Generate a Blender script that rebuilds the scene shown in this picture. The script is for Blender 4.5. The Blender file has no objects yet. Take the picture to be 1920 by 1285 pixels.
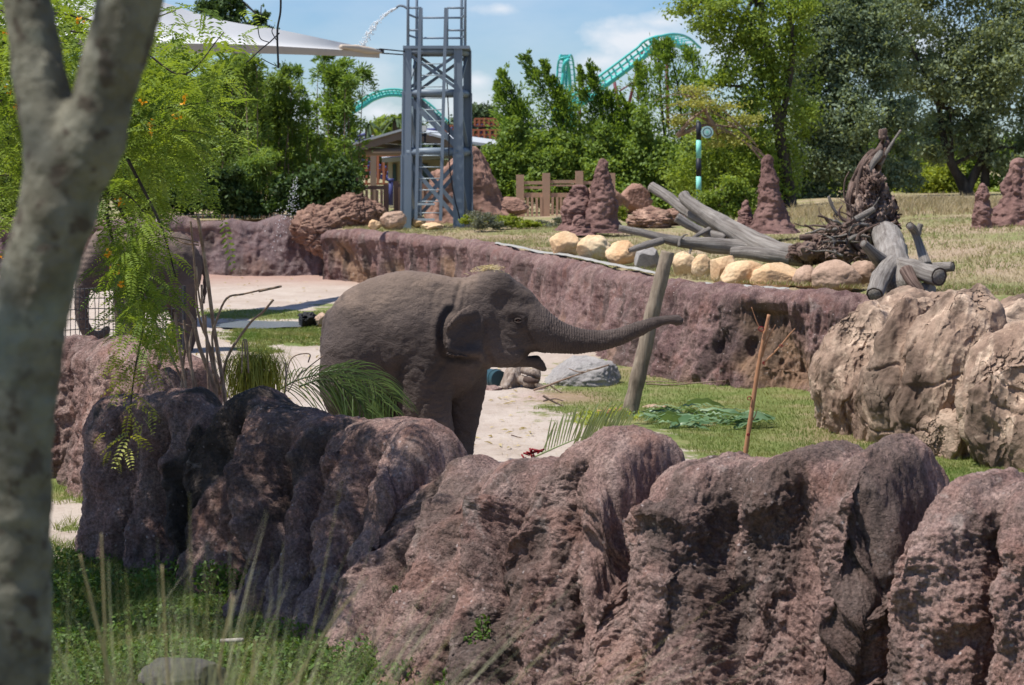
import bpy, math, random
import numpy as np
from mathutils import Vector, Matrix

random.seed(7)
RNG = np.random.default_rng(7)
R = math.radians
scene = bpy.context.scene
COL = scene.collection

# ------------------------------------------------------------------ camera
CAMZ, PITCH, FPX, CX, CY = 2.8, R(5.45), 3583.0, 960.0, 642.5
cam_data = bpy.data.cameras.new('camera')
cam = bpy.data.objects.new('camera', cam_data)
COL.objects.link(cam)
cam.location = (0, 0, CAMZ)
cam.rotation_euler = (math.pi / 2 - PITCH, 0, 0)
cam_data.sensor_width = 36.0
cam_data.lens = FPX / 1920.0 * 36.0
cam_data.clip_start = 0.1
cam_data.clip_end = 9000
cam_data.dof.use_dof = True
cam_data.dof.focus_distance = 12.5
cam_data.dof.aperture_fstop = 6.3
scene.camera = cam

# ------------------------------------------------------------------ light
SUN_EL, SUN_AZ = R(64), R(-106)      # azimuth measured from +Y, clockwise positive (towards +X)
to_sun = Vector((math.sin(SUN_AZ) * math.cos(SUN_EL), math.cos(SUN_AZ) * math.cos(SUN_EL), math.sin(SUN_EL)))
sun_data = bpy.data.lights.new('sun', 'SUN')
sun_data.energy = 5.0
sun_data.angle = R(0.55)
sun_data.color = (1.0, 0.955, 0.88)
sun = bpy.data.objects.new('sun', sun_data)
COL.objects.link(sun)
sun.rotation_euler = to_sun.to_track_quat('Z', 'Y').to_euler()
sun.location = (-20, -10, 40)

world = bpy.data.worlds.new('World')
scene.world = world
world.use_nodes = True
wn, wl = world.node_tree.nodes, world.node_tree.links
wn.clear()
wout = wn.new('ShaderNodeOutputWorld')
bg = wn.new('ShaderNodeBackground')
bg.inputs['Strength'].default_value = 0.10
sky = wn.new('ShaderNodeTexSky')
sky.sky_type = 'NISHITA'
sky.sun_disc = False
sky.sun_elevation = SUN_EL
sky.sun_rotation = SUN_AZ
sky.air_density = 1.0
sky.dust_density = 0.3
sky.ozone_density = 3.0
geo = wn.new('ShaderNodeTexCoord')
# the sky stays sky; a few soft cumulus clouds stand at fixed directions
def wmath(op, a, b=0.0, c=None):
    n = wn.new('ShaderNodeMath'); n.operation = op
    for v, i in ((a, 0), (b, 1)) + (((c, 2),) if c is not None else ()):
        if hasattr(v, 'links'): wl.new(v, n.inputs[i])
        else: n.inputs[i].default_value = v
    return n.outputs[0]
sep = wn.new('ShaderNodeSeparateXYZ'); wl.new(geo.outputs['Generated'], sep.inputs[0])
def wnoise(scale, det, mscale, loc=(0, 0, 0)):
    m = wn.new('ShaderNodeMapping'); m.inputs['Scale'].default_value = mscale; m.inputs['Location'].default_value = loc
    wl.new(geo.outputs['Generated'], m.inputs[0])
    n = wn.new('ShaderNodeTexNoise'); n.inputs['Scale'].default_value = scale; n.inputs['Detail'].default_value = det; n.inputs['Roughness'].default_value = 0.56
    wl.new(m.outputs[0], n.inputs['Vector']); return n.outputs['Fac']
puff = wnoise(22, 7, (1, 1, 1.7), (.3, .1, .7))
soft = wnoise(7, 6, (1, 1, 2.6), (1.3, .1, .2))
total = None
for cpx, cpy, rx, rz, amt in ((1185, 75, 95, 50, 1.0), (1110, 120, 80, 28, .7), (1235, 45, 60, 26, .9), (893, 155, 34, 22, .8), (940, 22, 42, 16, .75), (715, 215, 60, 24, 1.0), (700, 150, 50, 60, .35), (880, 200, 90, 40, .6), (1400, 90, 160, 60, .55), (1750, 100, 260, 90, .6), (560, 210, 100, 50, .6), (1000, 250, 400, 40, .55), (200, 60, 200, 60, .6)):
    a_ = (cpx - 960) / 3583.0; e_ = (300.7 - cpy) / 3583.0
    ax = wmath('DIVIDE', wmath('SUBTRACT', wmath('DIVIDE', sep.outputs['X'], wmath('MAXIMUM', sep.outputs['Y'], .05)), a_), rx / 3583.0)
    az = wmath('DIVIDE', wmath('SUBTRACT', wmath('DIVIDE', sep.outputs['Z'], wmath('MAXIMUM', sep.outputs['Y'], .05)), e_), rz / 3583.0)
    d_ = wmath('SQRT', wmath('ADD', wmath('MULTIPLY', ax, ax), wmath('MULTIPLY', az, az)))
    m_ = wmath('ADD', wmath('SUBTRACT', 1.0, d_), wmath('MULTIPLY', wmath('SUBTRACT', puff, .5), 3.2))
    m_ = wmath('MULTIPLY', wmath('MINIMUM', wmath('MAXIMUM', m_, 0.0), 1.0), amt)
    total = m_ if total is None else wmath('MAXIMUM', total, m_)
veil = wmath('MULTIPLY', wmath('MAXIMUM', wmath('SUBTRACT', soft, .44), 0.0), 1.1)
total = wmath('MINIMUM', wmath('ADD', wmath('MULTIPLY', total, 1.0), veil), .92)
tint = wn.new('ShaderNodeMix'); tint.data_type = 'RGBA'; tint.blend_type = 'MULTIPLY'; tint.inputs[0].default_value = 1.0
tint.inputs[7].default_value = (0.64, 0.78, 1.0, 1); wl.new(sky.outputs[0], tint.inputs[6])
mixc = wn.new('ShaderNodeMix'); mixc.data_type = 'RGBA'; mixc.inputs[7].default_value = (6.6, 6.9, 7.4, 1)
wl.new(total, mixc.inputs[0]); wl.new(tint.outputs[2], mixc.inputs[6])
wl.new(mixc.outputs[2], bg.inputs['Color'])
wl.new(bg.outputs[0], wout.inputs['Surface'])

scene.view_settings.view_transform = 'Standard'
scene.view_settings.look = 'None'
scene.view_settings.exposure = 0.36
scene.view_settings.gamma = 1.0
scene.render.engine = 'CYCLES'
scene.cycles.max_bounces = 6
scene.cycles.diffuse_bounces = 3
scene.cycles.glossy_bounces = 2
scene.cycles.transmission_bounces = 4
scene.cycles.transparent_max_bounces = 8
scene.cycles.use_denoising = True
scene.cycles.caustics_reflective = False
scene.cycles.caustics_refractive = False

# ------------------------------------------------------------------ pixel <-> place
SP, CP = math.sin(PITCH), math.cos(PITCH)
def ray(px, py):
    a = (px - CX) / FPX; b = -(py - CY) / FPX
    return np.array([a, CP + b * SP, -SP + b * CP])
def P(px, py, Y):
    d = ray(px, py); return np.array([0, 0, CAMZ]) + d * (Y / d[1])
def G(px, py, z=0.0):
    d = ray(px, py); return np.array([0, 0, CAMZ]) + d * ((z - CAMZ) / d[2])
def PV(px, py, Y):
    px = np.asarray(px, float); py = np.asarray(py, float); Y = np.asarray(Y, float)
    a = (px - CX) / FPX; b = -(py - CY) / FPX
    dy_ = CP + b * SP; dz_ = -SP + b * CP
    t = Y / dy_
    return np.stack([a * t, Y + 0 * t, CAMZ + dz_ * t], -1)
def proj(V):
    x, y, z = V[..., 0], V[..., 1], V[..., 2] - CAMZ
    f = y * CP - z * SP; u = y * SP + z * CP
    return CX + FPX * x / f, CY - FPX * u / f

# ------------------------------------------------------------------ noise
_perm = np.random.default_rng(3).permutation(256)
_perm = np.concatenate([_perm, _perm, _perm])
_grad = np.random.default_rng(4).normal(size=(256, 3)).astype(np.float32)
_grad /= np.linalg.norm(_grad, axis=1)[:, None]
def perlin(p):
    p = np.asarray(p, np.float32)
    i = np.floor(p).astype(np.int32); f = p - i
    i &= 255
    w = f * f * f * (f * (f * 6 - 15) + 10)
    out = 0
    for a in (0, 1):
        for b in (0, 1):
            for c in (0, 1):
                h = _perm[_perm[_perm[(i[..., 0] + a) & 255] + ((i[..., 1] + b) & 255)] + ((i[..., 2] + c) & 255)]
                g = _grad[h]
                d = (f[..., 0] - a) * g[..., 0] + (f[..., 1] - b) * g[..., 1] + (f[..., 2] - c) * g[..., 2]
                ww = (w[..., 0] if a else 1 - w[..., 0]) * (w[..., 1] if b else 1 - w[..., 1]) * (w[..., 2] if c else 1 - w[..., 2])
                out = out + ww * d
    return out * 1.5
def fbm(p, o=4, g=0.5, l=2.03):
    s = 0; a = 1.0; p = np.asarray(p, np.float32)
    for k in range(o):
        s = s + a * perlin(p + 17.3 * k); p = p * l; a *= g
    return s
def ridged(p, o=4, g=0.5, l=2.1):
    s = 0; a = 1.0; p = np.asarray(p, np.float32)
    for k in range(o):
        s = s + a * (1 - np.abs(perlin(p + 9.1 * k)) * 2.2); p = p * l; a *= g
    return s / (2 - g ** (o - 1))
def worley(p, seed=0):
    """returns f1, f2, id-hash"""
    p = np.asarray(p, np.float32)
    i = np.floor(p).astype(np.int32)
    f1 = np.full(p.shape[:-1], 9.0, np.float32); f2 = f1.copy(); idn = np.zeros(p.shape[:-1], np.int32)
    for a in (-1, 0, 1):
        for b in (-1, 0, 1):
            for c in (-1, 0, 1):
                cx, cy, cz = i[..., 0] + a, i[..., 1] + b, i[..., 2] + c
                h = _perm[_perm[_perm[(cx + seed) & 255] + (cy & 255)] + (cz & 255)]
                g = _grad[h] * 0.45 + 0.5
                d = np.sqrt((cx + g[..., 0] - p[..., 0]) ** 2 + (cy + g[..., 1] - p[..., 1]) ** 2 + (cz + g[..., 2] - p[..., 2]) ** 2)
                m = d < f1
                f2 = np.where(m, f1, np.minimum(f2, d)); idn = np.where(m, h, idn); f1 = np.where(m, d, f1)
    return f1, f2, idn
def sstep(a, b, x):
    t = np.clip((x - a) / (b - a), 0, 1); return t * t * (3 - 2 * t)

# ------------------------------------------------------------------ scene helpers
def wloc(o):
    v = np.zeros(3)
    while o is not None:
        v += np.array(o.location); o = o.parent
    return v
def tag(o, label=None, cat=None, group=None, kind=None):
    if label: o['label'] = label
    if cat: o['category'] = cat
    if group: o['group'] = group
    if kind: o['kind'] = kind
    return o
def thing(name, label, cat, loc, group=None):
    o = bpy.data.objects.new(name, None); COL.objects.link(o)
    o.empty_display_size = 0.2
    o.location = [float(c) for c in loc]
    return tag(o, label, cat, group)
def data(name, V, F, mat=None, smooth=True, attrs=None):
    V = np.ascontiguousarray(V, np.float32)
    me = bpy.data.meshes.new(name)
    if isinstance(F, np.ndarray):
        k = F.shape[1]
        me.vertices.add(len(V)); me.vertices.foreach_set('co', V.ravel())
        me.loops.add(F.size); me.loops.foreach_set('vertex_index', np.ascontiguousarray(F, np.int32).ravel())
        me.polygons.add(len(F))
        me.polygons.foreach_set('loop_start', np.arange(0, F.size, k, dtype=np.int32))
        me.update(calc_edges=True)
    else:
        me.from_pydata(V.tolist(), [], [list(f) for f in F]); me.update()
    if smooth:
        me.polygons.foreach_set('use_smooth', np.ones(len(me.polygons), bool))
    if mat: me.materials.append(mat)
    if attrs:
        for an, (dom, arr) in attrs.items():
            arr = np.asarray(arr, np.float32)
            if arr.ndim == 1:
                at = me.attributes.new(an, 'FLOAT', dom); at.data.foreach_set('value', arr)
            else:
                at = me.attributes.new(an, 'FLOAT_COLOR', dom)
                if arr.shape[1] == 3: arr = np.concatenate([arr, np.ones((len(arr), 1), np.float32)], 1)
                at.data.foreach_set('color', arr.ravel())
    return me
def mesh(name, V, F, mat, parent=None, smooth=True, attrs=None, origin=None):
    V = np.asarray(V, float)
    if parent is not None: o0 = wloc(parent)
    elif origin is not None: o0 = np.asarray(origin, float)
    else:
        lo, hi = V.min(0), V.max(0); o0 = np.array([(lo[0] + hi[0]) / 2, (lo[1] + hi[1]) / 2, lo[2]])
    me = data(name, V - o0, F, mat, smooth, attrs)
    o = bpy.data.objects.new(name, me); COL.objects.link(o)
    if parent is not None: o.parent = parent
    else: o.location = o0
    return o
def inst(name, me, loc, parent=None, rot=(0, 0, 0), scale=(1, 1, 1)):
    o = bpy.data.objects.new(name, me); COL.objects.link(o)
    l = np.asarray(loc, float)
    if parent is not None:
        o.parent = parent; l = l - wloc(parent)
    o.location = l; o.rotation_euler = rot; o.scale = scale
    return o
class MB:
    """collects shapes into one mesh"""
    def __init__(s): s.V = []; s.F = []; s.n = 0
    def add(s, V, F):
        V = np.asarray(V, float); s.V.append(V); s.F += [tuple(int(i) + s.n for i in f) for f in F]; s.n += len(V)
        return s
    def box(s, a, b):
        a, b = np.minimum(a, b), np.maximum(a, b)
        V = [(x, y, z) for x in (a[0], b[0]) for y in (a[1], b[1]) for z in (a[2], b[2])]
        return s.add(V, [(0, 1, 3, 2), (4, 6, 7, 5), (0, 4, 5, 1), (2, 3, 7, 6), (0, 2, 6, 4), (1, 5, 7, 3)])
    def beam(s, p, q, w, h=None, up=(0, 0, 1)):
        """square bar from p to q"""
        h = w if h is None else h
        p, q = np.asarray(p, float), np.asarray(q, float); d = q - p; d /= np.linalg.norm(d)
        up = np.asarray(up, float)
        if abs(d @ up) > 0.95: up = np.array([0, 1.0, 0])
        sx = np.cross(d, up); sx /= np.linalg.norm(sx); sy = np.cross(sx, d)
        V = []
        for c in (p, q):
            for i, j in ((-1, -1), (1, -1), (1, 1), (-1, 1)): V.append(c + sx * i * w / 2 + sy * j * h / 2)
        return s.add(V, [(3, 2, 1, 0), (4, 5, 6, 7), (0, 1, 5, 4), (1, 2, 6, 5), (2, 3, 7, 6), (3, 0, 4, 7)])
    def tube(s, pts, rad, n=8, noise=0.0, nscale=3.0, seed=0.0):
        V, F = tube_vf(pts, rad, n, noise, nscale, seed); return s.add(V, F)
    def build(s, name, mat, parent=None, smooth=False, **k):
        return mesh(name, np.concatenate(s.V), s.F, mat, parent, smooth, **k)
def spline(pts, n):
    """Catmull-Rom through pts (k,d) -> (n,d)"""
    p = np.asarray(pts, float)
    if len(p) == 2: t = np.linspace(0, 1, n)[:, None]; return p[0] * (1 - t) + p[1] * t
    q = np.vstack([2 * p[0] - p[1], p, 2 * p[-1] - p[-2]])
    u = np.linspace(0, len(p) - 1 - 1e-6, n); i = u.astype(int); f = (u - i)[:, None]
    a, b, c, d = q[i], q[i + 1], q[i + 2], q[i + 3]
    return 0.5 * (2 * b + (c - a) * f + (2 * a - 5 * b + 4 * c - d) * f ** 2 + (3 * b - a - 3 * c + d) * f ** 3)
def tube_vf(pts, rad, n=8, noise=0.0, nscale=3.0, seed=0.0, seg=None):
    pts = np.asarray(pts, float); rad = np.broadcast_to(np.asarray(rad, float), (len(pts),))
    if seg:
        pr = spline(np.column_stack([pts, rad]), seg); pts, rad = pr[:, :3], np.maximum(pr[:, 3], 1e-4)
    m = len(pts); t = np.gradient(pts, axis=0); t /= np.linalg.norm(t, axis=1)[:, None] + 1e-9
    up = np.array([0, 0, 1.0]) if abs(t[0] @ np.array([0, 0, 1.0])) < 0.9 else np.array([0, 1.0, 0])
    V = []
    nrm = np.cross(t[0], up); nrm /= np.linalg.norm(nrm)
    for k in range(m):
        nrm = nrm - t[k] * (nrm @ t[k]); nrm /= np.linalg.norm(nrm) + 1e-9
        bn = np.cross(t[k], nrm)
        a = np.arange(n) * 2 * math.pi / n
        V.append(pts[k] + rad[k] * (np.cos(a)[:, None] * nrm + np.sin(a)[:, None] * bn))
    V = np.concatenate(V)
    if noise:
        c = np.repeat(pts, n, 0); d = V - c; d /= np.linalg.norm(d, axis=1)[:, None] + 1e-9
        V = V + d * (fbm(V * nscale + seed, 3) * noise)[:, None] * np.repeat(rad, n)[:, None]
    F = []
    for k in range(m - 1):
        for j in range(n):
            j2 = (j + 1) % n; F.append((k * n + j, k * n + j2, (k + 1) * n + j2, (k + 1) * n + j))
    F.append(tuple(range(n - 1, -1, -1))); F.append(tuple((m - 1) * n + j for j in range(n)))
    return V, F
def grid_faces(nu, nv):
    i = np.arange(nu - 1)[:, None] * nv + np.arange(nv - 1)[None, :]
    return np.stack([i, i + nv, i + nv + 1, i + 1], -1).reshape(-1, 4)
def grid_normals(Gd):
    du = np.gradient(Gd, axis=0); dv = np.gradient(Gd, axis=1)
    n = np.cross(du, dv); return n / (np.linalg.norm(n, axis=-1, keepdims=True) + 1e-9)
_ico = {}
def ico(sub):
    if sub not in _ico:
        t = (1 + 5 ** 0.5) / 2
        V = np.array([(-1, t, 0), (1, t, 0), (-1, -t, 0), (1, -t, 0), (0, -1, t), (0, 1, t), (0, -1, -t), (0, 1, -t), (t, 0, -1), (t, 0, 1), (-t, 0, -1), (-t, 0, 1)], float)
        F = np.array([(0, 11, 5), (0, 5, 1), (0, 1, 7), (0, 7, 10), (0, 10, 11), (1, 5, 9), (5, 11, 4), (11, 10, 2), (10, 7, 6), (7, 1, 8), (3, 9, 4), (3, 4, 2), (3, 2, 6), (3, 6, 8), (3, 8, 9), (4, 9, 5), (2, 4, 11), (6, 2, 10), (8, 6, 7), (9, 8, 1)])
        V /= np.linalg.norm(V, axis=1)[:, None]
        for _ in range(sub):
            E = np.sort(np.concatenate([F[:, [0, 1]], F[:, [1, 2]], F[:, [2, 0]]]), 1)
            U, inv = np.unique(E, axis=0, return_inverse=True); inv = inv.reshape(-1)
            M = V[U[:, 0]] + V[U[:, 1]]; M /= np.linalg.norm(M, axis=1)[:, None]
            n = len(F); a, b, c = inv[:n] + len(V), inv[n:2 * n] + len(V), inv[2 * n:] + len(V)
            F = np.concatenate([np.stack([F[:, 0], a, c], 1), np.stack([F[:, 1], b, a], 1), np.stack([F[:, 2], c, b], 1), np.stack([a, b, c], 1)])
            V = np.concatenate([V, M])
        _ico[sub] = (V, F)
    return _ico[sub]

# ------------------------------------------------------------------ smooth solids (signed distance + surface nets)
class SDF:
    def __init__(s, lo, hi, h):
        s.lo = np.asarray(lo, float); s.h = h
        s.n = np.ceil((np.asarray(hi) - s.lo) / h).astype(int) + 1
        s.D = np.full(s.n, 1.0, np.float32)
    def _box(s, lo, hi):
        a = np.clip(np.floor((np.asarray(lo) - s.lo) / s.h).astype(int), 0, s.n)
        b = np.clip(np.ceil((np.asarray(hi) - s.lo) / s.h).astype(int) + 1, 0, s.n)
        sl = tuple(slice(a[k], b[k]) for k in range(3))
        ax = [s.lo[k] + np.arange(a[k], b[k]) * s.h for k in range(3)]
        return sl, np.meshgrid(*ax, indexing='ij', sparse=True)
    def _mix(s, sl, d, k, sub=False):
        o = s.D[sl]; d = d.astype(np.float32)
        if sub:
            h = np.maximum(k - np.abs(o + d), 0) / k; s.D[sl] = np.maximum(o, -d) + h * h * k * 0.25
        else:
            h = np.maximum(k - np.abs(o - d), 0) / k; s.D[sl] = np.minimum(o, d) - h * h * k * 0.25
    def ell(s, c, r, k=0.08, ry=0.0, rz=0.0, sub=False):
        c = np.asarray(c, float); r = np.asarray(r, float); m = r.max() + 0.25 + k
        sl, (X, Y, Z) = s._box(c - m, c + m)
        x, y, z = X - c[0], Y - c[1], Z - c[2]
        if rz: x, y = x * math.cos(rz) + y * math.sin(rz), -x * math.sin(rz) + y * math.cos(rz)
        if ry: x, z = x * math.cos(ry) + z * math.sin(ry), -x * math.sin(ry) + z * math.cos(ry)
        k0 = np.sqrt((x / r[0]) ** 2 + (y / r[1]) ** 2 + (z / r[2]) ** 2)
        k1 = np.sqrt((x / r[0] ** 2) ** 2 + (y / r[1] ** 2) ** 2 + (z / r[2] ** 2) ** 2) + 1e-6
        s._mix(sl, k0 * (k0 - 1) / k1, k, sub)
    def cone(s, a, ra, b, rb, k=0.05, sub=False):
        a = np.asarray(a, float); b = np.asarray(b, float); m = max(ra, rb) + 0.2 + k
        sl, (X, Y, Z) = s._box(np.minimum(a, b) - m, np.maximum(a, b) + m)
        d = b - a; L = d @ d + 1e-9
        t = np.clip(((X - a[0]) * d[0] + (Y - a[1]) * d[1] + (Z - a[2]) * d[2]) / L, 0, 1)
        q = np.sqrt((X - a[0] - t * d[0]) ** 2 + (Y - a[1] - t * d[1]) ** 2 + (Z - a[2] - t * d[2]) ** 2)
        s._mix(sl, q - (ra + (rb - ra) * t), k, sub)
    def chain(s, pts, k=0.05, sub=False, seg=None):
        p = np.asarray(pts, float)
        if seg: p = spline(p, seg)
        for i in range(len(p) - 1): s.cone(p[i, :3], p[i, 3], p[i + 1, :3], p[i + 1, 3], k, sub)
    def mesh(s):
        D = s.D; In = D < 0
        n = D.shape
        c = np.zeros(tuple(k - 1 for k in n), np.int16)
        for a in (0, 1):
            for b in (0, 1):
                for d in (0, 1): c += In[a:n[0] - 1 + a, b:n[1] - 1 + b, d:n[2] - 1 + d]
        act = (c > 0) & (c < 8); idx = np.argwhere(act); ids = np.full(act.shape, -1, np.int64); ids[act] = np.arange(len(idx))
        acc = np.zeros((len(idx), 3)); cnt = np.zeros(len(idx))
        for ax in range(3):
            o1, o2 = [k for k in range(3) if k != ax]
            for a in (0, 1):
                for b in (0, 1):
                    p0 = idx.copy(); p0[:, o1] += a; p0[:, o2] += b; p1 = p0.copy(); p1[:, ax] += 1
                    d0 = D[p0[:, 0], p0[:, 1], p0[:, 2]]; d1 = D[p1[:, 0], p1[:, 1], p1[:, 2]]
                    m = (d0 < 0) != (d1 < 0); t = np.where(m, d0 / (d0 - d1 + 1e-12), 0)
                    q = p0.astype(float); q[:, ax] += t
                    acc[m] += q[m]; cnt[m] += 1
        V = acc / cnt[:, None] * s.h + s.lo
        Fs = []
        for ax in range(3):
            o1, o2 = (ax + 1) % 3, (ax + 2) % 3
            sl0 = [slice(None)] * 3; sl1 = [slice(None)] * 3
            sl0[ax] = slice(0, n[ax] - 1); sl1[ax] = slice(1, n[ax])
            a0, a1 = In[tuple(sl0)], In[tuple(sl1)]
            e = np.argwhere(a0 != a1)
            e = e[(e[:, o1] > 0) & (e[:, o2] > 0) & (e[:, o1] < n[o1] - 1) & (e[:, o2] < n[o2] - 1)]
            q = []
            for d1, d2 in ((-1, -1), (0, -1), (0, 0), (-1, 0)):
                w = e.copy(); w[:, o1] += d1; w[:, o2] += d2; q.append(ids[w[:, 0], w[:, 1], w[:, 2]])
            q = np.stack(q, 1); flip = ~a0[e[:, 0], e[:, 1], e[:, 2]]
            q[flip] = q[flip][:, ::-1]; Fs.append(q)
        return V, np.concatenate(Fs)
def vnormals(V, F):
    a, b, c = V[F[:, 0]], V[F[:, 1]], V[F[:, 2]]
    fn = np.cross(b - a, c - a); N = np.zeros_like(V)
    for k in range(F.shape[1]):
        for j in range(3): N[:, j] += np.bincount(F[:, k], fn[:, j], len(V))
    return N / (np.linalg.norm(N, axis=1)[:, None] + 1e-12)
# ------------------------------------------------------------------ materials
class NT:
    def __init__(s, name):
        s.m = bpy.data.materials.new(name); s.m.use_nodes = True
        s.t = s.m.node_tree; s.n = s.t.nodes; s.l = s.t.links
        s.n.clear(); s.out = s.n.new('ShaderNodeOutputMaterial')
        s.b = s.n.new('ShaderNodeBsdfPrincipled'); s.l.new(s.b.outputs[0], s.out.inputs[0])
        s.b.inputs['Specular IOR Level'].default_value = 0.25
        s.tc = s.n.new('ShaderNodeNewGeometry').outputs['Position']
    def mapped(s, scale=(1, 1, 1), rot=(0, 0, 0)):
        m = s.n.new('ShaderNodeMapping'); m.inputs['Scale'].default_value = scale; m.inputs['Rotation'].default_value = rot
        s.l.new(s.tc, m.inputs[0]); return m.outputs[0]
    def noise(s, scale, detail=4, rough=0.55, vec=None, dist=0.0):
        n = s.n.new('ShaderNodeTexNoise'); n.inputs['Scale'].default_value = scale; n.inputs['Detail'].default_value = detail
        n.inputs['Roughness'].default_value = rough; n.inputs['Distortion'].default_value = dist
        s.l.new(vec if vec is not None else s.tc, n.inputs['Vector']); return n.outputs['Fac']
    def vor(s, scale, feature='F1', vec=None, out='Distance', rand=1.0):
        n = s.n.new('ShaderNodeTexVoronoi'); n.feature = feature; n.inputs['Scale'].default_value = scale
        n.inputs['Randomness'].default_value = rand
        s.l.new(vec if vec is not None else s.tc, n.inputs['Vector']); return n.outputs[out]
    def ramp(s, fac, stops):
        r = s.n.new('ShaderNodeValToRGB'); e = r.color_ramp.elements
        while len(e) < len(stops): e.new(0.5)
        for k, (p, c) in enumerate(stops):
            e[k].position = p; e[k].color = (c if isinstance(c, tuple) else (c, c, c)) + (1,)
        s.l.new(fac, r.inputs[0]); return r.outputs[0]
    def mix(s, fac, a, b, mode='MIX'):
        n = s.n.new('ShaderNodeMix'); n.data_type = 'RGBA'; n.blend_type = mode
        for v, i in ((fac, 0), (a, 6), (b, 7)):
            if hasattr(v, 'links'): s.l.new(v, n.inputs[i])
            elif isinstance(v, tuple): n.inputs[i].default_value = v + (1,)
            else: n.inputs[i].default_value = v if i == 0 else (v, v, v, 1)
        return n.outputs[2]
    def math(s, op, a, b=0.0, c=None):
        n = s.n.new('ShaderNodeMath'); n.operation = op
        for v, i in ((a, 0), (b, 1)) + (((c, 2),) if c is not None else ()):
            if hasattr(v, 'links'): s.l.new(v, n.inputs[i])
            else: n.inputs[i].default_value = v
        return n.outputs[0]
    def attr(s, name, out='Fac'):
        n = s.n.new('ShaderNodeAttribute'); n.attribute_name = name; return n.outputs[out]
    def bump(s, h, strength=0.5, dist=0.02, prev=None):
        b = s.n.new('ShaderNodeBump'); b.inputs['Strength'].default_value = strength; b.inputs['Distance'].default_value = dist
        s.l.new(h, b.inputs['Height'])
        if prev is not None: s.l.new(prev, b.inputs['Normal'])
        s.l.new(b.outputs[0], s.b.inputs['Normal']); return b.outputs[0]
    def color(s, c):
        if isinstance(c, tuple): s.b.inputs['Base Color'].default_value = c + (1,)
        else: s.l.new(c, s.b.inputs['Base Color'])
        return s
    def rough(s, r): s.b.inputs['Roughness'].default_value = r; return s

def mat_rockwork(name, dark, mid, light, alt, spk=1.0, grain=1.0, vstreak=True):
    """cast red rockwork: grainy, streaked, dotted with droppings; 'tone' paints paler bare patches"""
    t = NT(name)
    big = t.noise(0.9, 5, 0.6)
    c = t.ramp(big, [(0.3, dark), (0.5, mid), (0.72, light)])
    if vstreak:
        st = t.noise(3.0, 4, 0.6, t.mapped((2.2, 2.2, 0.25)))
        c = t.mix(t.math('MULTIPLY', t.ramp(st, [(0.42, 0.0), (0.66, 1.0)]), 0.55), c, alt)
        st2 = t.noise(2.1, 5, 0.7, t.mapped((3.1, 3.1, 0.35)))
        c = t.mix(t.math('MULTIPLY', t.ramp(st2, [(0.56, 0.0), (0.68, 1.0)]), 0.55), c, tuple(x * 0.38 for x in dark))
    fine = t.noise(46, 5, 0.75)
    c = t.mix(0.75, c, t.ramp(fine, [(0.34, 0.18), (0.5, 0.5), (0.68, 0.92)]), 'OVERLAY')
    warm = t.ramp(t.noise(2.7, 4, 0.65), [(0.52, 0.0), (0.7, 0.55)])
    c = t.mix(warm, c, (mid[0] * 1.25, mid[1] * 1.0, mid[2] * .85))
    c = t.mix(t.attr('tone'), c, t.mix(t.noise(5, 4), (0.30, 0.19, 0.11), (0.20, 0.12, 0.09)))
    c = t.mix(t.attr('dark'), c, tuple(x * 0.30 for x in (dark[0], dark[0] * .92, dark[0] * .80)))
    sv = t.vor(16, 'F1', None, 'Distance')
    gate = t.ramp(t.noise(1.7, 3), [(0.46, 0.0), (0.60, 1.0)])
    pale = t.ramp(t.noise(4.2, 6, 0.72, None, 0.8), [(0.60, 0.0), (0.70, 0.5)])
    c = t.mix(pale, c, (0.40, 0.34, 0.31))
    sp = t.math('MULTIPLY', t.ramp(sv, [(0.10, 1.0), (0.16, 0.0)]), gate)
    c = t.mix(t.math('MULTIPLY', sp, 0.75 * spk), c, (0.5, 0.42, 0.40))
    t.color(c).rough(0.93)
    g1 = t.noise(22, 6, 0.72)
    g2 = t.vor(60 , 'SMOOTH_F1')
    b1 = t.bump(g1, 0.85, 0.042 * grain)
    b1 = t.bump(t.noise(75, 3, .7), 0.85, 0.016 * grain, b1)
    t.bump(g2, 0.5, 0.010 * grain, b1)
    return t.m
M = {}
M['near_wall'] = mat_rockwork('near_wall_rock', (0.125, 0.074, 0.064), (0.235, 0.145, 0.124), (0.335, 0.22, 0.19), (0.38, 0.28, 0.245))
M['terrace_wall'] = mat_rockwork('terrace_wall_rock', (0.105, 0.058, 0.056), (0.185, 0.112, 0.105), (0.25, 0.165, 0.15), (0.31, 0.215, 0.185), 1.0, 0.9)
M['back_wall'] = mat_rockwork('back_wall_rock', (0.085, 0.055, 0.058), (0.15, 0.10, 0.10), (0.21, 0.15, 0.145), (0.24, 0.185, 0.18), 0.3)

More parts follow.
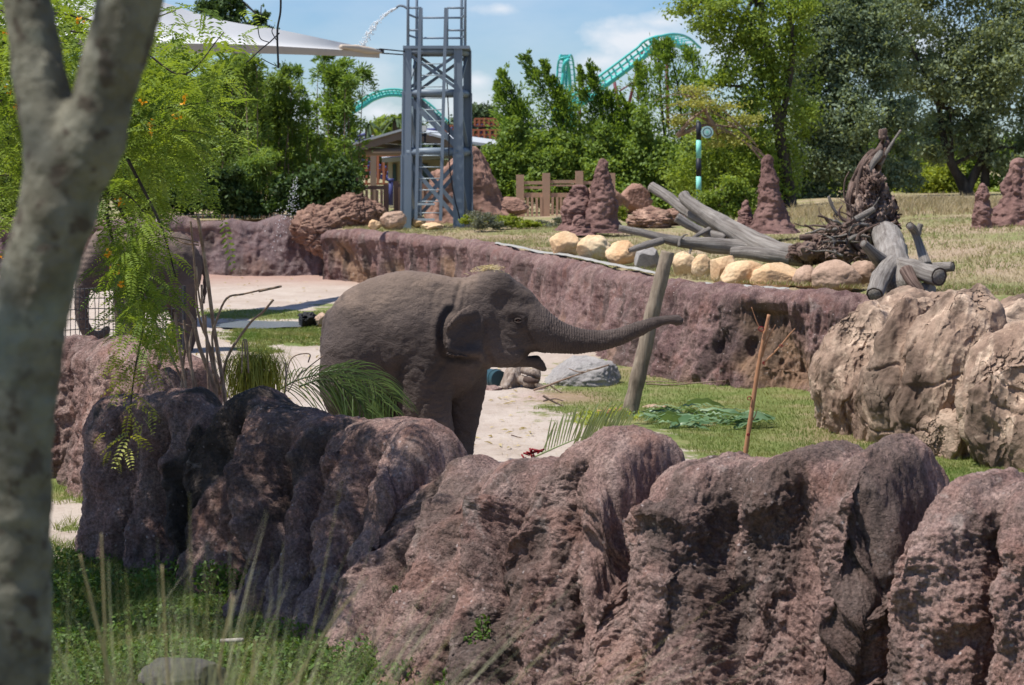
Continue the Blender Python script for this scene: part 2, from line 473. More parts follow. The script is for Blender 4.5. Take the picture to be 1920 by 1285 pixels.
def mat_boulder(name, dark, mid, light, crack=1.6, veins=True, bump=1.0):
    t = NT(name)
    big = t.noise(1.4, 6, 0.62, None, 0.4)
    c = t.ramp(big, [(0.32, dark), (0.5, mid), (0.66, light)])
    if veins:
        v = t.noise(2.2, 6, 0.7, t.mapped((1, 1, 1.0), (0.4, 0.3, 0.2)), 1.3)
        c = t.mix(t.ramp(v, [(0.55, 0.0), (0.66, 0.9)]), c, tuple(min(1, x * 1.6) for x in light))
        v2 = t.noise(3.1, 6, 0.7, None, 1.0)
        c = t.mix(t.ramp(v2, [(0.56, 0.0), (0.7, 0.8)]), c, tuple(x * 0.45 for x in dark))
    c = t.mix(0.5, c, t.ramp(t.noise(30, 5, 0.7), [(0.3, 0.32), (0.7, 0.72)]), 'OVERLAY')
    c = t.mix(t.math('MULTIPLY', t.attr('dark'), 0.85), c, tuple(x * 0.3 for x in dark))
    t.color(c).rough(0.9)
    b = t.bump(t.noise(7, 8, 0.7, None, 0.6), 0.6, 0.05 * bump)
    b = t.bump(t.ramp(t.noise(2.6, 4, 0.6, None, 1.5), [(0.46, 0.0), (0.5, 1.0), (0.54, 0.0)]), -0.5 if veins else -0.2, 0.04 * bump, b)
    t.bump(t.noise(45, 4, 0.7), 0.5, 0.01 * bump, b)
    return t.m
M['boulder_formation'] = mat_boulder('sandstone_rockwork', (0.19, 0.125, 0.092), (0.31, 0.215, 0.158), (0.42, 0.315, 0.235))
M['grey_rock'] = mat_boulder('grey_rock', (0.19, 0.17, 0.16), (0.27, 0.25, 0.24), (0.34, 0.32, 0.30), veins=False)
M['tan_rock'] = mat_boulder('tan_boulder', (0.50, 0.30, 0.16), (0.60, 0.41, 0.24), (0.66, 0.51, 0.33), veins=False, bump=0.6)
M['tan_rock_dirty'] = mat_boulder('brown_tan_boulder', (0.26, 0.17, 0.12), (0.38, 0.26, 0.19), (0.48, 0.34, 0.25), veins=False, bump=0.8)
M['dark_stone'] = mat_boulder('dark_stone', (0.05, 0.045, 0.042), (0.085, 0.08, 0.075), (0.13, 0.12, 0.115), veins=False)
M['brown_rock'] = mat_boulder('brown_rock', (0.14, 0.08, 0.06), (0.23, 0.135, 0.10), (0.31, 0.20, 0.145), bump=1.2)
M['rust_rock'] = mat_boulder('rust_rock', (0.17, 0.095, 0.072), (0.27, 0.155, 0.118), (0.36, 0.215, 0.165), veins=False, bump=1.4)
M['termite'] = mat_boulder('termite_mound_clay', (0.12, 0.066, 0.058), (0.19, 0.108, 0.094), (0.26, 0.155, 0.132), veins=False, bump=1.6)

def mat_elephant():
    t = NT('elephant_hide')
    c = t.ramp(t.noise(2.2, 5, 0.6), [(0.3, (0.056, 0.042, 0.037)), (0.55, (0.084, 0.063, 0.055)), (0.75, (0.118, 0.090, 0.079))])
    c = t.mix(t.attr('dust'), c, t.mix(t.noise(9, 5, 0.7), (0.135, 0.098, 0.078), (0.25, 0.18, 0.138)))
    c = t.mix(0.35, c, t.ramp(t.noise(60, 3, 0.7), [(0.3, 0.3), (0.7, 0.7)]), 'OVERLAY')
    c = t.mix(t.attr('dark'), c, (0.028, 0.02, 0.019))
    t.color(c).rough(0.85)
    # folds: wrinkle texture runs across the limbs, cracks at finer scale
    w1 = t.noise(13, 5, 0.6, t.mapped((0.8, 0.8, 1.5), (0, 0.3, 0)), 1.6)
    w2 = t.vor(42, 'DISTANCE_TO_EDGE', t.mapped((0.8, 0.8, 1.5)))
    wv = t.n.new('ShaderNodeTexWave'); wv.wave_type = 'BANDS'; wv.bands_direction = 'X'
    wv.inputs['Scale'].default_value = 14; wv.inputs['Distortion'].default_value = 4.5; wv.inputs['Detail'].default_value = 4; wv.inputs['Detail Scale'].default_value = 1.6
    t.l.new(t.tc, wv.inputs['Vector'])
    b = t.bump(w1, 0.7, 0.022)
    trunk = t.math('MULTIPLY', wv.outputs['Fac'], t.attr('ring'))
    b = t.bump(trunk, 0.8, 0.012, b)
    t.bump(t.ramp(w2, [(0.0, 0.0), (0.12, 1.0)]), 0.4, 0.006, b)
    return t.m
M['elephant'] = mat_elephant()

def simple(name, c, rough=0.6, metal=0.0, var=0.15, scale=6.0, bump=0.0):
    t = NT(name)
    lo = tuple(x * (1 - var) for x in c); hi = tuple(min(1, x * (1 + var)) for x in c)
    t.color(t.mix(t.noise(scale, 5, 0.6), lo, hi)).rough(rough); t.b.inputs['Metallic'].default_value = metal
    if bump: t.bump(t.noise(scale * 6, 5, 0.65), 0.6, bump)
    return t.m
M['tower'] = simple('blue_grey_paint', (0.19, 0.235, 0.285), 0.45, 0, 0.12, 1.5)
M['tower_light'] = simple('galvanised_rung', (0.36, 0.42, 0.45), 0.4, 0, 0.1)
M['white_fabric'] = simple('white_sail_fabric', (0.74, 0.73, 0.71), 0.8, 0, 0.05, 1)
M['hem'] = simple('tan_sail_hem', (0.52, 0.44, 0.36), 0.8, 0, 0.1, 3)
M['teal'] = simple('teal_track_paint', (0.07, 0.45, 0.42), 0.4, 0, 0.1, 0.2)
M['maroon'] = simple('maroon_support_paint', (0.17, 0.05, 0.06), 0.5, 0, 0.1, 0.2)
M['orange'] = simple('orange_steel', (0.36, 0.13, 0.07), 0.5, 0, 0.2, 0.5)
M['blue'] = simple('blue_rail_paint', (0.06, 0.07, 0.20), 0.5, 0, 0.2, 0.5)
M['fence_wood'] = simple('weathered_pink_timber', (0.44, 0.285, 0.20), 0.85, 0, 0.22, 5, 0.01)
M['fence_dark'] = simple('brown_timber', (0.24, 0.155, 0.12), 0.85, 0, 0.22, 5, 0.01)
M['roof'] = simple('pale_metal_roof', (0.46, 0.48, 0.50), 0.5, 0, 0.08, 1)
M['timber'] = simple('pavilion_timber', (0.24, 0.18, 0.14), 0.8, 0, 0.2, 3)
M['plaster'] = simple('beige_plaster', (0.47, 0.43, 0.34), 0.9, 0, 0.08, 2)
M['glass_dark'] = simple('dark_pane', (0.06, 0.10, 0.11), 0.12, 0, 0.1, 2)
M['black'] = simple('black_paint', (0.02, 0.022, 0.03), 0.5, 0, 0.1)
M['mint'] = simple('mint_paint', (0.24, 0.62, 0.52), 0.5, 0, 0.08)
M['sign_face'] = simple('pale_sign_face', (0.42, 0.62, 0.60), 0.4, 0, 0.05)
M['teal_plastic'] = simple('blue_green_drum_plastic', (0.025, 0.06, 0.072), 0.4, 0, 0.1)
M['charcoal'] = simple('charcoal_rubber', (0.022, 0.022, 0.024), 0.7, 0, 0.3, 8, 0.01)
M['eye'] = simple('elephant_eye_brown', (0.03, 0.012, 0.006), 0.1, 0, 0.1)
M['red_sheath'] = simple('dark_red_twist', (0.20, 0.012, 0.016), 0.5, 0, 0.25, 30)
M['cable'] = simple('dark_cable', (0.03, 0.03, 0.035), 0.6)
M['concrete'] = simple('white_concrete_edge', (0.31, 0.30, 0.28), 0.9, 0, 0.4, 4, 0.02)

def mat_wood(name, a, b, c, bump=1.0, streak=(9, 9, 1.0), rot=(0, 0, 0), grain=False):
    t = NT(name)
    v = t.mapped(streak, rot)
    if grain:
        ad = t.n.new('ShaderNodeVectorMath'); ad.operation = 'MULTIPLY_ADD'; t.l.new(t.attr('grain', 'Color'), ad.inputs[0]); ad.inputs[1].default_value = (5.0, 5.0, 1.6); t.l.new(t.mapped((1.2, 1.2, 1.2)), ad.inputs[2]); v = ad.outputs[0]
    col = t.ramp(t.noise(1.0, 6, 0.65, v, 0.3), [(0.3, a), (0.5, b), (0.7, c)])
    col = t.mix(t.ramp(t.noise(2.5, 5, 0.7), [(0.5, 0.0), (0.7, 0.5)]), col, tuple(x * 0.4 for x in a))
    t.color(col).rough(0.88)
    bb = t.bump(t.noise(2.2, 6, 0.7, v, 0.5), 0.8, 0.02 * bump)
    t.bump(t.noise(40, 4, 0.7), 0.4, 0.006 * bump, bb)
    return t.m
M['grey_wood'] = mat_wood('weathered_grey_log', (0.13, 0.105, 0.09), (0.28, 0.25, 0.222), (0.41, 0.375, 0.34), 2.2, (4, 5, 9), (0, R(-32), 0), True)
M['root_wood'] = mat_wood('dark_root_wood', (0.07, 0.045, 0.037), (0.165, 0.108, 0.088), (0.34, 0.26, 0.215), 1.6, (5, 5, 5), (0, 0, 0), True)
M['post_wood'] = mat_wood('weathered_post', (0.17, 0.13, 0.095), (0.27, 0.215, 0.16), (0.35, 0.29, 0.22), 1.4, (22, 22, 1.5), (0, R(-13), 0))
M['cane'] = mat_wood('dead_cane', (0.15, 0.09, 0.065), (0.26, 0.18, 0.13), (0.42, 0.33, 0.25), 0.5, (10, 10, 10))
M['stick'] = simple('orange_brown_stick', (0.34, 0.17, 0.09), 0.7, 0, 0.2, 20)
M['cut_end'] = simple('dark_cut_log_end', (0.075, 0.05, 0.04), 0.9, 0, 0.5, 25, 0.01)
M['stump_wood'] = mat_wood('split_stump', (0.16, 0.11, 0.085), (0.32, 0.25, 0.20), (0.48, 0.41, 0.35), 1.5, (18, 18, 3))

def mat_bark_fore():
    t = NT('mottled_grey_bark')
    c = t.ramp(t.noise(14, 5, 0.6), [(0.32, (0.085, 0.076, 0.052)), (0.5, (0.155, 0.145, 0.108)), (0.68, (0.225, 0.215, 0.165))])
    c = t.mix(t.ramp(t.noise(26, 3, 0.5, t.mapped((1, 1, 1))), [(0.56, 0.0), (0.64, 0.75)]), c, (0.055, 0.038, 0.028))
    c = t.mix(t.ramp(t.noise(6, 3, 0.5), [(0.55, 0.0), (0.7, 0.6)]), c, (0.21, 0.235, 0.185))
    t.color(c).rough(0.9)
    t.bump(t.noise(40, 6, 0.7), 0.7, 0.012)
    return t.m
M['bark_fore'] = mat_bark_fore()
M['bark_dark'] = mat_wood('dark_bark', (0.035, 0.028, 0.022), (0.075, 0.06, 0.048), (0.13, 0.11, 0.09), 2.0, (5, 5, 1.2))

def mat_leaf(name, lo, hi, trans=0.35, rough=0.55, clump=1.3, alt=None):
    m = bpy.data.materials.new(name); m.use_nodes = True
    t = NT.__new__(NT); t.m = m; t.t = m.node_tree; t.n = t.t.nodes; t.l = t.t.links; t.n.clear()
    t.out = t.n.new('ShaderNodeOutputMaterial'); t.tc = t.n.new('ShaderNodeNewGeometry').outputs['Position']
    c = t.mix(t.attr('rnd'), lo, hi)
    cl = t.noise(clump, 3, 0.6)
    c = t.mix(t.ramp(cl, [(0.35, 0.0), (0.65, 0.7)]), c, alt if alt else tuple(x * 1.35 for x in hi))
    b = t.n.new('ShaderNodeBsdfPrincipled'); b.inputs['Roughness'].default_value = rough
    b.inputs['Specular IOR Level'].default_value = 0.3
    t.l.new(c, b.inputs['Base Color'])
    tr = t.n.new('ShaderNodeBsdfTranslucent')
    t.l.new(t.mix(1.0, c, (1.25, 1.15, 0.5), 'MULTIPLY'), tr.inputs['Color'])
    mx = t.n.new('ShaderNodeMixShader'); mx.inputs[0].default_value = trans
    t.l.new(b.outputs[0], mx.inputs[1]); t.l.new(tr.outputs[0], mx.inputs[2]); t.l.new(mx.outputs[0], t.out.inputs[0])
    return m
M['leaf_oak'] = mat_leaf('grey_green_oak_leaf', (0.14, 0.18, 0.10), (0.27, 0.32, 0.19), 0.4, clump=0.7)
M['leaf_oak2'] = mat_leaf('blue_green_oak_leaf', (0.12, 0.17, 0.105), (0.24, 0.30, 0.19), 0.4, clump=0.7)
M['leaf_light'] = mat_leaf('spring_green_leaf', (0.12, 0.19, 0.03), (0.25, 0.33, 0.06), 0.45, clump=0.8)
M['leaf_yellow'] = mat_leaf('yellow_green_leaf', (0.16, 0.22, 0.03), (0.28, 0.33, 0.05), 0.45, clump=1.0)
M['leaf_dry'] = mat_leaf('yellowing_leaf', (0.22, 0.25, 0.06), (0.34, 0.34, 0.10), 0.4)
M['leaf_bamboo'] = mat_leaf('bamboo_leaf', (0.085, 0.165, 0.03), (0.20, 0.30, 0.055), 0.45, clump=0.9)
M['leaf_bamboo_dark'] = mat_leaf('dark_bamboo_leaf', (0.07, 0.13, 0.03), (0.18, 0.26, 0.05), 0.45, clump=0.9)
M['leaf_dark'] = mat_leaf('dark_shrub_leaf', (0.025, 0.055, 0.018), (0.065, 0.11, 0.03), 0.3, clump=1.2)
M['leaf_hedge'] = mat_leaf('hedge_leaf', (0.09, 0.16, 0.035), (0.21, 0.30, 0.06), 0.42, clump=0.8)
M['leaf_feather'] = mat_leaf('feathery_leaflet', (0.07, 0.135, 0.022), (0.22, 0.30, 0.05), 0.5, clump=2.5)
M['leaf_far'] = mat_leaf('far_tree_leaf', (0.045, 0.08, 0.045), (0.09, 0.13, 0.06), 0.25, clump=0.2)
M['blossom'] = mat_leaf('orange_blossom', (0.75, 0.25, 0.015), (0.85, 0.42, 0.03), 0.3)
M['grass'] = mat_leaf('lawn_grass', (0.09, 0.17, 0.028), (0.19, 0.28, 0.06), 0.35, clump=0.9, alt=(0.36, 0.31, 0.14))
M['grass_dry'] = mat_leaf('dry_grass', (0.28, 0.215, 0.13), (0.40, 0.33, 0.21), 0.25)
M['cover'] = mat_leaf('ground_cover_leaf', (0.04, 0.085, 0.02), (0.10, 0.17, 0.03), 0.35, clump=1.6)
M['frond'] = mat_leaf('palm_leaflet', (0.035, 0.065, 0.022), (0.11, 0.16, 0.045), 0.3, rough=0.4)
M['frond_cut'] = mat_leaf('cut_pale_leaflet', (0.15, 0.20, 0.085), (0.28, 0.33, 0.15), 0.3, rough=0.4)
M['tuft'] = mat_leaf('yellow_green_tuft', (0.16, 0.19, 0.035), (0.34, 0.34, 0.075), 0.4)
M['banana'] = mat_leaf('banana_leaf', (0.06, 0.13, 0.05), (0.17, 0.27, 0.13), 0.25, rough=0.4, alt=(0.22, 0.32, 0.19))
M['fore_grass'] = mat_leaf('foreground_grass_blade', (0.22, 0.24, 0.12), (0.62, 0.58, 0.42), 0.45)
M['shrub_grey'] = mat_leaf('grey_green_shrub', (0.10, 0.12, 0.09), (0.19, 0.20, 0.15), 0.25)
M['hay'] = mat_leaf('hay', (0.30, 0.24, 0.12), (0.46, 0.38, 0.2), 0.2)

def mat_water():
    t = NT('pool_water'); t.color((0.20, 0.24, 0.27)).rough(0.15)
    t.b.inputs['Specular IOR Level'].default_value = 0.8
    t.bump(t.noise(6, 3), 0.15, 0.02); return t.m
M['water'] = mat_water()
def mat_spray():
    t = NT('water_drops'); t.color((0.85, 0.88, 0.9)).rough(0.15); t.b.inputs['Alpha'].default_value = 0.75; return t.m
M['spray'] = mat_spray()

def mat_ground():
    t = NT('enclosure_ground')
    sand = t.ramp(t.noise(0.9, 6, 0.6), [(0.3, (0.40, 0.325, 0.27)), (0.5, (0.47, 0.395, 0.335)), (0.72, (0.52, 0.45, 0.39))])
    sand = t.mix(t.ramp(t.noise(7, 6, 0.75), [(0.5, 0.0), (0.68, 0.45)]), sand, (0.30, 0.215, 0.165))
    sand = t.mix(t.ramp(t.noise(70, 3, 0.7), [(0.55, 0.0), (0.75, 0.5)]), sand, (0.24, 0.18, 0.14))
    sand = t.mix(t.ramp(t.noise(0.5, 6, 0.7, t.mapped((1, .6, 1)), 0.6), [(0.5, 0.0), (0.66, 0.5)]), sand, (0.36, 0.28, 0.225))
    gr = t.ramp(t.noise(1.6, 6, 0.7), [(0.34, (0.28, 0.23, 0.12)), (0.48, (0.17, 0.19, 0.06)), (0.68, (0.10, 0.145, 0.03))])
    m = t.math('ADD', t.attr('grass'), t.math('MULTIPLY', t.math('SUBTRACT', t.noise(2.2, 7, 0.78), 0.5), 1.9))
    mk = t.ramp(m, [(0.42, 0.0), (0.58, 1.0)])
    c = t.mix(mk, sand, gr)
    red = t.ramp(t.attr('red'), [(0.0, 0.0), (1.0, 1.0)])
    c = t.mix(red, c, (0.34, 0.20, 0.16))
    t.color(c).rough(0.95)
    b = t.bump(t.noise(9, 8, 0.75), 0.7, 0.05)
    t.bump(t.noise(80, 3, 0.6), 0.5, 0.01, b)
    return t.m
M['ground'] = mat_ground()
def mat_terrace():
    t = NT('terrace_dry_turf')
    c = t.ramp(t.noise(0.55, 6, 0.65), [(0.34, (0.36, 0.265, 0.19)), (0.46, (0.31, 0.25, 0.15)), (0.56, (0.20, 0.21, 0.075)), (0.7, (0.13, 0.18, 0.045))])
    c = t.mix(t.ramp(t.noise(11, 5, 0.75), [(0.45, 0.0), (0.7, 0.6)]), c, (0.44, 0.33, 0.23))
    c = t.mix(0.5, c, t.ramp(t.noise(45, 3, 0.7), [(0.3, 0.3), (0.7, 0.72)]), 'OVERLAY')
    t.color(c).rough(0.95); t.bump(t.noise(14, 6, 0.75), 0.8, 0.05); return t.m
M['terrace'] = mat_terrace()
M['fill_soil'] = simple('leaf_litter_soil', (0.11, 0.085, 0.055), 0.95, 0, 0.4, 3, 0.03)
# ------------------------------------------------------------------ ground
def ell_mask(px, py, L):
    v = np.zeros_like(px)
    for cx, cy, rx, ry, s in L:
        d = np.sqrt(((px - cx) / rx) ** 2 + ((py - cy) / ry) ** 2)
        v = np.maximum(v, s * np.clip(1.75 - d, 0, 1.2))
    return v
GRASS = [(1330, 745, 250, 62, 1.0), (1450, 800, 190, 60, 1.0), (1130, 715, 90, 30, .75), (1640, 880, 210, 50, 1.0), (1850, 930, 200, 60, 1.0), (1200, 690, 120, 25, .7), (1120, 765, 90, 14, .7),
         (560, 628, 110, 17, 1.0), (490, 590, 110, 8, .9), (640, 600, 60, 30, .8), (110, 918, 30, 20, .9), (180, 930, 38, 15, .9), (130, 990, 25, 8, .7),
         (420, 1180, 420, 125, 1.1), (200, 1085, 130, 36, 1.0), (700, 1330, 300, 130, 1.0), (480, 655, 40, 8, .6)]
def bank(y): return 1.12 * sstep(7.4, 4.0, y)
def ground_z(x, y):
    return bank(y) - 0.07 * sstep(1.25, .85, np.hypot((x + 4.3) / 1.0, (y - 32.9) / 1.0)) + 0.035 * fbm(np.stack([x * 0.35, y * 0.35, 0 * x], -1), 3) + 0.012 * fbm(np.stack([x * 2, y * 2, 0 * x + 4], -1), 3)
xs = np.linspace(-20, 20, 420); ys = 1.5 + 51 * np.linspace(0, 1, 560) ** 1.5
Xg, Yg = np.meshgrid(xs, ys, indexing='ij')
Zg = ground_z(Xg, Yg)
Vg = np.stack([Xg, Yg, Zg], -1)
gpx, gpy = proj(Vg)
gm = np.clip(ell_mask(gpx, gpy, GRASS), 0, 1)
gm = np.where(Yg < 7.5, 0.9, gm)
red = 0.8 * sstep(30, 0, np.abs(gpy - 516)) * (gpx < 700)
red = np.maximum(red, 0.5 * ell_mask(gpx, gpy, [(1060, 745, 70, 10, 1), (1560, 820, 60, 40, .7), (1300, 700, 150, 12, .8)]))
g = mesh('ground', Vg.reshape(-1, 3), grid_faces(420, 560), M['ground'], attrs={'grass': ('POINT', gm.ravel()), 'red': ('POINT', red.ravel())}, origin=(0, 0, 0))
tag(g, kind='structure')
o = MB().add([(-3000, -300, -0.12), (3000, -300, -0.12), (3000, 6000, -0.12), (-3000, 6000, -0.12)], [(0, 1, 2, 3)]).build('outer_ground', M['terrace'], origin=(0, 0, 0))
tag(o, kind='structure')

# upper terrace behind the retaining walls: its front edge follows the wall tops
EDGE = [(-1500, 408, 49.5), (-900, 408, 49), (300, 410, 48.5), (600, 402, 47.5), (618, 428, 45.5), (700, 431, 43.5), (760, 437, 41.5), (900, 451, 37.6), (985, 471, 33.6), (1100, 491, 30.0), (1200, 511, 27.3), (1300, 531, 25.0), (1450, 541, 24.0), (1600, 550, 23.4), (1650, 562, 22.8), (1800, 568, 22.4), (2100, 590, 21.6), (2600, 620, 20)]
ea = np.array(EDGE, float)
epx = np.linspace(-1500, 2600, 560)
eY = np.interp(epx, ea[:, 0], ea[:, 2]); epy = np.interp(epx, ea[:, 0], ea[:, 1])
E0 = PV(epx, epy, eY)
def hill(x, y):
    return 0.5 * sstep(3.0, 9.5, x) * sstep(23, 33, y) + 0.10 * fbm(np.stack([x * .12, y * .12, 0 * x], -1), 2)
def terrace_z(x, y): return 1.2 + hill(x, y) * sstep(22, 26, y)
sv = np.concatenate([np.linspace(0, 1, 170) ** 1.3 * 34, 34 + np.array([3, 8, 16, 30, 60, 150, 400, 1200, 3500])])
Xt = E0[:, None, 0] + E0[:, None, 0] / E0[:, None, 1] * sv[None, :]
Yt = E0[:, None, 1] + 0.12 + sv[None, :]
base_z = terrace_z(Xt, Yt) + 0.02 * fbm(np.stack([Xt * 1.3, Yt * 1.3, 0 * Xt], -1), 3)
k = sstep(0, 1.6, sv)[None, :]
Zt = (E0[:, None, 2] - 0.08) * (1 - k) + base_z * k
t = mesh('terrace_ground', np.stack([Xt, Yt, Zt], -1).reshape(-1, 3), grid_faces(len(epx), len(sv)), M['terrace'], origin=(0, 0, 1.2))
tag(t, kind='structure')

# ------------------------------------------------------------------ rock walls
def seg_dist(px, py, x1, y1, x2, y2):
    dx, dy = x2 - x1, y2 - y1; L = dx * dx + dy * dy + 1e-6
    t = np.clip(((px - x1) * dx + (py - y1) * dy) / L, 0, 1)
    return np.hypot(px - x1 - t * dx, py - y1 - t * dy)
def wall(name, top, nu, nv, w, batter, zb, disp, mat, cap=(0, 0), pw=1.0, lip=0.0, parent=None, rough_top=0.35, fit=False):
    a = np.array(top, float)
    px = np.linspace(a[0, 0], a[-1, 0], nu)
    py = np.interp(px, a[:, 0], a[:, 1]); Y = np.interp(px, a[:, 0], a[:, 2])
    ksz = max(3, int(nu * 0.006) | 1); kk = np.hanning(ksz + 2)[1:-1]; kk /= kk.sum()
    py = np.convolve(np.pad(py, ksz // 2, mode='edge'), kk, 'valid'); 
    k2 = max(3, int(nu * 0.03) | 1); kk = np.hanning(k2 + 2)[1:-1]; kk /= kk.sum()
    Y = np.convolve(np.pad(Y, k2 // 2, mode='edge'), kk, 'valid')
    T = PV(px, py, Y)
    tn = np.gradient(T[:, :2], axis=0)
    k3 = max(3, int(nu * 0.05) | 1); kk = np.ones(k3) / k3
    tn = np.stack([np.convolve(np.pad(tn[:, i], k3 // 2, mode='edge'), kk, 'valid') for i in (0, 1)], 1)
    tn /= np.linalg.norm(tn, axis=1)[:, None]
    nn = np.stack([tn[:, 1], -tn[:, 0]], 1)
    v = np.linspace(0, 1, nv)
    vb, va = 0.08, 0.28
    ang = (np.clip((v - vb) / (va - vb), 0, 1) - 0.5) * math.pi
    tf = np.clip((v - va) / (1 - va), 0, 1)
    tb = np.clip(v / vb, 0, 1)
    endf = np.ones(nu)
    if cap[0]: endf *= np.sqrt(np.clip(1 - (1 - np.clip((px - px[0]) / cap[0], 0, 1)) ** 2, 0, 1))
    if cap[1]: endf *= np.sqrt(np.clip(1 - (1 - np.clip((px[-1] - px) / cap[1], 0, 1)) ** 2, 0, 1))
    bt = np.interp(px, [b[0] for b in batter], [b[1] for b in batter]) if isinstance(batter, list) else np.full(nu, batter)
    wv = w * endf
    s_ = wv[:, None] * np.sin(ang)[None] + np.where(tf > 0, 1, 0)[None] * (bt * endf)[:, None] * tf[None] ** pw - lip * np.sin(np.clip(tf * 1.6, 0, 1) * math.pi)[None] * endf[:, None]
    zt = T[:, 2]
    z = zt[:, None] - 0.8 * w * (1 - np.cos(ang))[None]
    zsh = zt[:, None] - 0.8 * w
    z = np.where(tf[None] > 0, zsh * (1 - tf[None]) + zb * tf[None], z)
    z = np.where((v < vb)[None], zb * (1 - tb[None]) + zsh * tb[None], z)
    Gd = np.stack([T[:, None, 0] + nn[:, None, 0] * s_, T[:, None, 1] + nn[:, None, 1] * s_, z], -1)
    N = grid_normals(Gd)
    # orient normals outward (front ones toward the camera side)
    if (N[nu // 2, int(nv * .7), :2] @ nn[nu // 2]) < 0: N = -N; flip = True
    else: flip = False
    ppx, ppy = proj(Gd)
    front = sstep(va - 0.10, va + 0.05, v)[None] * np.ones((nu, 1))
    d, tone, dark = disp(Gd, ppx, ppy, px[:, None] + 0 * v[None], tf[None] + 0 * px[:, None], front)
    d = d * (rough_top + (1 - rough_top) * front)
    Gd = Gd + N * d[..., None]
    if hasattr(disp, 'fine'):
        N2 = grid_normals(Gd); N2 = N2 * np.sign((N2 * N).sum(-1, keepdims=True) + 1e-9)
        Gd = Gd + N2 * (disp.fine(Gd, px[:, None] + 0 * v[None]) * (.6 + .4 * front))[..., None]
    if fit:       # keep the crest at its surveyed height after the lumps are added
        hz = np.clip((Gd[..., 2] - zb) / (zt[:, None] - zb), 0, 1.2)
        for _ in range(2):
            qx, qy = proj(Gd); cr = np.full(nu, 1e9); ib = np.clip(np.searchsorted(px, qx.ravel()), 0, nu - 1)
            np.minimum.at(cr, ib, qy.ravel()); cr = np.where(cr > 1e8, py, cr)
            kk = np.ones(9) / 9; dz = np.convolve(np.pad((cr - py) * Y / FPX, 4, mode='edge'), kk, 'valid')
            dz = np.clip(dz, -.2, .12); Gd[..., 2] += hz * dz[:, None]
    F = grid_faces(nu, nv)
    if not flip: F = F[:, ::-1]
    # which winding faces outward?
    n0 = grid_normals(Gd)
    return mesh(name, Gd.reshape(-1, 3), F, mat, parent, True, {'tone': ('POINT', tone.ravel()), 'dark': ('POINT', dark.ravel())})
def feat(px, py, L, lim=0):
    d = 0 * px
    for x1, y1, x2, y2, r, a in L:
        if lim: a = math.copysign(min(abs(a), r * lim), a)
        q = seg_dist(px, py, x1, y1, x2, y2) / r
        d = d + a * sstep(1, 0, q)
    return d
def buttress(px, py, L):
    """ledges: each stands proud to the right of a slanting edge and fades over its width"""
    d = 0 * px
    for pts, width, a, soft in L:
        p = np.array(pts, float)
        ex = np.interp(py, p[:, 1], p[:, 0]); q = px - ex
        d = d + a * sstep(-soft, soft, q) * (1 - sstep(soft, width, q))
    return d

# near wall -----------------------------------------------------------------
NEAR = [(204, 775, 13.8), (210, 748, 13.7), (222, 738, 13.6), (262, 738, 13.5), (300, 737, 13.35), (325, 727, 13.3), (370, 728, 13.1), (400, 745, 13.0), (440, 760, 12.9), (452, 752, 12.85), (465, 730, 12.8), (492, 722, 12.7), (522, 736, 12.6), (560, 755, 12.45), (620, 775, 12.2), (690, 786, 11.95), (740, 782, 11.75), (800, 784, 11.5), (822, 797, 11.4), (836, 832, 11.3), (850, 830, 11.3), (880, 843, 11.15), (922, 871, 10.9), (936, 880, 10.85), (955, 862, 10.75), (1000, 858, 10.55), (1090, 856, 10.2), (1110, 815, 10.15), (1140, 800, 10.05), (1190, 797, 9.9), (1224, 810, 9.8), (1240, 846, 9.75), (1262, 872, 9.7), (1300, 862, 9.6), (1380, 846, 9.4), (1410, 856, 9.35), (1445, 858, 9.25), (1500, 840, 9.15), (1560, 825, 9.05), (1592, 838, 8.95), (1610, 856, 8.9), (1640, 830, 8.8), (1680, 812, 8.75), (1715, 820, 8.7), (1735, 860, 8.6), (1748, 905, 8.55), (1780, 915, 8.5), (1830, 886, 8.4), (1880, 878, 8.3), (1930, 892, 8.2), (2050, 900, 8.0), (2250, 930, 7.7), (2420, 950, 7.5)]
B = [([(920, 870), (917, 960), (880, 1285)], 150, .10, 22), ([(1228, 840), (1214, 960), (1213, 1150), (1245, 1285)], 200, .10, 22)]
# seams between the rounded columns of the wall: (x at heights), bulge of the column to the right of it
SEAM = [([(150, 700), (150, 1300)], .10), ([(238, 740), (243, 900), (262, 1080)], .10), ([(300, 740), (296, 900), (300, 1080)], .10), ([(352, 735), (340, 900), (352, 1060)], .12), ([(452, 760), (462, 900), (456, 1100)], .16), ([(560, 760), (545, 900), (500, 1130)], .11),
        ([(640, 780), (600, 950), (560, 1150)], .12), ([(748, 785), (690, 980), (625, 1180)], .14), ([(836, 835), (790, 980), (705, 1230)], .13), ([(925, 880), (905, 1000), (850, 1285)], .13), ([(1004, 860), (975, 1010), (950, 1285)], .12), ([(1102, 855), (1100, 980), (1074, 1285)], .15), ([(1232, 850), (1216, 960), (1213, 1150), (1225, 1285)], .17),
        ([(1405, 858), (1370, 1000), (1390, 1285)], .10), ([(1566, 840), (1548, 980), (1548, 1110), (1530, 1285)], .16), ([(1745, 905), (1730, 1000), (1705, 1120), (1690, 1285)], .16), ([(1880, 950), (1862, 1080), (1850, 1285)], .12), ([(1990, 900), (1990, 1285)], .14), ([(2200, 900), (2200, 1285)], .1), ([(2400, 900), (2400, 1285)], .1)]
def blur(d, a, b):
    for ax, r in ((0, a), (1, b)):
        p = np.pad(d, [(r + 1, r) if k == ax else (0, 0) for k in (0, 1)], mode='edge'); c = np.cumsum(p, axis=ax)
        d = (np.take(c, range(2 * r + 1, c.shape[ax]), ax) - np.take(c, range(0, c.shape[ax] - 2 * r - 1), ax)) / (2 * r + 1)
    return d
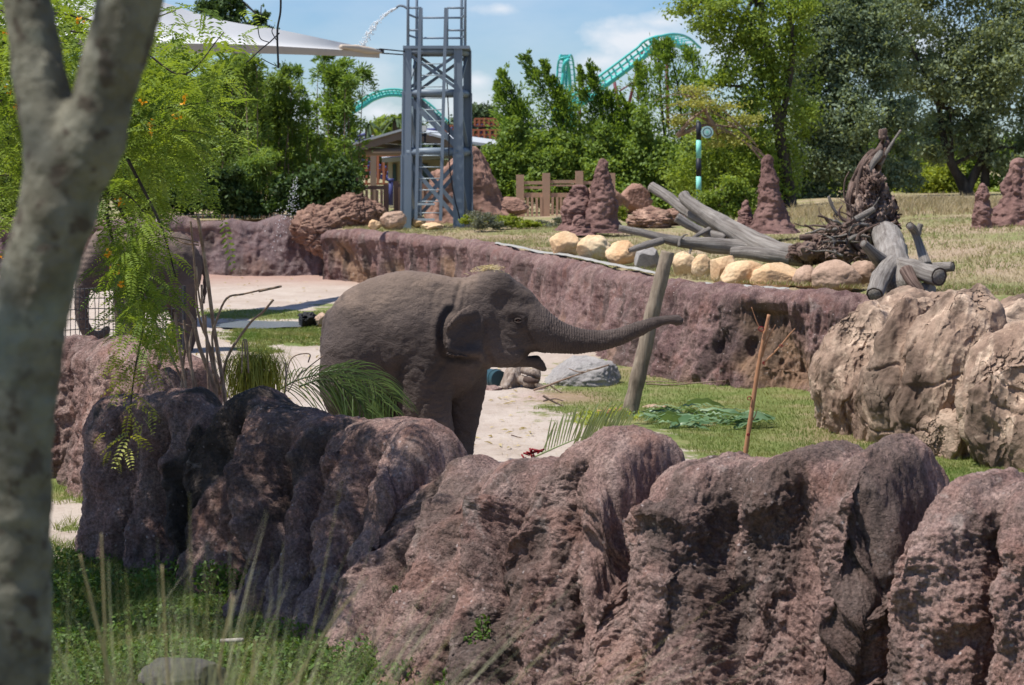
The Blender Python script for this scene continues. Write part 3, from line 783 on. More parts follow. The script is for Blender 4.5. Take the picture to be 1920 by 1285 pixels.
def columns(px, py, wob):
    X = px + wob; E_ = []
    for p, a in SEAM:
        q = np.array(p, float); E_.append(np.interp(py, q[:, 1], q[:, 0]))
    d = 0 * px
    for i in range(len(E_) - 1):
        w_ = E_[i + 1] - E_[i]; t = np.clip((X - E_[i]) / w_, 0, 1); inside = (X >= E_[i]) & (X < E_[i + 1])
        bul = (1 - np.abs(2 * t ** .85 - 1) ** 2.05) * SEAM[i][1] * 1.45
        d = np.where(inside, bul, d)
    for i in range(1, len(E_) - 1):
        d = d - .10 * np.exp(-((X - E_[i]) / 9.0) ** 2)
    return d
FE = [ # hollows and knobs (x1,y1,x2,y2,radius px,depth m)
    (1420, 1000, 1440, 1285, 75, -.17), (1500, 920, 1500, 1250, 60, -.16),
    (1300, 890, 1520, 862, 42, .10), (1345, 1000, 1290, 960, 34, .06), (1310, 1180, 1290, 1250, 26, -.10), (1350, 1100, 1300, 1110, 26, .05),
    (1430, 1120, 1440, 1150, 34, .06), (1385, 1150, 1440, 1165, 10, -.06), (1440, 1165, 1475, 1110, 8, -.06),
    (1650, 905, 1700, 905, 60, .05), (1640, 1010, 1715, 1000, 26, -.12), (1650, 1085, 1700, 1070, 40, .07), (1690, 1160, 1640, 1210, 34, -.14), (1600, 1130, 1640, 1190, 26, .05), (1720, 1210, 1690, 1240, 20, -.10),
    (1850, 1000, 1880, 1070, 40, -.13), (1800, 950, 1830, 960, 22, -.10), (1790, 1050, 1770, 1120, 36, .08), (1830, 1190, 1800, 1220, 28, -.09), (1600, 1245, 1590, 1270, 24, -.09), (1905, 1120, 1920, 1200, 40, .06), (1760, 1020, 1740, 1100, 24, -.05),
    (1180, 880, 1170, 900, 34, -.04), (1165, 1040, 1130, 1000, 26, -.07), (1160, 930, 1190, 960, 34, .05), (1140, 1090, 1165, 1080, 30, .04), (1200, 1080, 1190, 1200, 26, -.05),
    (970, 975, 945, 1050, 15, -.13), (955, 1050, 935, 1090, 10, -.12), (1090, 915, 1075, 985, 12, -.13), (1030, 985, 990, 1040, 11, -.11), (1020, 1060, 1010, 1080, 10, -.09), (928, 940, 932, 960, 12, -.10), (995, 890, 990, 945, 9, -.08), (1025, 890, 1020, 950, 8, -.06),
    (1060, 1110, 1065, 1165, 14, -.13), (1010, 1110, 990, 1130, 12, -.10), (985, 1150, 950, 1210, 12, -.09), (925, 1130, 930, 1200, 9, -.10), (910, 1060, 905, 1100, 8, -.07), (1060, 1010, 1040, 1020, 10, -.06),
    (755, 920, 756, 935, 9, -.12), (757, 955, 757, 965, 8, -.08), (840, 890, 855, 900, 15, -.07), (890, 960, 880, 975, 14, -.08), (870, 1020, 850, 1055, 11, -.09), (800, 990, 812, 1000, 12, -.05), (845, 1115, 840, 1130, 11, -.09), (780, 1130, 815, 1125, 9, -.08), (780, 1085, 770, 1100, 8, -.07), (715, 1080, 708, 1090, 8, -.07), (700, 960, 700, 1010, 7, -.07),
    (692, 935, 694, 940, 8, -.09), (780, 900, 700, 1100, 22, .05), (850, 920, 790, 1060, 24, .05),
    (350, 860, 360, 1010, 26, .07), (395, 760, 350, 860, 30, .05), (420, 850, 440, 1000, 20, -.08), (300, 790, 300, 1000, 14, -.09), (330, 860, 320, 1050, 10, -.08), (270, 800, 275, 960, 12, -.10), (235, 800, 240, 830, 30, -.06), (480, 900, 500, 1000, 45, .07), (560, 950, 530, 1060, 26, -.06), (505, 990, 515, 1020, 14, -.06), (640, 900, 600, 1040, 20, -.06)]
def disp_near(Gd, px, py, u, tf, front):
    q = Gd.copy()
    lean = 0.55 * np.exp(-((u - 760) / 330) ** 2)      # folds lean down-left in the middle stretch
    q[..., 0] = q[..., 0] + (Gd[..., 2]) * -lean
    wob = 26 * fbm(Gd * np.array([1.1, 1.1, 1.5]) + 2, 2) + 4 * fbm(Gd * 4 + 2, 2)
    d = columns(px, py, wob) * (.12 + .88 * front)
    d = d + 0.04 * fbm(np.stack([q[..., 0] * 2.1, q[..., 1] * 2.1, q[..., 2] * .7], -1), 2)
    r = ridged(np.stack([q[..., 0] * 5.6, q[..., 1] * 5.6, q[..., 2] * .6 + 3], -1), 3, .5)
    d = d + 0.085 * (r - 0.6) * (0.35 + .9 * sstep(1400, 1000, u)) * front
    pit = fbm(np.stack([q[..., 0] * 6.5, q[..., 1] * 6.5, q[..., 2] * 2.0 + 11], -1), 2)
    d = d - 0.085 * sstep(0.34, 0.52, pit) * front * sstep(1500, 1100, u)
    # cracks: thin sharp grooves
    f1, f2, _ = worley(np.stack([q[..., 0] * 2.4, q[..., 1] * 2.4, q[..., 2] * 1.5], -1) + .3 * np.stack([fbm(Gd * 3, 2), fbm(Gd * 3 + 5, 2), fbm(Gd * 3 + 8, 2)], -1), 8)
    d = d - .035 * sstep(.06, .0, f2 - f1) * front * sstep(-.1, .25, fbm(Gd * 1.3 + 4, 2))
    wx = 9 * fbm(Gd * 3.1 + 5, 2); wy = 9 * fbm(Gd * 3.1 + 9, 2)
    d = d + feat(px + wx, py + wy, FE, .0024) * 1.2 * front + buttress(px + wx * .7, py, B) * front
    d = blur(blur(d, 4, 3), 2, 2)
    # dark streaks run down the wall in bands, stronger towards its left end
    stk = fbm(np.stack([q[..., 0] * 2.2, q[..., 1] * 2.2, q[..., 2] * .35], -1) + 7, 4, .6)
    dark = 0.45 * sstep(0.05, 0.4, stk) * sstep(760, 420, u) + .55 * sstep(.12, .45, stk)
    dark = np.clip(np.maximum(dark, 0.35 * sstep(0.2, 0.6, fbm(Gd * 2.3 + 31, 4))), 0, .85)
    tone = 0.55 * sstep(0.05, 0.4, fbm(Gd * 1.8 + 3, 3)) * sstep(1300, 1650, u) * sstep(0.45, 0.9, tf) + .35 * sstep(.1, .5, fbm(Gd * 1.5 + 13, 3)) * sstep(.5, .9, tf)
    return d, np.clip(tone, 0, .7), dark
def fine_near(Gd, u):
    return 0.022 * fbm(Gd * 5.2, 2, 0.5) + .010 * (ridged(Gd * np.array([7, 7, 3.0]) + 3, 3) - .6) + (0.010 + .006 * sstep(900, 1300, u)) * fbm(Gd * 23, 3, 0.7)
disp_near.fine = fine_near
nw = wall('rock_wall', NEAR, 1150, 300, 0.24, [(183, 0.1), (300, .2), (600, .5), (900, .8), (1200, .5), (1600, .4), (2200, .4)], -0.12, disp_near, M['near_wall'], cap=(26, 50), pw=1.3, fit=True)
tag(nw, 'long folded reddish rock wall with rounded humps running across the foreground in front of the young elephant', 'rock wall')

# left wall behind the canes ---------------------------------------------------
def disp_simple(a1, a2, a3, lean=0.0, sc=1.0, darkamt=0.4):
    def f(Gd, px, py, u, tf, front):
        d = a1 * fbm(Gd * np.array([1.2, 1.2, .6]) * sc, 3)
        d = d + a2 * (ridged(np.stack([Gd[..., 0] * 2.6, Gd[..., 1] * 2.6, Gd[..., 2] * 0.6], -1) * sc, 4) - 0.6) + a3 * fbm(Gd * 6 * sc, 4, 0.6)
        dark = darkamt * sstep(0.1, 0.5, fbm(Gd * np.array([1.9, 1.9, .5]) * sc + 3, 4))
        return d, 0 * d, dark
    return f
LEFT = [(-330, 625, 17.6), (-100, 622, 17.4), (105, 628, 17.3), (150, 629, 17.25), (178, 632, 17.2), (188, 650, 17.2)]
l1 = wall('rock_wall', LEFT, 260, 130, 0.32, 0.25, -0.12, disp_simple(.1, .10, .05), M['near_wall'], cap=(0, 14))
tag(l1, 'reddish rock wall at the left edge beside the sandy patch, behind the forked trunk', 'rock wall')
LEFT2 = [(186, 655, 16.9), (194, 634, 16.8), (225, 628, 16.4), (262, 634, 16.0), (300, 645, 15.6), (336, 662, 15.3), (352, 690, 15.1)]
l2 = wall('rock_wall', LEFT2, 220, 120, 0.34, 0.12, -0.12, disp_simple(.1, .08, .05), M['near_wall'], cap=(16, 10))
tag(l2, 'short pinkish rock wall hump behind the dead canes, left of the yellow-green tuft', 'rock wall')

# terrace wall ------------------------------------------------------------------
TER = [(606, 470, 45.2), (612, 434, 45), (640, 429, 44.6), (700, 432, 43.2), (760, 438, 41.2), (830, 444, 39.2), (900, 450, 37.4), (985, 470, 33.4), (1040, 481, 31.5), (1100, 491, 29.8), (1200, 512, 27.1), (1300, 531, 24.8), (1340, 534, 24.4), (1400, 538, 24.0), (1450, 541, 23.8), (1540, 546, 23.4), (1600, 552, 23.1), (1680, 565, 22.6), (1800, 568, 22.3), (2100, 590, 21.5), (2600, 620, 19.9)]
FT = [(1430, 600, 1480, 700, 66, -.26), (1400, 660, 1440, 720, 36, -.12), (1350, 600, 1340, 690, 10, -.10), (1345, 540, 1342, 720, 6, -.10), (1545, 548, 1530, 690, 6, -.12), (985, 480, 990, 560, 9, -.12), (1000, 500, 1010, 600, 7, -.08), (1060, 560, 1050, 640, 12, -.10), (1120, 560, 1100, 650, 10, -.10), (1160, 560, 1150, 650, 10, -.08),
      (655, 480, 680, 530, 26, -.30), (740, 500, 745, 540, 18, -.18), (800, 480, 805, 530, 9, -.15), (870, 480, 865, 520, 9, -.12), (1320, 620, 1300, 700, 18, .08), (1240, 560, 1230, 680, 9, -.07), (1480, 560, 1500, 640, 16, -.05)]
def disp_ter(Gd, px, py, u, tf, front):
    sc = 1.0
    d = 0.13 * fbm(np.stack([Gd[..., 0] * 1.1, Gd[..., 1] * 1.1, Gd[..., 2] * .4], -1), 3)
    r = ridged(np.stack([Gd[..., 0] * 3.6, Gd[..., 1] * 2.6, Gd[..., 2] * .7], -1), 4, 0.55)
    d = d + 0.13 * (r - 0.62) + 0.022 * fbm(Gd * 7, 3, 0.6)
    pit = fbm(np.stack([Gd[..., 0] * 4.5, Gd[..., 1] * 4.5, Gd[..., 2] * .9 + 8], -1), 2)
    pd = sstep(.30, .55, pit) * front; d = d - .06 * pd
    d = d + feat(px + 4 * fbm(Gd * 2, 2), py, FT, .0045) * front
    und = sstep(1000, 700, u)
    tone = feat(px, py, [(1420, 600, 1480, 690, 60, 1.3), (1400, 680, 1450, 715, 40, 1.2), (640, 470, 690, 540, 34, 1.4), (735, 500, 748, 540, 22, 1.2), (830, 490, 850, 540, 16, 1)])
    tone = np.clip(tone + 0.5 * sstep(.1, .4, fbm(Gd * np.array([1.6, 1.6, .5]), 3)) * sstep(.35, .7, tf), 0, .95) * front
    dark = np.clip(.5 * sstep(0.05, 0.45, fbm(Gd * np.array([2.4, 2.4, .5]) + 3, 4)) + .45 * und * sstep(.15, .4, tf) * sstep(-.1, .3, fbm(Gd * np.array([3, 3, .4]) + 9, 3)), 0, .8) * front
    return d, tone, dark
tw = wall('retaining_wall', TER, 1500, 150, 0.26, [(606, -.25), (800, -.05), (1000, .2), (1300, .35), (1700, .3)], -0.12, disp_ter, M['terrace_wall'], cap=(22, 0), pw=0.8, lip=0.05)
tag(tw, 'mauve retaining wall of dripping rockwork below the row of tan boulders, behind the young elephant', 'retaining wall')
# pale concrete coping along the top
cp = [(930, 456), (985, 466), (1010, 473), (1060, 478), (1100, 486), (1150, 497), (1200, 506), (1235, 514)]
def coping(pts, wd, label):
    a = np.array(pts, float); pxs = np.linspace(a[0, 0], a[-1, 0], 90); pys = np.interp(pxs, a[:, 0], a[:, 1])
    Ys = np.interp(pxs, [t_[0] for t_ in TER], [t_[2] for t_ in TER]) + 0.16
    c = PV(pxs, pys, Ys); rows = []
    for k in range(7):
        f = k / 6; e = wd * (f - .5)
        zz = 0.022 * math.sin(f * math.pi)
        rows.append(c + np.stack([0.15 * e + 0 * pxs, e + .06 * (k < 3) * fbm(np.stack([pxs * .04, 0 * pxs, 0 * pxs], -1), 2), zz + .012 * fbm(np.stack([pxs * .06, 0 * pxs + k * .3, 0 * pxs], -1), 2) + 0 * pxs], -1))
    Gc = np.stack(rows, 1)
    o = mesh('coping', Gc.reshape(-1, 3), grid_faces(90, 7), M['concrete'], tw)
    return o
coping(cp, 0.34, '')
coping([(1320, 533), (1380, 536), (1430, 540), (1480, 543)], 0.25, '')

# back wall -----------------------------------------------------------------------
BACK = [(-1500, 409, 49.2), (-500, 410, 48), (150, 410, 47.6), (310, 408, 47.4), (345, 405, 47.4), (370, 412, 47.3), (430, 408, 47.2), (480, 414, 47.2), (530, 405, 47.1), (560, 420, 47.0), (640, 440, 46.8), (700, 440, 46.8)]
def disp_back(Gd, px, py, u, tf, front):
    d = 0.25 * fbm(Gd * np.array([.6, .6, .25]), 3) + 0.16 * (ridged(np.stack([Gd[..., 0] * 1.5, Gd[..., 1], Gd[..., 2] * .4], -1), 4) - .6) + .05 * fbm(Gd * 5, 3)
    dark = .65 * sstep(-.05, .5, fbm(Gd * np.array([1.4, 1.4, .25]) + 3, 4)) * front
    return d, 0.3 * sstep(0, .5, fbm(Gd * .7, 2)), dark
bw = wall('retaining_wall', BACK, 800, 90, .35, .25, -.12, disp_back, M['back_wall'])
tag(bw, 'purplish grey streaked retaining wall at the back of the sandy yard, below the dark shrubs', 'retaining wall')

# ------------------------------------------------------------------ boulders
def rock_vf(c, r, sub=4, amp=0.2, freq=1.3, cuts=6, seed=0, rz=0.0, ry=0.0, fine=0.03, lay=0.0, soft=0.06):
    V, F = ico(sub); V = V.copy(); rg = np.random.default_rng(seed)
    off = rg.uniform(-50, 50, 3)
    d = 1 + amp * fbm(V * freq + off, 3)
    P_ = V * d[:, None]
    for _ in range(cuts):
        n = rg.normal(size=3); n /= np.linalg.norm(n); h = rg.uniform(.66, .92)
        s = P_ @ n - h; P_ = P_ - n * (np.maximum(s, 0) * (1 - soft) )[:, None]
    P_ = P_ + V * (fine * fbm(V * 6 + off, 4, .6) + fine * .5 * fbm(V * 17 + off, 3))[:, None]
    if lay:
        P_ = P_ + V * (lay * ridged(P_ * np.array([1.5, 1.5, 5]) + off, 3))[:, None]
    P_ = P_ * np.asarray(r, float)
    if ry: x, z = P_[:, 0].copy(), P_[:, 2].copy(); P_[:, 0] = x * math.cos(ry) + z * math.sin(ry); P_[:, 2] = -x * math.sin(ry) + z * math.cos(ry)
    if rz: x, y = P_[:, 0].copy(), P_[:, 1].copy(); P_[:, 0] = x * math.cos(rz) - y * math.sin(rz); P_[:, 1] = x * math.sin(rz) + y * math.cos(rz)
    return P_ + np.asarray(c, float), F
def boulder_px(name, mat, x0, y0, x1, y1, Y, label, cat='boulder', group=None, depth=1.0, bury=0.12, parent=None, **k):
    """boulder filling a pixel box at distance Y"""
    h = (y1 - y0) / FPX * Y / 2; wd = (x1 - x0) / FPX * Y / 2
    c = P((x0 + x1) / 2, (y0 + y1) / 2, Y)
    V, F = rock_vf(c - np.array([0, 0, h * bury]), (wd, wd * depth, h * (1 + bury)), **k)
    o = mesh(name, V, F, mat, parent)
    if parent is None: tag(o, label, cat, group)
    elif label: o['label'] = label
    return o
# big sandstone formation on the right
form = thing('boulder_formation', 'massive tan and brown sandstone boulders at the right edge, bulging over the lawn', 'boulder formation', P(1740, 880, 18.0))
for i, (x0, y0, x1, y1, Y, dp, sd, ry) in enumerate([(1528, 575, 1720, 862, 19.8, 1.0, 5, .12), (1615, 585, 1800, 905, 19.0, .95, 11, .2), (1690, 560, 1900, 960, 18.6, 1.0, 16, .12), (1825, 580, 2110, 1000, 17.6, .9, 23, .1), (1620, 545, 1880, 700, 20.9, 1.2, 31, 0), (1790, 552, 2150, 760, 20.3, 1.1, 41, 0), (1730, 760, 1870, 905, 18.2, .8, 52, 0)]):
    h = (y1 - y0) / FPX * Y / 2; wd = (x1 - x0) / FPX * Y / 2; c = P((x0 + x1) / 2, (y0 + y1) / 2, Y)
    V, F = rock_vf(c, (wd * 1.12, wd * dp, h * 1.08), 6, .20, .9, 5, sd, 0, ry, .02, 0.0, .45)
    N = vnormals(V, F)
    rr = ridged(V * np.array([1.9, 1.9, 1.0]) + sd, 4)
    w1, w2, _ = worley(V * np.array([1.05, 1.05, .75]) + .35 * np.stack([fbm(V * 1.7, 2), fbm(V * 1.7 + 5, 2), fbm(V * 1.7 + 9, 2)], -1), 9)
    crack = sstep(.05, 0, w2 - w1)
    fl = ridged(np.stack([V[:, 0] * 1.9, V[:, 1] * 1.9, V[:, 2] * .55], -1) + sd, 3)
    V = V + N * (0.12 * (fl - .6) + 0.035 * (rr - .6) - .03 * crack * (V[:, 2] < 1.05) + .010 * fbm(V * 6, 3, .5))[:, None]
    mesh('boulder', V, F, M['boulder_formation'], form, True, {'dark': ('POINT', np.clip(.75 * sstep(.0, .45, fbm(V * np.array([1.7, 1.7, .5]) + 3, 4)), 0, 1))})
# strata boulders left of the tower
b2 = thing('boulder_formation', 'brown layered boulders above the back wall, left of the blue-grey tower', 'boulder formation', P(640, 430, 46.8))
for i, (x0, y0, x1, y1, Y, sd, ry) in enumerate([(548, 392, 650, 462, 46.6, 2, -.22), (610, 372, 700, 432, 46.9, 4, -.2), (650, 376, 722, 430, 47.4, 9, .25), (575, 430, 640, 480, 46.3, 14, .2), (560, 420, 600, 450, 46.2, 15, .2)]):
    h = (y1 - y0) / FPX * Y / 2; wd = (x1 - x0) / FPX * Y / 2; c = P((x0 + x1) / 2, (y0 + y1) / 2, Y)
    V, F = rock_vf(c, (wd * 1.1, wd, h * 1.15), 5, .2, 1.2, 8, sd, 0, ry, .05, .10, .1)
    w1, w2, _ = worley(V * 2.1, 3); cr_ = sstep(.08, 0, w2 - w1)
    mesh('boulder', V - (V - c) / np.linalg.norm(V - c, axis=1)[:, None] * (.08 * cr_)[:, None], F, M['brown_rock'], b2, True, {'dark': ('POINT', .5 * sstep(.1, .5, fbm(V * 1.3, 4)))})
boulder_px('boulder', M['tan_rock_dirty'], 712, 392, 760, 430, 44.6, 'rounded pinkish tan boulder leaning against the left leg of the tower', seed=3, amp=.15)
boulder_px('boulder', M['tan_rock'], 690, 412, 716, 430, 44.4, 'small pale tan boulder left of the pinkish one by the tower', seed=8)
boulder_px('boulder', M['tan_rock'], 770, 404, 800, 426, 45.5, 'small tan boulder between the feet of the tower', seed=9)
boulder_px('boulder', M['tan_rock'], 788, 418, 830, 432, 44.5, 'flat tan boulder low in front of the tower ladder', seed=19)
boulder_px('boulder', M['rust_rock'], 1153, 345, 1222, 400, 56, 'reddish brown boulder behind the tall twin termite mounds, at the foot of the hedge', seed=12, sub=5)
boulder_px('boulder', M['brown_rock'], 1180, 392, 1260, 430, 44, 'low layered brown rock ledge under the upper end of the fallen grey tree', seed=13, sub=5, lay=.2)
boulder_px('boulder', M['brown_rock'], 1235, 388, 1330, 420, 46, 'second low brown rock ledge behind the fallen grey tree', seed=14, sub=5, lay=.2)
boulder_px('boulder', M['rust_rock'], 1095, 342, 1175, 420, 52, 'reddish boulder squeezed between the twin termite mounds and the timber fence', seed=42, sub=5)
boulder_px('boulder', M['rust_rock'], 915, 370, 988, 404, 50, 'reddish lump of rock between the brown crag and the timber fence', seed=44, sub=5)
boulder_px('boulder', M['grey_rock'], 1020, 666, 1172, 738, 24.0, 'big smooth grey boulder on the lawn under the elephant\'s trunk', seed=21, sub=5, amp=.12, cuts=7, depth=.9, bury=.3)
# gap between left walls and near wall
boulder_px('boulder', M['near_wall'], 262, 690, 352, 790, 14.6, 'speckled grey-pink rock hump behind the dead canes', seed=61, sub=5, amp=.1, cuts=2)
boulder_px('boulder', M['near_wall'], 236, 655, 330, 760, 15.3, 'speckled rock hump right of the short pinkish wall, partly behind leaves', seed=62, sub=5, amp=.1, cuts=2)
# tan boulder row on the terrace
row = [(1031, 438, 1087, 474, 31.6, 'pale rounded tan boulder, leftmost of the row on the terrace edge', 'tan_rock', 71), (1080, 443, 1147, 484, 30.6, 'rounded tan boulder with a split face, second from the left in the terrace row', 'tan_rock', 72), (1137, 452, 1197, 492, 29.4, 'tan boulder tucked under the end of the lower grey limb', 'tan_rock', 73),
       (1190, 462, 1240, 505, 28.8, 'shaded grey block left of the leaning post, under the fallen grey tree', 'grey_rock', 74), (1262, 474, 1304, 517, 27.0, 'small orange-tan boulder just right of the leaning post top', 'tan_rock', 75), (1298, 480, 1334, 516, 26.6, 'small orange boulder between the post and the square white block', 'tan_rock', 76), (1330, 475, 1383, 526, 25.6, 'square pale block standing on the terrace edge, right of the leaning post', 'tan_rock', 77),
       (1352, 490, 1432, 533, 25.2, 'long tilted tan boulder leaning on the square pale block', 'tan_rock', 78), (1410, 496, 1500, 538, 24.9, 'long low tan boulder in the middle of the right half of the terrace row', 'tan_rock', 79), (1488, 500, 1540, 542, 24.7, 'dirty brown pointed boulder at the right part of the terrace row', 'tan_rock_dirty', 80), (1524, 492, 1615, 546, 24.3, 'pinkish brown slab boulder left of the sawn log ends', 'tan_rock_dirty', 81), (1590, 490, 1650, 540, 24.6, 'pale brown boulder behind the sawn log ends', 'tan_rock_dirty', 82)]
for x0, y0, x1, y1, Y, lab, mt, sd in row:
    if sd == 74: k = dict(cuts=12, amp=.05)
    elif sd == 77: k = dict(cuts=9, amp=.08)
    else: k = dict(cuts=6, amp=.14)
    ryv = {78: .32, 72: -.1, 79: .08}.get(sd, 0)
    boulder_px('boulder', M[mt], x0 - 2, y0 - 2, x1 + 2, y1 + 3, Y, lab, group='boulders along the terrace edge', sub=4, seed=sd, ry=-ryv, depth=.8, fine=.02, **k)
# big brown crag behind the tower
cg = P(880, 425, 50)
nn_, mm_ = 150, 110
th_ = np.linspace(0, 2 * math.pi, nn_, endpoint=False)[None]; tt_ = np.linspace(0, 1, mm_)[:, None]
Lf = np.interp(tt_, [0, .25, .5, .68, .72, .85, .96, 1], [84, 76, 72, 66, 50, 26, 12, 0]); Rf = np.interp(tt_, [0, .12, .3, .6, .85, .96, 1], [104, 92, 74, 54, 36, 22, 0])
cx0 = 876; cs = np.cos(th_); rad = np.where(cs < 0, Lf, Rf) / FPX * 50
yb_ = (Lf + Rf) / 2 * .85 / FPX * 50
hh = (425 - 277) / FPX * 50
Vc = np.stack([P(cx0, 425, 50)[0] + rad * cs, 50 + yb_ * np.sin(th_), P(0, 425, 50)[2] + tt_ * hh + 0 * th_], -1).reshape(-1, 3)
F = np.array([(i * nn_ + j, i * nn_ + (j + 1) % nn_, (i + 1) * nn_ + (j + 1) % nn_, (i + 1) * nn_ + j) for i in range(mm_ - 1) for j in range(nn_)])
Nn = vnormals(Vc, F)
q_ = Vc.copy(); q_[:, 0] += Vc[:, 2] * .35 * np.sign(Vc[:, 0] - P(cx0, 0, 50)[0])
Vc = Vc + Nn * (.16 * (ridged(q_ * np.array([1.6, 1.6, .2]), 4) - .6) + .12 * fbm(q_ * .8, 3) + .04 * fbm(Vc * 5, 3))[:, None]
crag = mesh('rock_crag', Vc, F, M['rust_rock'], None, True, {'dark': ('POINT', .6 * sstep(.0, .5, fbm(Vc * np.array([1.5, 1.5, .2]) + 4, 4)))})
tag(crag, 'tall reddish brown furrowed rock crag behind the right legs of the tower', 'rock crag')

# termite mounds ---------------------------------------------------------------------
def termite(x0, x1, ytop, ybase, Y, label, sd, shoulder=.55, lean=0.0, group='termite mounds on the terrace'):
    h = (ybase - ytop) / FPX * Y; w = (x1 - x0) / FPX * Y / 2 * 1.22; b = P((x0 + x1) / 2, ybase, Y)
    n, mth = 64, 90
    t_ = np.linspace(0, 1, mth)[:, None]; a = np.linspace(0, 2 * math.pi, n, endpoint=False)[None]
    pr = np.interp(t_, [0, .06, .18, .45, .8, .94, .985, 1], [1.25, 1.02, .80, shoulder + .05, shoulder * .62, shoulder * .5, shoulder * .3, 0.0]) * w
    V = np.stack([pr * np.cos(a) + lean * w * t_, pr * np.sin(a) * .9, (t_ * h) + 0 * a], -1) + b
    N = V - np.array([0, 0, 0]) - np.stack([b[0] + lean * w * t_ + 0 * a, b[1] + 0 * t_ + 0 * a, V[..., 2]], -1); N /= np.linalg.norm(N, axis=-1, keepdims=True) + 1e-6
    f = V * 1.0 + sd * 3.1
    V = V + N * (np.minimum(pr / w * 2.2, 1) * (w * .17 * fbm(f * 3.2 / max(h, .6), 3) + .10 * w * (ridged(f * np.array([5, 5, 1.6]), 3) - .6) + .035 * fbm(f * 9, 4, .65) + .012 * (0.5 - worley(f * 11, 2)[0])))[..., None]
    V[..., 2] -= .05
    Fc = [(i * n + j, i * n + (j + 1) % n, (i + 1) * n + (j + 1) % n, (i + 1) * n + j) for i in range(mth - 1) for j in range(n)]
    o = mesh('termite_mound', V.reshape(-1, 3), np.array(Fc), M['termite'], None, True, {'dark': ('POINT', .3 * sstep(.1, .5, fbm(V.reshape(-1, 3) * 4, 3)))})
    return tag(o, label, 'termite mound', group)
termite(1095, 1160, 293, 432, 40.5, 'tall slim reddish termite mound, the taller of the pair near the timber fence', 1, .62, .05)
termite(1055, 1110, 342, 428, 40.8, 'short stubby reddish termite mound left of its tall slim neighbour', 2, .95, .1)
termite(1060, 1110, 398, 436, 40.2, 'crumbly low termite heap at the foot of the tall and short pair', 12, .5)
termite(1412, 1482, 285, 432, 36, 'tall tapering brown termite mound behind the fallen grey tree, in front of a dark trunk', 3, .52, -.22)
termite(1376, 1420, 370, 432, 36.5, 'small pointed red termite mound left of the tall one behind the fallen grey tree', 4, .5)
termite(1640, 1690, 362, 440, 36, 'reddish termite mound half hidden behind the upturned roots', 5, .55, -.1)
termite(1755, 1788, 364, 412, 52, 'small distant termite mound in front of the bright yellow-green bush', 6, .5)
termite(1822, 1860, 338, 434, 33, 'narrow post-like termite mound left of the large one at the right edge', 7, .78, -.05)
termite(1856, 1942, 291, 428, 33.5, 'large conical termite mound at the right edge of the terrace', 8, .55, .15)
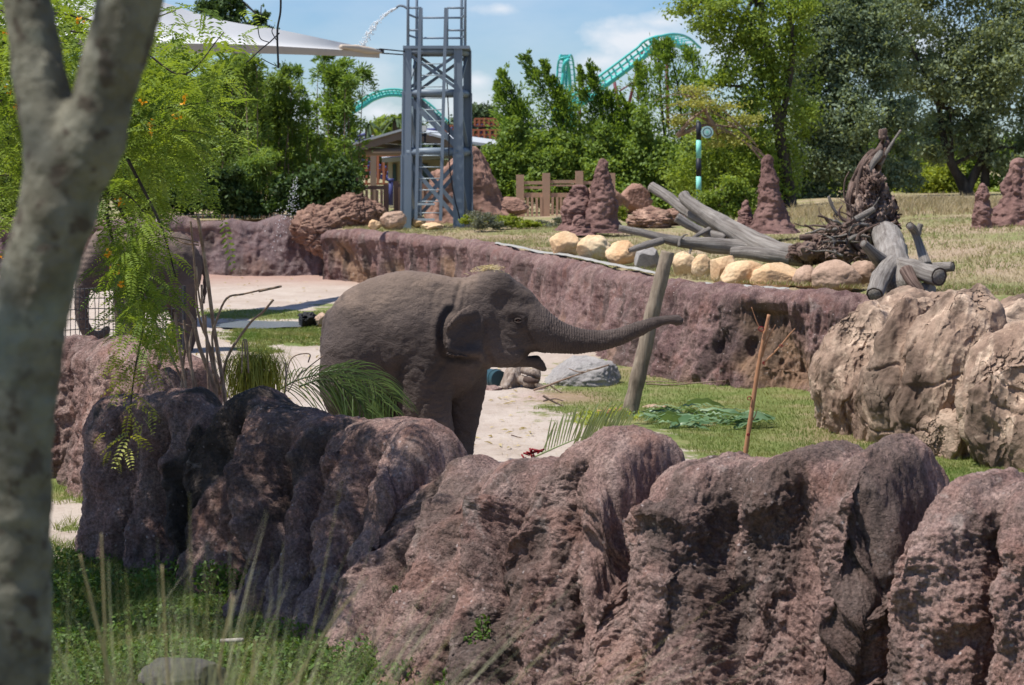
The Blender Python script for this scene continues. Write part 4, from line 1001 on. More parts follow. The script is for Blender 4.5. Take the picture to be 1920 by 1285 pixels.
# ------------------------------------------------------------------ young elephant (seen from its right side, facing right)
EY = 17.0; MPP = EY / FPX
def E(px, py, dy=0.0):
    p = P(px, py, EY); p[1] += dy; return p
def elephant_main():
    lo = E(590, 900); hi = E(1290, 490)
    s = SDF((lo[0], EY - .68, -.06), (hi[0], EY + .68, hi[2] + .02), 0.0135)
    q = MPP
    def el(px, py, rx, rz, ry, dy=0., k=.09, rot=0.): s.ell(E(px, py, dy), (rx * q, ry * q, rz * q), k, rot)
    # trunk of the body
    el(700, 632, 84, 103, 84, 0, .12)
    el(764, 630, 114, 113, 98, 0, .12)
    el(838, 640, 78, 112, 84, 0, .12)
    el(668, 650, 60, 92, 92, 0, .12)
    el(775, 556, 96, 42, 40, 0, .14)
    # neck and head
    el(886, 608, 56, 86, 62, 0, .12)
    el(925, 568, 56, 62, 44, 0, .09)
    el(930, 545, 36, 38, 20, -.105, .05); el(930, 545, 36, 38, 20, .105, .05)      # twin domes
    el(962, 570, 44, 38, 38, 0, .07)
    el(958, 618, 56, 56, 43, 0, .08)
    el(925, 645, 48, 40, 45, 0, .08)
    el(990, 606, 40, 44, 31, 0, .07)
    for sgn in (-1, 1):
        el(968, 582, 26, 9, 12, sgn * .155, .05, -.35)      # brow ridge
        el(948, 662, 34, 22, 14, sgn * .14, .06)            # cheek
    # trunk reaching out to the right
    tr = [(985, 606, 44), (1008, 620, 39), (1032, 629, 31.5), (1060, 636, 25.5), (1090, 640, 21.5), (1130, 638.5, 17.5), (1165, 630, 14.5), (1200, 616, 12), (1228, 605, 9.6), (1252, 599.5, 7.8), (1268, 600, 6.6), (1275, 603, 5)]
    s.chain([np.append(E(a, b, -.0), c * q) for a, b, c in tr], .03, seg=30)
    s.cone(E(1274, 604), 3.2 * q, E(1268, 609), 2.2 * q, .01)
    # lower jaw, open mouth
    s.chain([np.append(E(935, 668), 21 * q), np.append(E(968, 672), 15 * q), np.append(E(995, 674), 11 * q), np.append(E(1012, 684), 6.5 * q), np.append(E(1021, 693), 2.5 * q)], .04, seg=9)
    s.ell(E(1000, 664), (17 * q, 17 * q, 4.5 * q), .02, .35, sub=True)
    # legs: near fore, far fore, near hind, far hind
    def leg(L, dy):
        s.chain([np.append(E(a, b, dy), c * q) for a, b, c in L], .07, seg=10)
        a, b, c = L[-1]; s.cone(E(a, b, dy), c * q * .92, E(a + 2, 886, dy), c * q * 1.1, .04)
    leg([(806, 650, 50), (796, 700, 52), (796, 752, 46), (808, 795, 40), (826, 840, 31), (832, 872, 31)], -.20)
    leg([(866, 660, 44), (868, 710, 41), (866, 745, 37), (862, 790, 32), (856, 840, 28), (852, 872, 29)], .20)
    leg([(664, 660, 58), (660, 720, 52), (668, 770, 42), (662, 820, 36), (656, 850, 33), (660, 872, 33)], -.20)
    leg([(700, 660, 54), (710, 720, 48), (722, 770, 38), (716, 820, 33), (712, 850, 31), (716, 872, 31)], .22)
    # tail hanging behind
    s.chain([np.append(E(618, 590, .05), 9 * q), np.append(E(606, 650, .12), 6 * q), np.append(E(612, 730, .14), 4 * q)], .05, seg=8)
    # shallow hollows: temple, behind the jaw, elbow fold, flank
    s.ell(E(950, 560, -.262), (22 * q, 8 * q, 14 * q), .09, .5, sub=True)
    s.ell(E(985, 640, -.20), (10 * q, 6 * q, 20 * q), .04, .2, sub=True)
    s.cone(E(750, 690, -.42), 7 * q, E(742, 775, -.40), 8 * q, .06, True)
    # ear: a leathery flap hinged in front, hanging outwards
    poly = np.array([(850, 596), (866, 578), (884, 566), (896, 576), (906, 592), (908, 622), (906, 650), (902, 668), (888, 661), (866, 660), (843, 656), (839, 630), (841, 608)], float)
    sl, (X, Y, Z) = s._box(E(826, 690, -.6), E(925, 545, .6))
    Xf = X[:, 0, 0]; Zf = Z[0, 0, :]
    XX, ZZ = np.meshgrid(Xf, Zf, indexing='ij')
    pts = np.array([E(a, b) for a, b in poly])[:, [0, 2]]
    dd = np.full(XX.shape, 9.0); ins = np.zeros(XX.shape, bool)
    for i in range(len(pts)):
        a, b = pts[i], pts[(i + 1) % len(pts)]
        dx, dz = b - a; t = np.clip(((XX - a[0]) * dx + (ZZ - a[1]) * dz) / (dx * dx + dz * dz), 0, 1)
        dd = np.minimum(dd, np.hypot(XX - a[0] - t * dx, ZZ - a[1] - t * dz))
        c = ((a[1] > ZZ) != (b[1] > ZZ)) & (XX < (b[0] - a[0]) * (ZZ - a[1]) / (b[1] - a[1] + 1e-9) + a[0]); ins ^= c
    d2 = np.where(ins, -dd, dd)
    e908 = E(908, 600)[0]
    out = np.clip((e908 - XX) / (68 * q), 0, 1.2)
    ztop = E(0, 575)[2]; zmid = E(0, 615)[2]
    for sgn in (-1, 1):
        ye = EY + sgn * (.305 + .26 * out + .035 * sstep(E(0, 625)[2], E(0, 662)[2], ZZ) + .018 * np.sin((ZZ - ztop) * 16 + out * 2) * out + .05 * sstep(E(0, 640)[2], E(0, 575)[2], ZZ) * (1 - out) * 0 + .03 * np.abs(out - .55) - .05 * sstep(E(0, 588)[2], E(0, 566)[2], ZZ) + .012 * np.sin((ZZ - zmid) * 34 + out * 5))
        dy = np.abs(Y - ye[:, None, :]) - .010
        d3 = np.maximum(d2[:, None, :] + .0, dy)
        s._mix(sl, d3 - .006, .018)
    return s
s = elephant_main()
V, F = s.mesh()
N = vnormals(V, F)
hx, hy = proj(V)
# folds of hide as relief: creases across limbs and belly, rings on the trunk
foot = sstep(700, 780, hy)
wq = V + .10 * np.stack([fbm(V * 2.2, 2), fbm(V * 2.2 + 7, 2), fbm(V * 2.2 + 13, 2)], -1)
wr = ridged(np.stack([wq[:, 0] * 8, wq[:, 1] * 8, wq[:, 2] * 15 + wq[:, 0] * 4], -1), 3)
am = .0035 + .0045 * sstep(600, 720, hy) * sstep(930, 880, hx)
ring = sstep(1000, 1040, hx) * sstep(1262, 1180, hx)
rp = np.sin(hx * 1.02 + .35 * (hy - 620) + 1.2 * fbm(V * 9, 2)) * ring
sk = fbm(V * 14, 4, .62)
lumpy = .011 * fbm(V * 3.1 + 3, 2)
disp = -(wr - .6) * am * 1.2 + .0026 * rp + .004 * sk + lumpy * (1 - ring)
# eye socket wrinkles
er = np.hypot(hx - 971, (hy - 601) * 1.25)
disp = disp + .0028 * np.cos(er * .62) * sstep(34, 18, er) * (V[:, 1] < EY) - .004 * sstep(9, 3, er) * (V[:, 1] < EY)
near_ = V[:, 1] < EY
for pl, dep, wd in (([(866, 530), (856, 556), (850, 590)], .010, 4), ([(878, 522), (872, 548), (868, 572)], .007, 3), ([(842, 672), (806, 716), (778, 792)], .008, 6), ([(908, 690), (884, 728), (852, 748)], .012, 5), ([(746, 680), (738, 720), (740, 762)], .014, 8), ([(842, 584), (830, 606), (828, 634), (834, 664), (862, 671), (892, 674)], .030, 6), ([(668, 690), (700, 725), (722, 762)], .010, 5),
                    ([(926, 690), (910, 655), (910, 610)], .012, 5), ([(1004, 652), (990, 632), (988, 604), (996, 584)], .008, 4), ([(798, 706), (822, 710), (846, 706)], .003, 3), ([(792, 728), (820, 734), (846, 730)], .003, 3), ([(790, 752), (815, 758), (840, 756)], .003, 3), ([(794, 776), (815, 782), (838, 780)], .003, 3),
                    ([(760, 700), (776, 690), (792, 694)], .006, 3), ([(640, 560), (632, 600), (636, 650)], .006, 5), ([(948, 628), (960, 634), (978, 632)], .005, 3), ([(940, 655), (958, 660), (980, 655)], .005, 3), ([(820, 540), (812, 565), (812, 600)], .005, 4)):
    p = spline(pl, 14); dm = np.full(len(V), 99.0)
    for i in range(13): dm = np.minimum(dm, seg_dist(hx, hy, *p[i], *p[i + 1]))
    disp = disp - dep * np.exp(-(dm / wd) ** 2) * near_ + dep * .35 * np.exp(-((dm - 2.2 * wd) / wd) ** 2) * near_
V = V + N * disp[:, None]
N = vnormals(V, F)
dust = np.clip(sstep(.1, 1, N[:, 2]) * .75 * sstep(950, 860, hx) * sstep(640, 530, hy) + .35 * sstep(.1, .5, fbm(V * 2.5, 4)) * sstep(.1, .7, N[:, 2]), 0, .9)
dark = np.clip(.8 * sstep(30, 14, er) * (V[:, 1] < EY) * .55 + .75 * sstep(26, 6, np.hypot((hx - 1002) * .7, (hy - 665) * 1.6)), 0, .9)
og = E(760, 890); og[2] = 0
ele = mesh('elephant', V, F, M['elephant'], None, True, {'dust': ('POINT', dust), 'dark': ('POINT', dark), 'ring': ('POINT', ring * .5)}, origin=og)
tag(ele, 'young grey-brown elephant in the centre stretching its trunk straight out to the right, mouth open', 'elephant')
# eyes: sit at the skin surface
def eye(owner, Vb, px, py, r, side=-1):
    a, b = proj(Vb); m = (np.hypot(a - px, b - py) < 5) & ((Vb[:, 1] < EY) if side < 0 else (Vb[:, 1] > EY))
    c = Vb[m].mean(0); Vs, Fs = ico(3)
    mesh('eye', Vs * r + c + np.array([0, -side * -.003, 0]), Fs, M['eye'], owner)
    # lids: two crescent rolls
    for up in (1, -1):
        pts = [c + np.array([math.cos(t_) * r * 1.75, side * r * (.55 + .25 * math.sin(abs(t_))), up * math.sin(t_) * r * (1.15 if up > 0 else .95)]) for t_ in np.linspace(.1, math.pi - .1, 9)]
        Vt, Ft = tube_vf(np.array(pts), [r * .2] + [r * .42] * 7 + [r * .2], 8)
        mesh('eyelid', Vt, Ft, M['elephant'], owner, True)
eye(ele, V, 972, 601, .017, -1)
eye(ele, V, 972, 601, .017, 1)

# ------------------------------------------------------------------ second elephant, half hidden behind the leaves on the left
def elephant_second():
    s = SDF((-.75, -.62, -.05), (2.15, .62, 2.0), .02)
    # local frame: faces -X, feet at z 0
    s.ell((1.35, 0, 1.22), (.55, .47, .55), .1); s.ell((.95, 0, 1.15), (.62, .52, .58), .12); s.ell((.5, 0, 1.25), (.42, .42, .52), .12)
    s.ell((1.0, 0, 1.6), (.55, .2, .16), .15)
    s.ell((.18, 0, 1.38), (.32, .30, .36), .12); s.ell((-.05, 0, 1.48), (.28, .25, .32), .1)
    s.ell((-.05, .1, 1.68), (.15, .1, .15), .06); s.ell((-.05, -.1, 1.68), (.15, .1, .15), .06)
    s.ell((-.18, 0, 1.28), (.2, .2, .3), .1); s.cone((-.02, 0, 1.05), .12, (-.2, 0, .98), .06, .08)
    s.chain([(-.25, 0, 1.35, .2), (-.38, 0, 1.15, .155), (-.45, 0, .9, .125), (-.47, 0, .65, .105), (-.42, 0, .42, .09), (-.27, 0, .27, .075), (-.08, 0, .27, .06), (.03, 0, .36, .05)], .05, seg=26)
    for y in (-.22, .22):
        s.chain([(.45, y, 1.0, .22), (.43, y, .6, .17), (.42, y, .3, .14), (.42, y, .1, .15)], .08, seg=7)
        s.chain([(1.45, y, 1.0, .27), (1.5, y, .65, .19), (1.55, y, .35, .15), (1.5, y, .1, .155)], .08, seg=7)
        s.ell((.22, math.copysign(.36, y), 1.32), (.20, .035, .27), .03, 0, math.copysign(.35, y))
    s.chain([(1.88, 0, 1.4, .05), (1.98, 0, 1.1, .035), (1.95, 0, .7, .025)], .05, seg=6)
    s.ell((1.0, -.47, .9), (.1, .03, .3), .08, .2, sub=True)
    return s.mesh()
V, F = elephant_second(); N = vnormals(V, F)
V = V + N * (.012 * fbm(V * 5, 4) - .006 * (ridged(np.stack([V[:, 0] * 4, V[:, 1] * 4, V[:, 2] * 12], -1), 3) - .6) + .004 * np.sin(V[:, 2] * 75) * sstep(-.2, -.34, V[:, 0]) * sstep(.3, .5, V[:, 2]))[:, None]
N = vnormals(V, F)
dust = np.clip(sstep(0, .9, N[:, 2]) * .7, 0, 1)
e2g = G(268, 660, 0)
a_ = R(28)
sc2 = .98
W = V * sc2
base = np.array([e2g[0], e2g[1], 0])
W2 = np.stack([(W[:, 0] - .7) * math.cos(a_) - W[:, 1] * math.sin(a_), (W[:, 0] - .7) * math.sin(a_) + W[:, 1] * math.cos(a_), W[:, 2]], -1) * np.array([.78, .78, 1.0]) + base
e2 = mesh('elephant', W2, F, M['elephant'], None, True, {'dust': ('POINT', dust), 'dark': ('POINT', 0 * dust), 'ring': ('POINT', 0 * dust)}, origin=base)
tag(e2, 'second elephant at the left, half hidden behind hanging leaves, its trunk curled down', 'elephant')
for y in (-.235, .235):
    p = np.array([-.16, y, 1.42]) * sc2
    p = np.array([(p[0] - .7) * math.cos(a_) - p[1] * math.sin(a_), (p[0] - .7) * math.sin(a_) + p[1] * math.cos(a_), p[2]]) * np.array([.78, .78, 1]) + base
    Vs, Fs = ico(2); mesh('eye', Vs * .018 + p, Fs, M['eye'], e2)
# ------------------------------------------------------------------ tower
TY = 45.4
tw_ = thing('steel_tower', 'blue-grey steel lattice tower with a caged ladder standing on the terrace', 'tower', P(810, 425, TY + .5))
def tp(side, back, py):
    if side == 'L': x = np.interp(py, [12, 90, 425], [765, 764, 761])
    else: x = np.interp(py, [12, 90, 425], [865, 859, 860])
    p = P(x, py, TY)
    return p + np.array([.19, 1.1, 0]) * back
def tbeam(name, p, q, w, mat='tower', h=None):
    return MB().beam(p, q, w, h).build(name, M[mat], tw_)
for sd in 'LR':
    for bk in (0, 1):
        mb = MB()
        for y0, y1, w in ((432, 290, .25), (290, 172, .215), (172, 90, .18)):
            a, b = tp(sd, bk, y0), tp(sd, bk, y1)
            # H section: two flanges and a web
            d = .5 * w
            for sx in (-1, 1): mb.beam(a + [sx * d * .9, 0, 0], b + [sx * d * .9, 0, 0], .035, w * .95, (0, 1, 0) if False else (0, 0, 1))
            mb.box(np.minimum(a, b) + [-d * .9, -.03 if bk else -w * .42, 0], np.maximum(a, b) + [d * .9, .03 if bk else -w * .36, 0])
            mb.box(np.minimum(a, b) + [-w * .7, -w * .55, -0.03], np.array([max(a[0], b[0]) + w * .7, a[1] + w * .55, min(a[2], b[2]) + .03])) if y0 == 432 else None
        mb.build('leg', M['tower'], tw_)
for y, w in ((96, .17), (174, .19), (285, .20)):
    for a, b in ((('L', 0), ('R', 0)), (('L', 1), ('R', 1)), (('L', 0), ('L', 1)), (('R', 0), ('R', 1))):
        MB().tube([tp(*a, y), tp(*b, y)], w / 2 if y == 285 else w / 2.3, 12).build('crossbeam', M['tower'], tw_, True)
for y0, y1 in ((100, 168), (300, 415)):
    for bk in (0, 1):
        tbeam('brace', tp('L', bk, y0), tp('R', bk, y1), .075 + .02 * (y0 > 200)); tbeam('brace', tp('L', bk, y1) + [0, .09, 0], tp('R', bk, y0) + [0, .09, 0], .07 + .02 * (y0 > 200))
for bk in (0, 1): tbeam('brace', tp('L', bk, 182), tp('R', bk, 278), .13)
for sd in 'LR':
    tbeam('brace', tp(sd, 0, 182), tp(sd, 1, 278), .07); tbeam('brace', tp(sd, 1, 100), tp(sd, 0, 168), .06); tbeam('brace', tp(sd, 0, 300), tp(sd, 1, 410), .07)
pf = MB(); a = tp('L', 0, 92); b = tp('R', 1, 88)
pf.box([a[0] - .1, a[1] - .12, a[2]], [b[0] + .08, b[1] + .1, a[2] + .07]); pf.build('platform', M['tower'], tw_)
# guard rail and the poles carrying on above
for x, bk, yt in ((765, 0, -60), (777, 1, -60), (790, 0, 15), (838, 0, 15), (863, 1, -60), (872, 0, -60)):
    off = np.array([0, 1.1 * bk, 0]); MB().tube([P(x, 90, TY) + off, P(x, yt, TY) + off], .035, 8).build('post', M['tower'], tw_, True)
for y in (15, 27, 57, 66):
    mb = MB()
    for (x0, x1, z0, z1) in (((765, 790, 0, 0), (838, 872, 0, 0)) if y in (15, 57) else ((777, 863, 1.1, 1.1), (765, 777, 0, 1.1), (872, 863, 0, 1.1))):
        MB().tube([P(x0, y, TY) + [0, z0, 0], P(x1, y, TY) + [0, z1, 0]], .026, 7).build('guard_rail', M['tower'], tw_, True)
lad = MB().beam(P(780, 412, TY - .3), P(788, 15, TY - .3), .075).build('ladder_rail', M['tower'], tw_)
lad = MB().beam(P(826, 414, TY - .3), P(836, 15, TY - .3), .075).build('ladder_rail', M['tower'], tw_)
rung = MB().tube([(-.29, 0, 0), (.29, 0, 0)], .014, 6); rme = data('rung', np.concatenate(rung.V), rung.F, M['tower_light'])
for i, y in enumerate(np.arange(120, 412, 21.5)):
    inst('rung', rme, P(np.interp(y, [120, 412], [809, 803]), y, TY - .3), tw_)
for y in (383, 412): tbeam('step', P(783, y, TY - .5), P(815, y, TY - .5), .05, 'tower_light')
MB().tube(spline([P(838, 150, TY), P(842, 240, TY - .1), P(842, 300, TY - .2), P(850, 360, TY - .2), P(862, 410, TY - .1)], 24), .014, 6).build('cable', M['cable'], tw_, True)
nz_ = MB().tube(spline([P(766, 18, TY), P(757, 12, TY), P(748, 11, TY), P(743, 15, TY)], 12), .03, 8).build('nozzle', M['tower'], tw_, True)
# water jet
def drops(path, n, spread, r, name, label):
    c = spline(path, 200); i = RNG.integers(0, 200, n); t_ = i / 199
    p = c[i] + RNG.normal(size=(n, 3)) * (spread * (.15 + t_))[:, None]
    V0, F0 = ico(0); sc = RNG.uniform(.4, 1.2, n) * r
    V = (V0[None] * sc[:, None, None] * np.array([1, 1, 1.6]) + p[:, None]).reshape(-1, 3)
    F = (F0[None] + (np.arange(n) * len(V0))[:, None, None]).reshape(-1, 3)
    o = mesh(name, V, F, M['spray']); return tag(o, label, 'water jet', None, 'stuff')
drops([P(743, 15, TY), P(722, 28, TY), P(700, 52, TY), P(684, 78, TY), P(676, 98, TY)], 420, .05, .014, 'water_jet', 'thin jet of water arcing down from the tower nozzle')
drops([P(556, 330, 47.5), P(548, 380, 47), P(535, 420, 46.7), P(520, 470, 46.6)], 260, .16, .009, 'water_trickle', 'fine water trickle falling over the back wall')

# ------------------------------------------------------------------ shade sail
sl_ = thing('shade_sail', 'white tensioned shade sail with a tan hem tied to the steel tower', 'shade sail', P(400, 90, 40))
top = spline([P(60, -60, 34), P(230, -20, 36), P(400, 34, 39), P(530, 57, 41.5), P(640, 80, 43.2), P(714, 95, 44.3)], 60)
bot = spline([P(-40, 50, 30), P(150, 74, 32.5), P(300, 82, 35), P(440, 84, 38.5), P(560, 90, 41.5), P(660, 96, 43.4), P(712, 101, 44.3)], 60)
n_ = 16; rows = []
for k in range(n_):
    f = k / (n_ - 1); rows.append(top * (1 - f) + bot * f - np.array([0, 0, 1.0]) * (.12 * math.sin(math.pi * f)) * np.linspace(1, .1, 60)[:, None])
Gs = np.stack(rows, 1)
ob = mesh('canopy', Gs.reshape(-1, 3), grid_faces(60, n_), M['white_fabric'], sl_)
hem = np.stack([bot + [0, -.01, .01], bot + [0, -.03, -.09] , bot + [0, -.01, -.20] * 1 ], 1)
hem[:, 2, 2] = bot[:, 2] - np.linspace(.24, .10, 60); hem[:, 1, 2] = bot[:, 2] - np.linspace(.12, .05, 60)
ob = mesh('hem', hem.reshape(-1, 3), grid_faces(60, 3), M['hem'], sl_)
MB().tube(spline([P(640, 88, 43), P(680, 93, 43.8), P(716, 99, 44.3)], 10), [.05, .06, .07, .08, .09, .09, .08, .07, .05, .02], 8, .3, 5).build('corner_roll', M['hem'], sl_, True)
for a, b in (((712, 92), (762, 97)), ((716, 100), (758, 103))):
    MB().tube([P(*a, 44.3), P(*b, TY)], .016, 6).build('cable', M['cable'], sl_, True)
MB().box(P(704, 92, 44.4) - [.03, .03, .0], P(716, 101, 44.4) + [.05, .03, .02]).build('corner_plate', M['cable'], sl_)

# ------------------------------------------------------------------ pavilion and what stands round it
pv = thing('pavilion', 'open timber pavilion with a pale metal gable roof behind the tower', 'pavilion', P(770, 400, 62))
Ya, Yb = 60, 68
A_, L_, R_ = P(765, 243, Ya), P(664, 272, Ya), P(866, 270, Ya)
dv = np.array([0.6, Yb - Ya, 0])
for nm, a, b in (('roof', A_, L_), ('roof', A_, R_)):
    u = np.array([0, 0, .07]); e = (b - a) * .04
    V = [a - [0, .3, 0], b + e - [0, .3, 0], b + e + dv, a + dv]; V = V + [v + u for v in V]
    MB().add(V, [(3, 2, 1, 0), (4, 5, 6, 7), (0, 1, 5, 4), (1, 2, 6, 5), (2, 3, 7, 6), (3, 0, 4, 7)]).build(nm, M['roof'], pv)
    MB().beam(a - [0, .2, .13], b - [0, .2, .13], .07, .22).build('fascia', M['timber'], pv)
for f in (.25, .5, .75):
    for e_ in (L_, R_):
        p = A_ * (1 - f) + e_ * f; MB().beam(p + [0, 0, -.12], p + dv + [0, 0, -.12], .08, .12).build('rafter', M['timber'], pv)
# long low roof running off to the right
V = [P(795, 247, 63), P(945, 268, 63), P(945, 277, 60.5), P(830, 262, 60.5)]; V = V + [np.array(v) + [0, 0, .06] for v in V]
MB().add(V, [(3, 2, 1, 0), (4, 5, 6, 7), (0, 1, 5, 4), (1, 2, 6, 5), (2, 3, 7, 6), (3, 0, 4, 7)]).build('roof', M['roof'], pv)
MB().tube([P(682, 285, Ya), P(850, 285, Ya)], .12, 12).build('beam', M['timber'], pv, True)
for x in (672, 757, 850): MB().beam(P(x, 420, Ya + .3), P(x, 282, Ya + .3), .2).build('post', M['timber'], pv)
for x in (700, 800): MB().beam(P(x, 410, Yb - 1), P(x, 282, Yb - 1), .2).build('post', M['timber'], pv)
kk_ = thing('kiosk', 'small beige kiosk with a flat pale roof under the pavilion', 'kiosk', P(770, 400, 66))
w0, w1 = P(728, 405, 65), P(840, 300, 65)
MB().box([w0[0], 65, 1.2], [w1[0], 67.5, w1[2]]).build('wall', M['plaster'], kk_)
for x0, x1 in ((735, 741), (784, 800)):
    fr = MB().box([P(x0 - 1, 0, 65)[0], 64.95, P(0, 346, 65)[2]], [P(x1 + 1, 0, 65)[0], 64.99, P(0, 306, 65)[2]]).build('window', M['timber'], kk_)
    MB().box([P(x0, 0, 65)[0], 64.92, P(0, 344, 65)[2]], [P(x1, 0, 65)[0], 64.945, P(0, 308, 65)[2]]).build('pane', M['glass_dark'], fr)
V = [P(716, 305, 64), P(850, 297, 64), P(850, 295, 68), P(716, 302, 68)]; V = [np.array(v) for v in V]; V = V + [v + [0, 0, .14] for v in V]
MB().add(V, [(3, 2, 1, 0), (4, 5, 6, 7), (0, 1, 5, 4), (1, 2, 6, 5), (2, 3, 7, 6), (3, 0, 4, 7)]).build('roof', M['roof'], kk_)
cam_ = thing('floodlight', 'small white floodlight clamped on the pavilion ridge behind the tower', 'floodlight', P(794, 260, 59))
MB().box(P(788, 246, 59), P(800, 236, 59.3)).build('lamp_head', M['white_fabric'], cam_)
MB().beam(P(797, 246, 59.1), P(797, 272, 59.1), .06).build('stem', M['black'], cam_); MB().beam(P(788, 255, 59.1), P(800, 252, 59.1), .07).build('bracket', M['black'], cam_)
bp = MB().tube([P(733, 385, 51), P(733, 338, 51)], .06, 10).tube([P(733, 341, 51) + [0, 0, .0], P(733, 335, 51)], .08, 10).build('pole', M['blue'], None, True)
tag(bp, 'short blue pole beside the timber fence left of the tower', 'pole')

def fence(label, Y, posts, rails, pick, mat, pmat, pw=.07, post_w=.22):
    c = P((posts[0][0] + posts[-1][0]) / 2, posts[0][2], Y)
    f = thing('timber_fence', label, 'fence', c)
    for x, y0, y1 in posts:
        MB().box(P(x, y1 + 6, Y) - [post_w / 2, post_w / 2, 0], P(x, y0, Y) + [post_w / 2, post_w / 2, 0]).build('post', M[mat], f)
    for x0, x1, y, h in rails:
        MB().box(P(x0, y + h / 2, Y) - [0, .05, 0], P(x1, y - h / 2, Y) + [0, .05, 0]).build('rail', M[mat], f)
    me_ = {}
    for x0, x1, y0, y1, st in pick:
        key = (y0, y1)
        hgt = P(0, y0, Y)[2] - P(0, y1, Y)[2]
        me_[key] = data('picket', np.array([(x, y, z) for x in (-pw / 2, pw / 2) for y in (-.03, .03) for z in (0, hgt)]), [(0, 1, 3, 2), (4, 6, 7, 5), (0, 4, 5, 1), (2, 3, 7, 6), (0, 2, 6, 4), (1, 5, 7, 3)], M[pmat], False)
        for x in np.arange(x0, x1, st):
            inst('picket', me_[key], P(x, y1, Y) + [random.uniform(-.01, .01), -.09, random.uniform(-.02, .02)], f, (0, random.uniform(-.012, .012), 0))
    return f
fence('pinkish timber fence with thick posts right of the crag, behind the termite mound pair', 54, [(975, 328, 408), (1024, 325, 408), (1086, 321, 408), (1146, 325, 400)],
      [(975, 1024, 343, 6), (975, 1024, 352, 5), (975, 1024, 366, 9), (1032, 1086, 341, 6), (1032, 1086, 366, 8), (1086, 1146, 343, 6), (1086, 1146, 366, 8), (1032, 1086, 348, 3)],
      [(982, 1020, 370, 406, 8.2), (1036, 1082, 370, 404, 8.2), (1094, 1142, 370, 402, 8.2)], 'fence_wood', 'fence_wood')
fence('weathered timber fence with a picket gate at the left foot of the tower', 52, [(672, 330, 400), (724, 346, 400), (743, 340, 400), (800, 342, 400), (838, 342, 400)],
      [(672, 724, 352, 7), (743, 800, 348, 7), (672, 724, 398, 4), (743, 800, 362, 3), (800, 840, 358, 7)],
      [(680, 720, 356, 398, 9), (749, 797, 352, 402, 6.2), (804, 838, 366, 404, 6)], 'fence_dark', 'fence_wood', .07, .13)

# ------------------------------------------------------------------ roller coasters
def track(path, Y, label, cat_parts, gauge=1.1, r=.22, spine=.45, mat='teal', n=90, dz=-1.1, ties=26, name='roller_coaster', sup=()):
    c = spline([P(a, b, Y + (dY if dY else 0)) for a, b, dY in path], n)
    t_ = thing(name, label, 'roller coaster', [c[:, 0].mean(), c[:, 1].mean(), 0])
    tn = np.gradient(c, axis=0); tn /= np.linalg.norm(tn, axis=1)[:, None]
    side = np.cross(tn, [0, 0.25, 1.0]); side /= np.linalg.norm(side, axis=1)[:, None]
    dn = np.cross(side, tn); dn *= np.sign(-dn[:, 2:3] + 1e-9) * 1
    MB().tube(c + side * gauge, r, 6).build('rail', M[mat], t_, True); MB().tube(c - side * gauge, r, 6).build('rail', M[mat], t_, True)
    MB().tube(c + dn * abs(dz), spine, 8).build('spine', M[mat], t_, True)
    mb = MB()
    for i in np.linspace(1, n - 2, ties).astype(int): mb.beam(c[i] + side[i] * gauge, c[i] - side[i] * gauge, r * .8); mb.beam(c[i] + dn[i] * abs(dz), c[i], r, r * 1.6)
    mb.build('crossties', M[mat], t_)
    for (a, b, w) in sup: MB().tube([P(*a, Y + 2), P(*b, Y + 2)], w, 10).build('support', M['maroon'], t_, True)
    return t_
track([(1046, 235, 6), (1058, 198, 3), (1085, 182, 0), (1120, 152, 0), (1160, 122, 0), (1200, 92, 0), (1228, 72, 0), (1252, 66, 2), (1276, 72, 6), (1300, 92, 10)], 150, 'teal roller coaster track climbing to the right above the plume-like trees', None, .62, .10, .22, dz=-.7, ties=34,
      sup=(((1150, 145), (1166, 225), .13), ((1204, 95), (1172, 225), .13), ((1202, 98), (1196, 190), .10), ((1160, 172), (1192, 152), .07), ((1088, 185), (1086, 240), .12), ((1250, 78), (1252, 240), .14)))
track([(1056, 226, 0), (1053, 180, 0), (1054, 135, 0), (1059, 105, 0), (1065, 112, 6), (1069, 150, 8), (1071, 200, 8), (1068, 240, 6)], 165, 'narrow teal roller coaster loop rising behind the middle plume tree', None, .42, .09, .17, dz=-.5, ties=30)
track([(640, 215, 0), (676, 193, 0), (700, 178, 0), (730, 170, 0), (765, 174, 0), (800, 194, 0), (830, 222, 0), (850, 240, 0)], 150, 'teal roller coaster arch passing behind the steel tower', None, .35, .09, .15, dz=-.35, ties=34)
track([(660, 262, 0), (700, 254, 0), (760, 250, 0), (840, 246, 0), (900, 240, 0), (960, 236, 0), (1020, 240, 0)], 120, 'low blue coaster rail running level behind the pavilion roof', None, .5, .12, .22, mat='blue', dz=-.4, ties=30)
track([(660, 300, 0), (690, 308, 0), (720, 318, 0), (760, 330, 0)], 95, 'blue coaster rail dipping behind the fence left of the tower', None, .5, .08, .12, mat='blue', dz=-.4, ties=14)
def lattice(x0, x1, y0, y1, Y, label, nx, mat='orange'):
    t_ = thing('coaster_scaffold', label, 'scaffold', P((x0 + x1) / 2, y1, Y))
    xs_ = np.linspace(x0, x1, nx)
    for x in xs_: MB().beam(P(x, y1, Y), P(x, y0, Y), .11).build('upright', M[mat], t_)
    for y in (y0, (y0 + y1) / 2, y1): MB().beam(P(x0, y, Y + .1), P(x1, y, Y + .1), .1).build('rail', M[mat], t_)
    for i in range(nx - 1): MB().beam(P(xs_[i], y1, Y + .2), P(xs_[i + 1], y0, Y + .2), .08).build('brace', M[mat], t_)
lattice(890, 934, 223, 236, 110, 'orange railing above the blue rail, left of the plume trees', 6)
lattice(688, 756, 236, 252, 112, 'orange railing above the left slope of the pavilion roof', 9)
lattice(676, 752, 292, 345, 92, 'orange lattice support seen under the pavilion roof, left of the tower', 8)
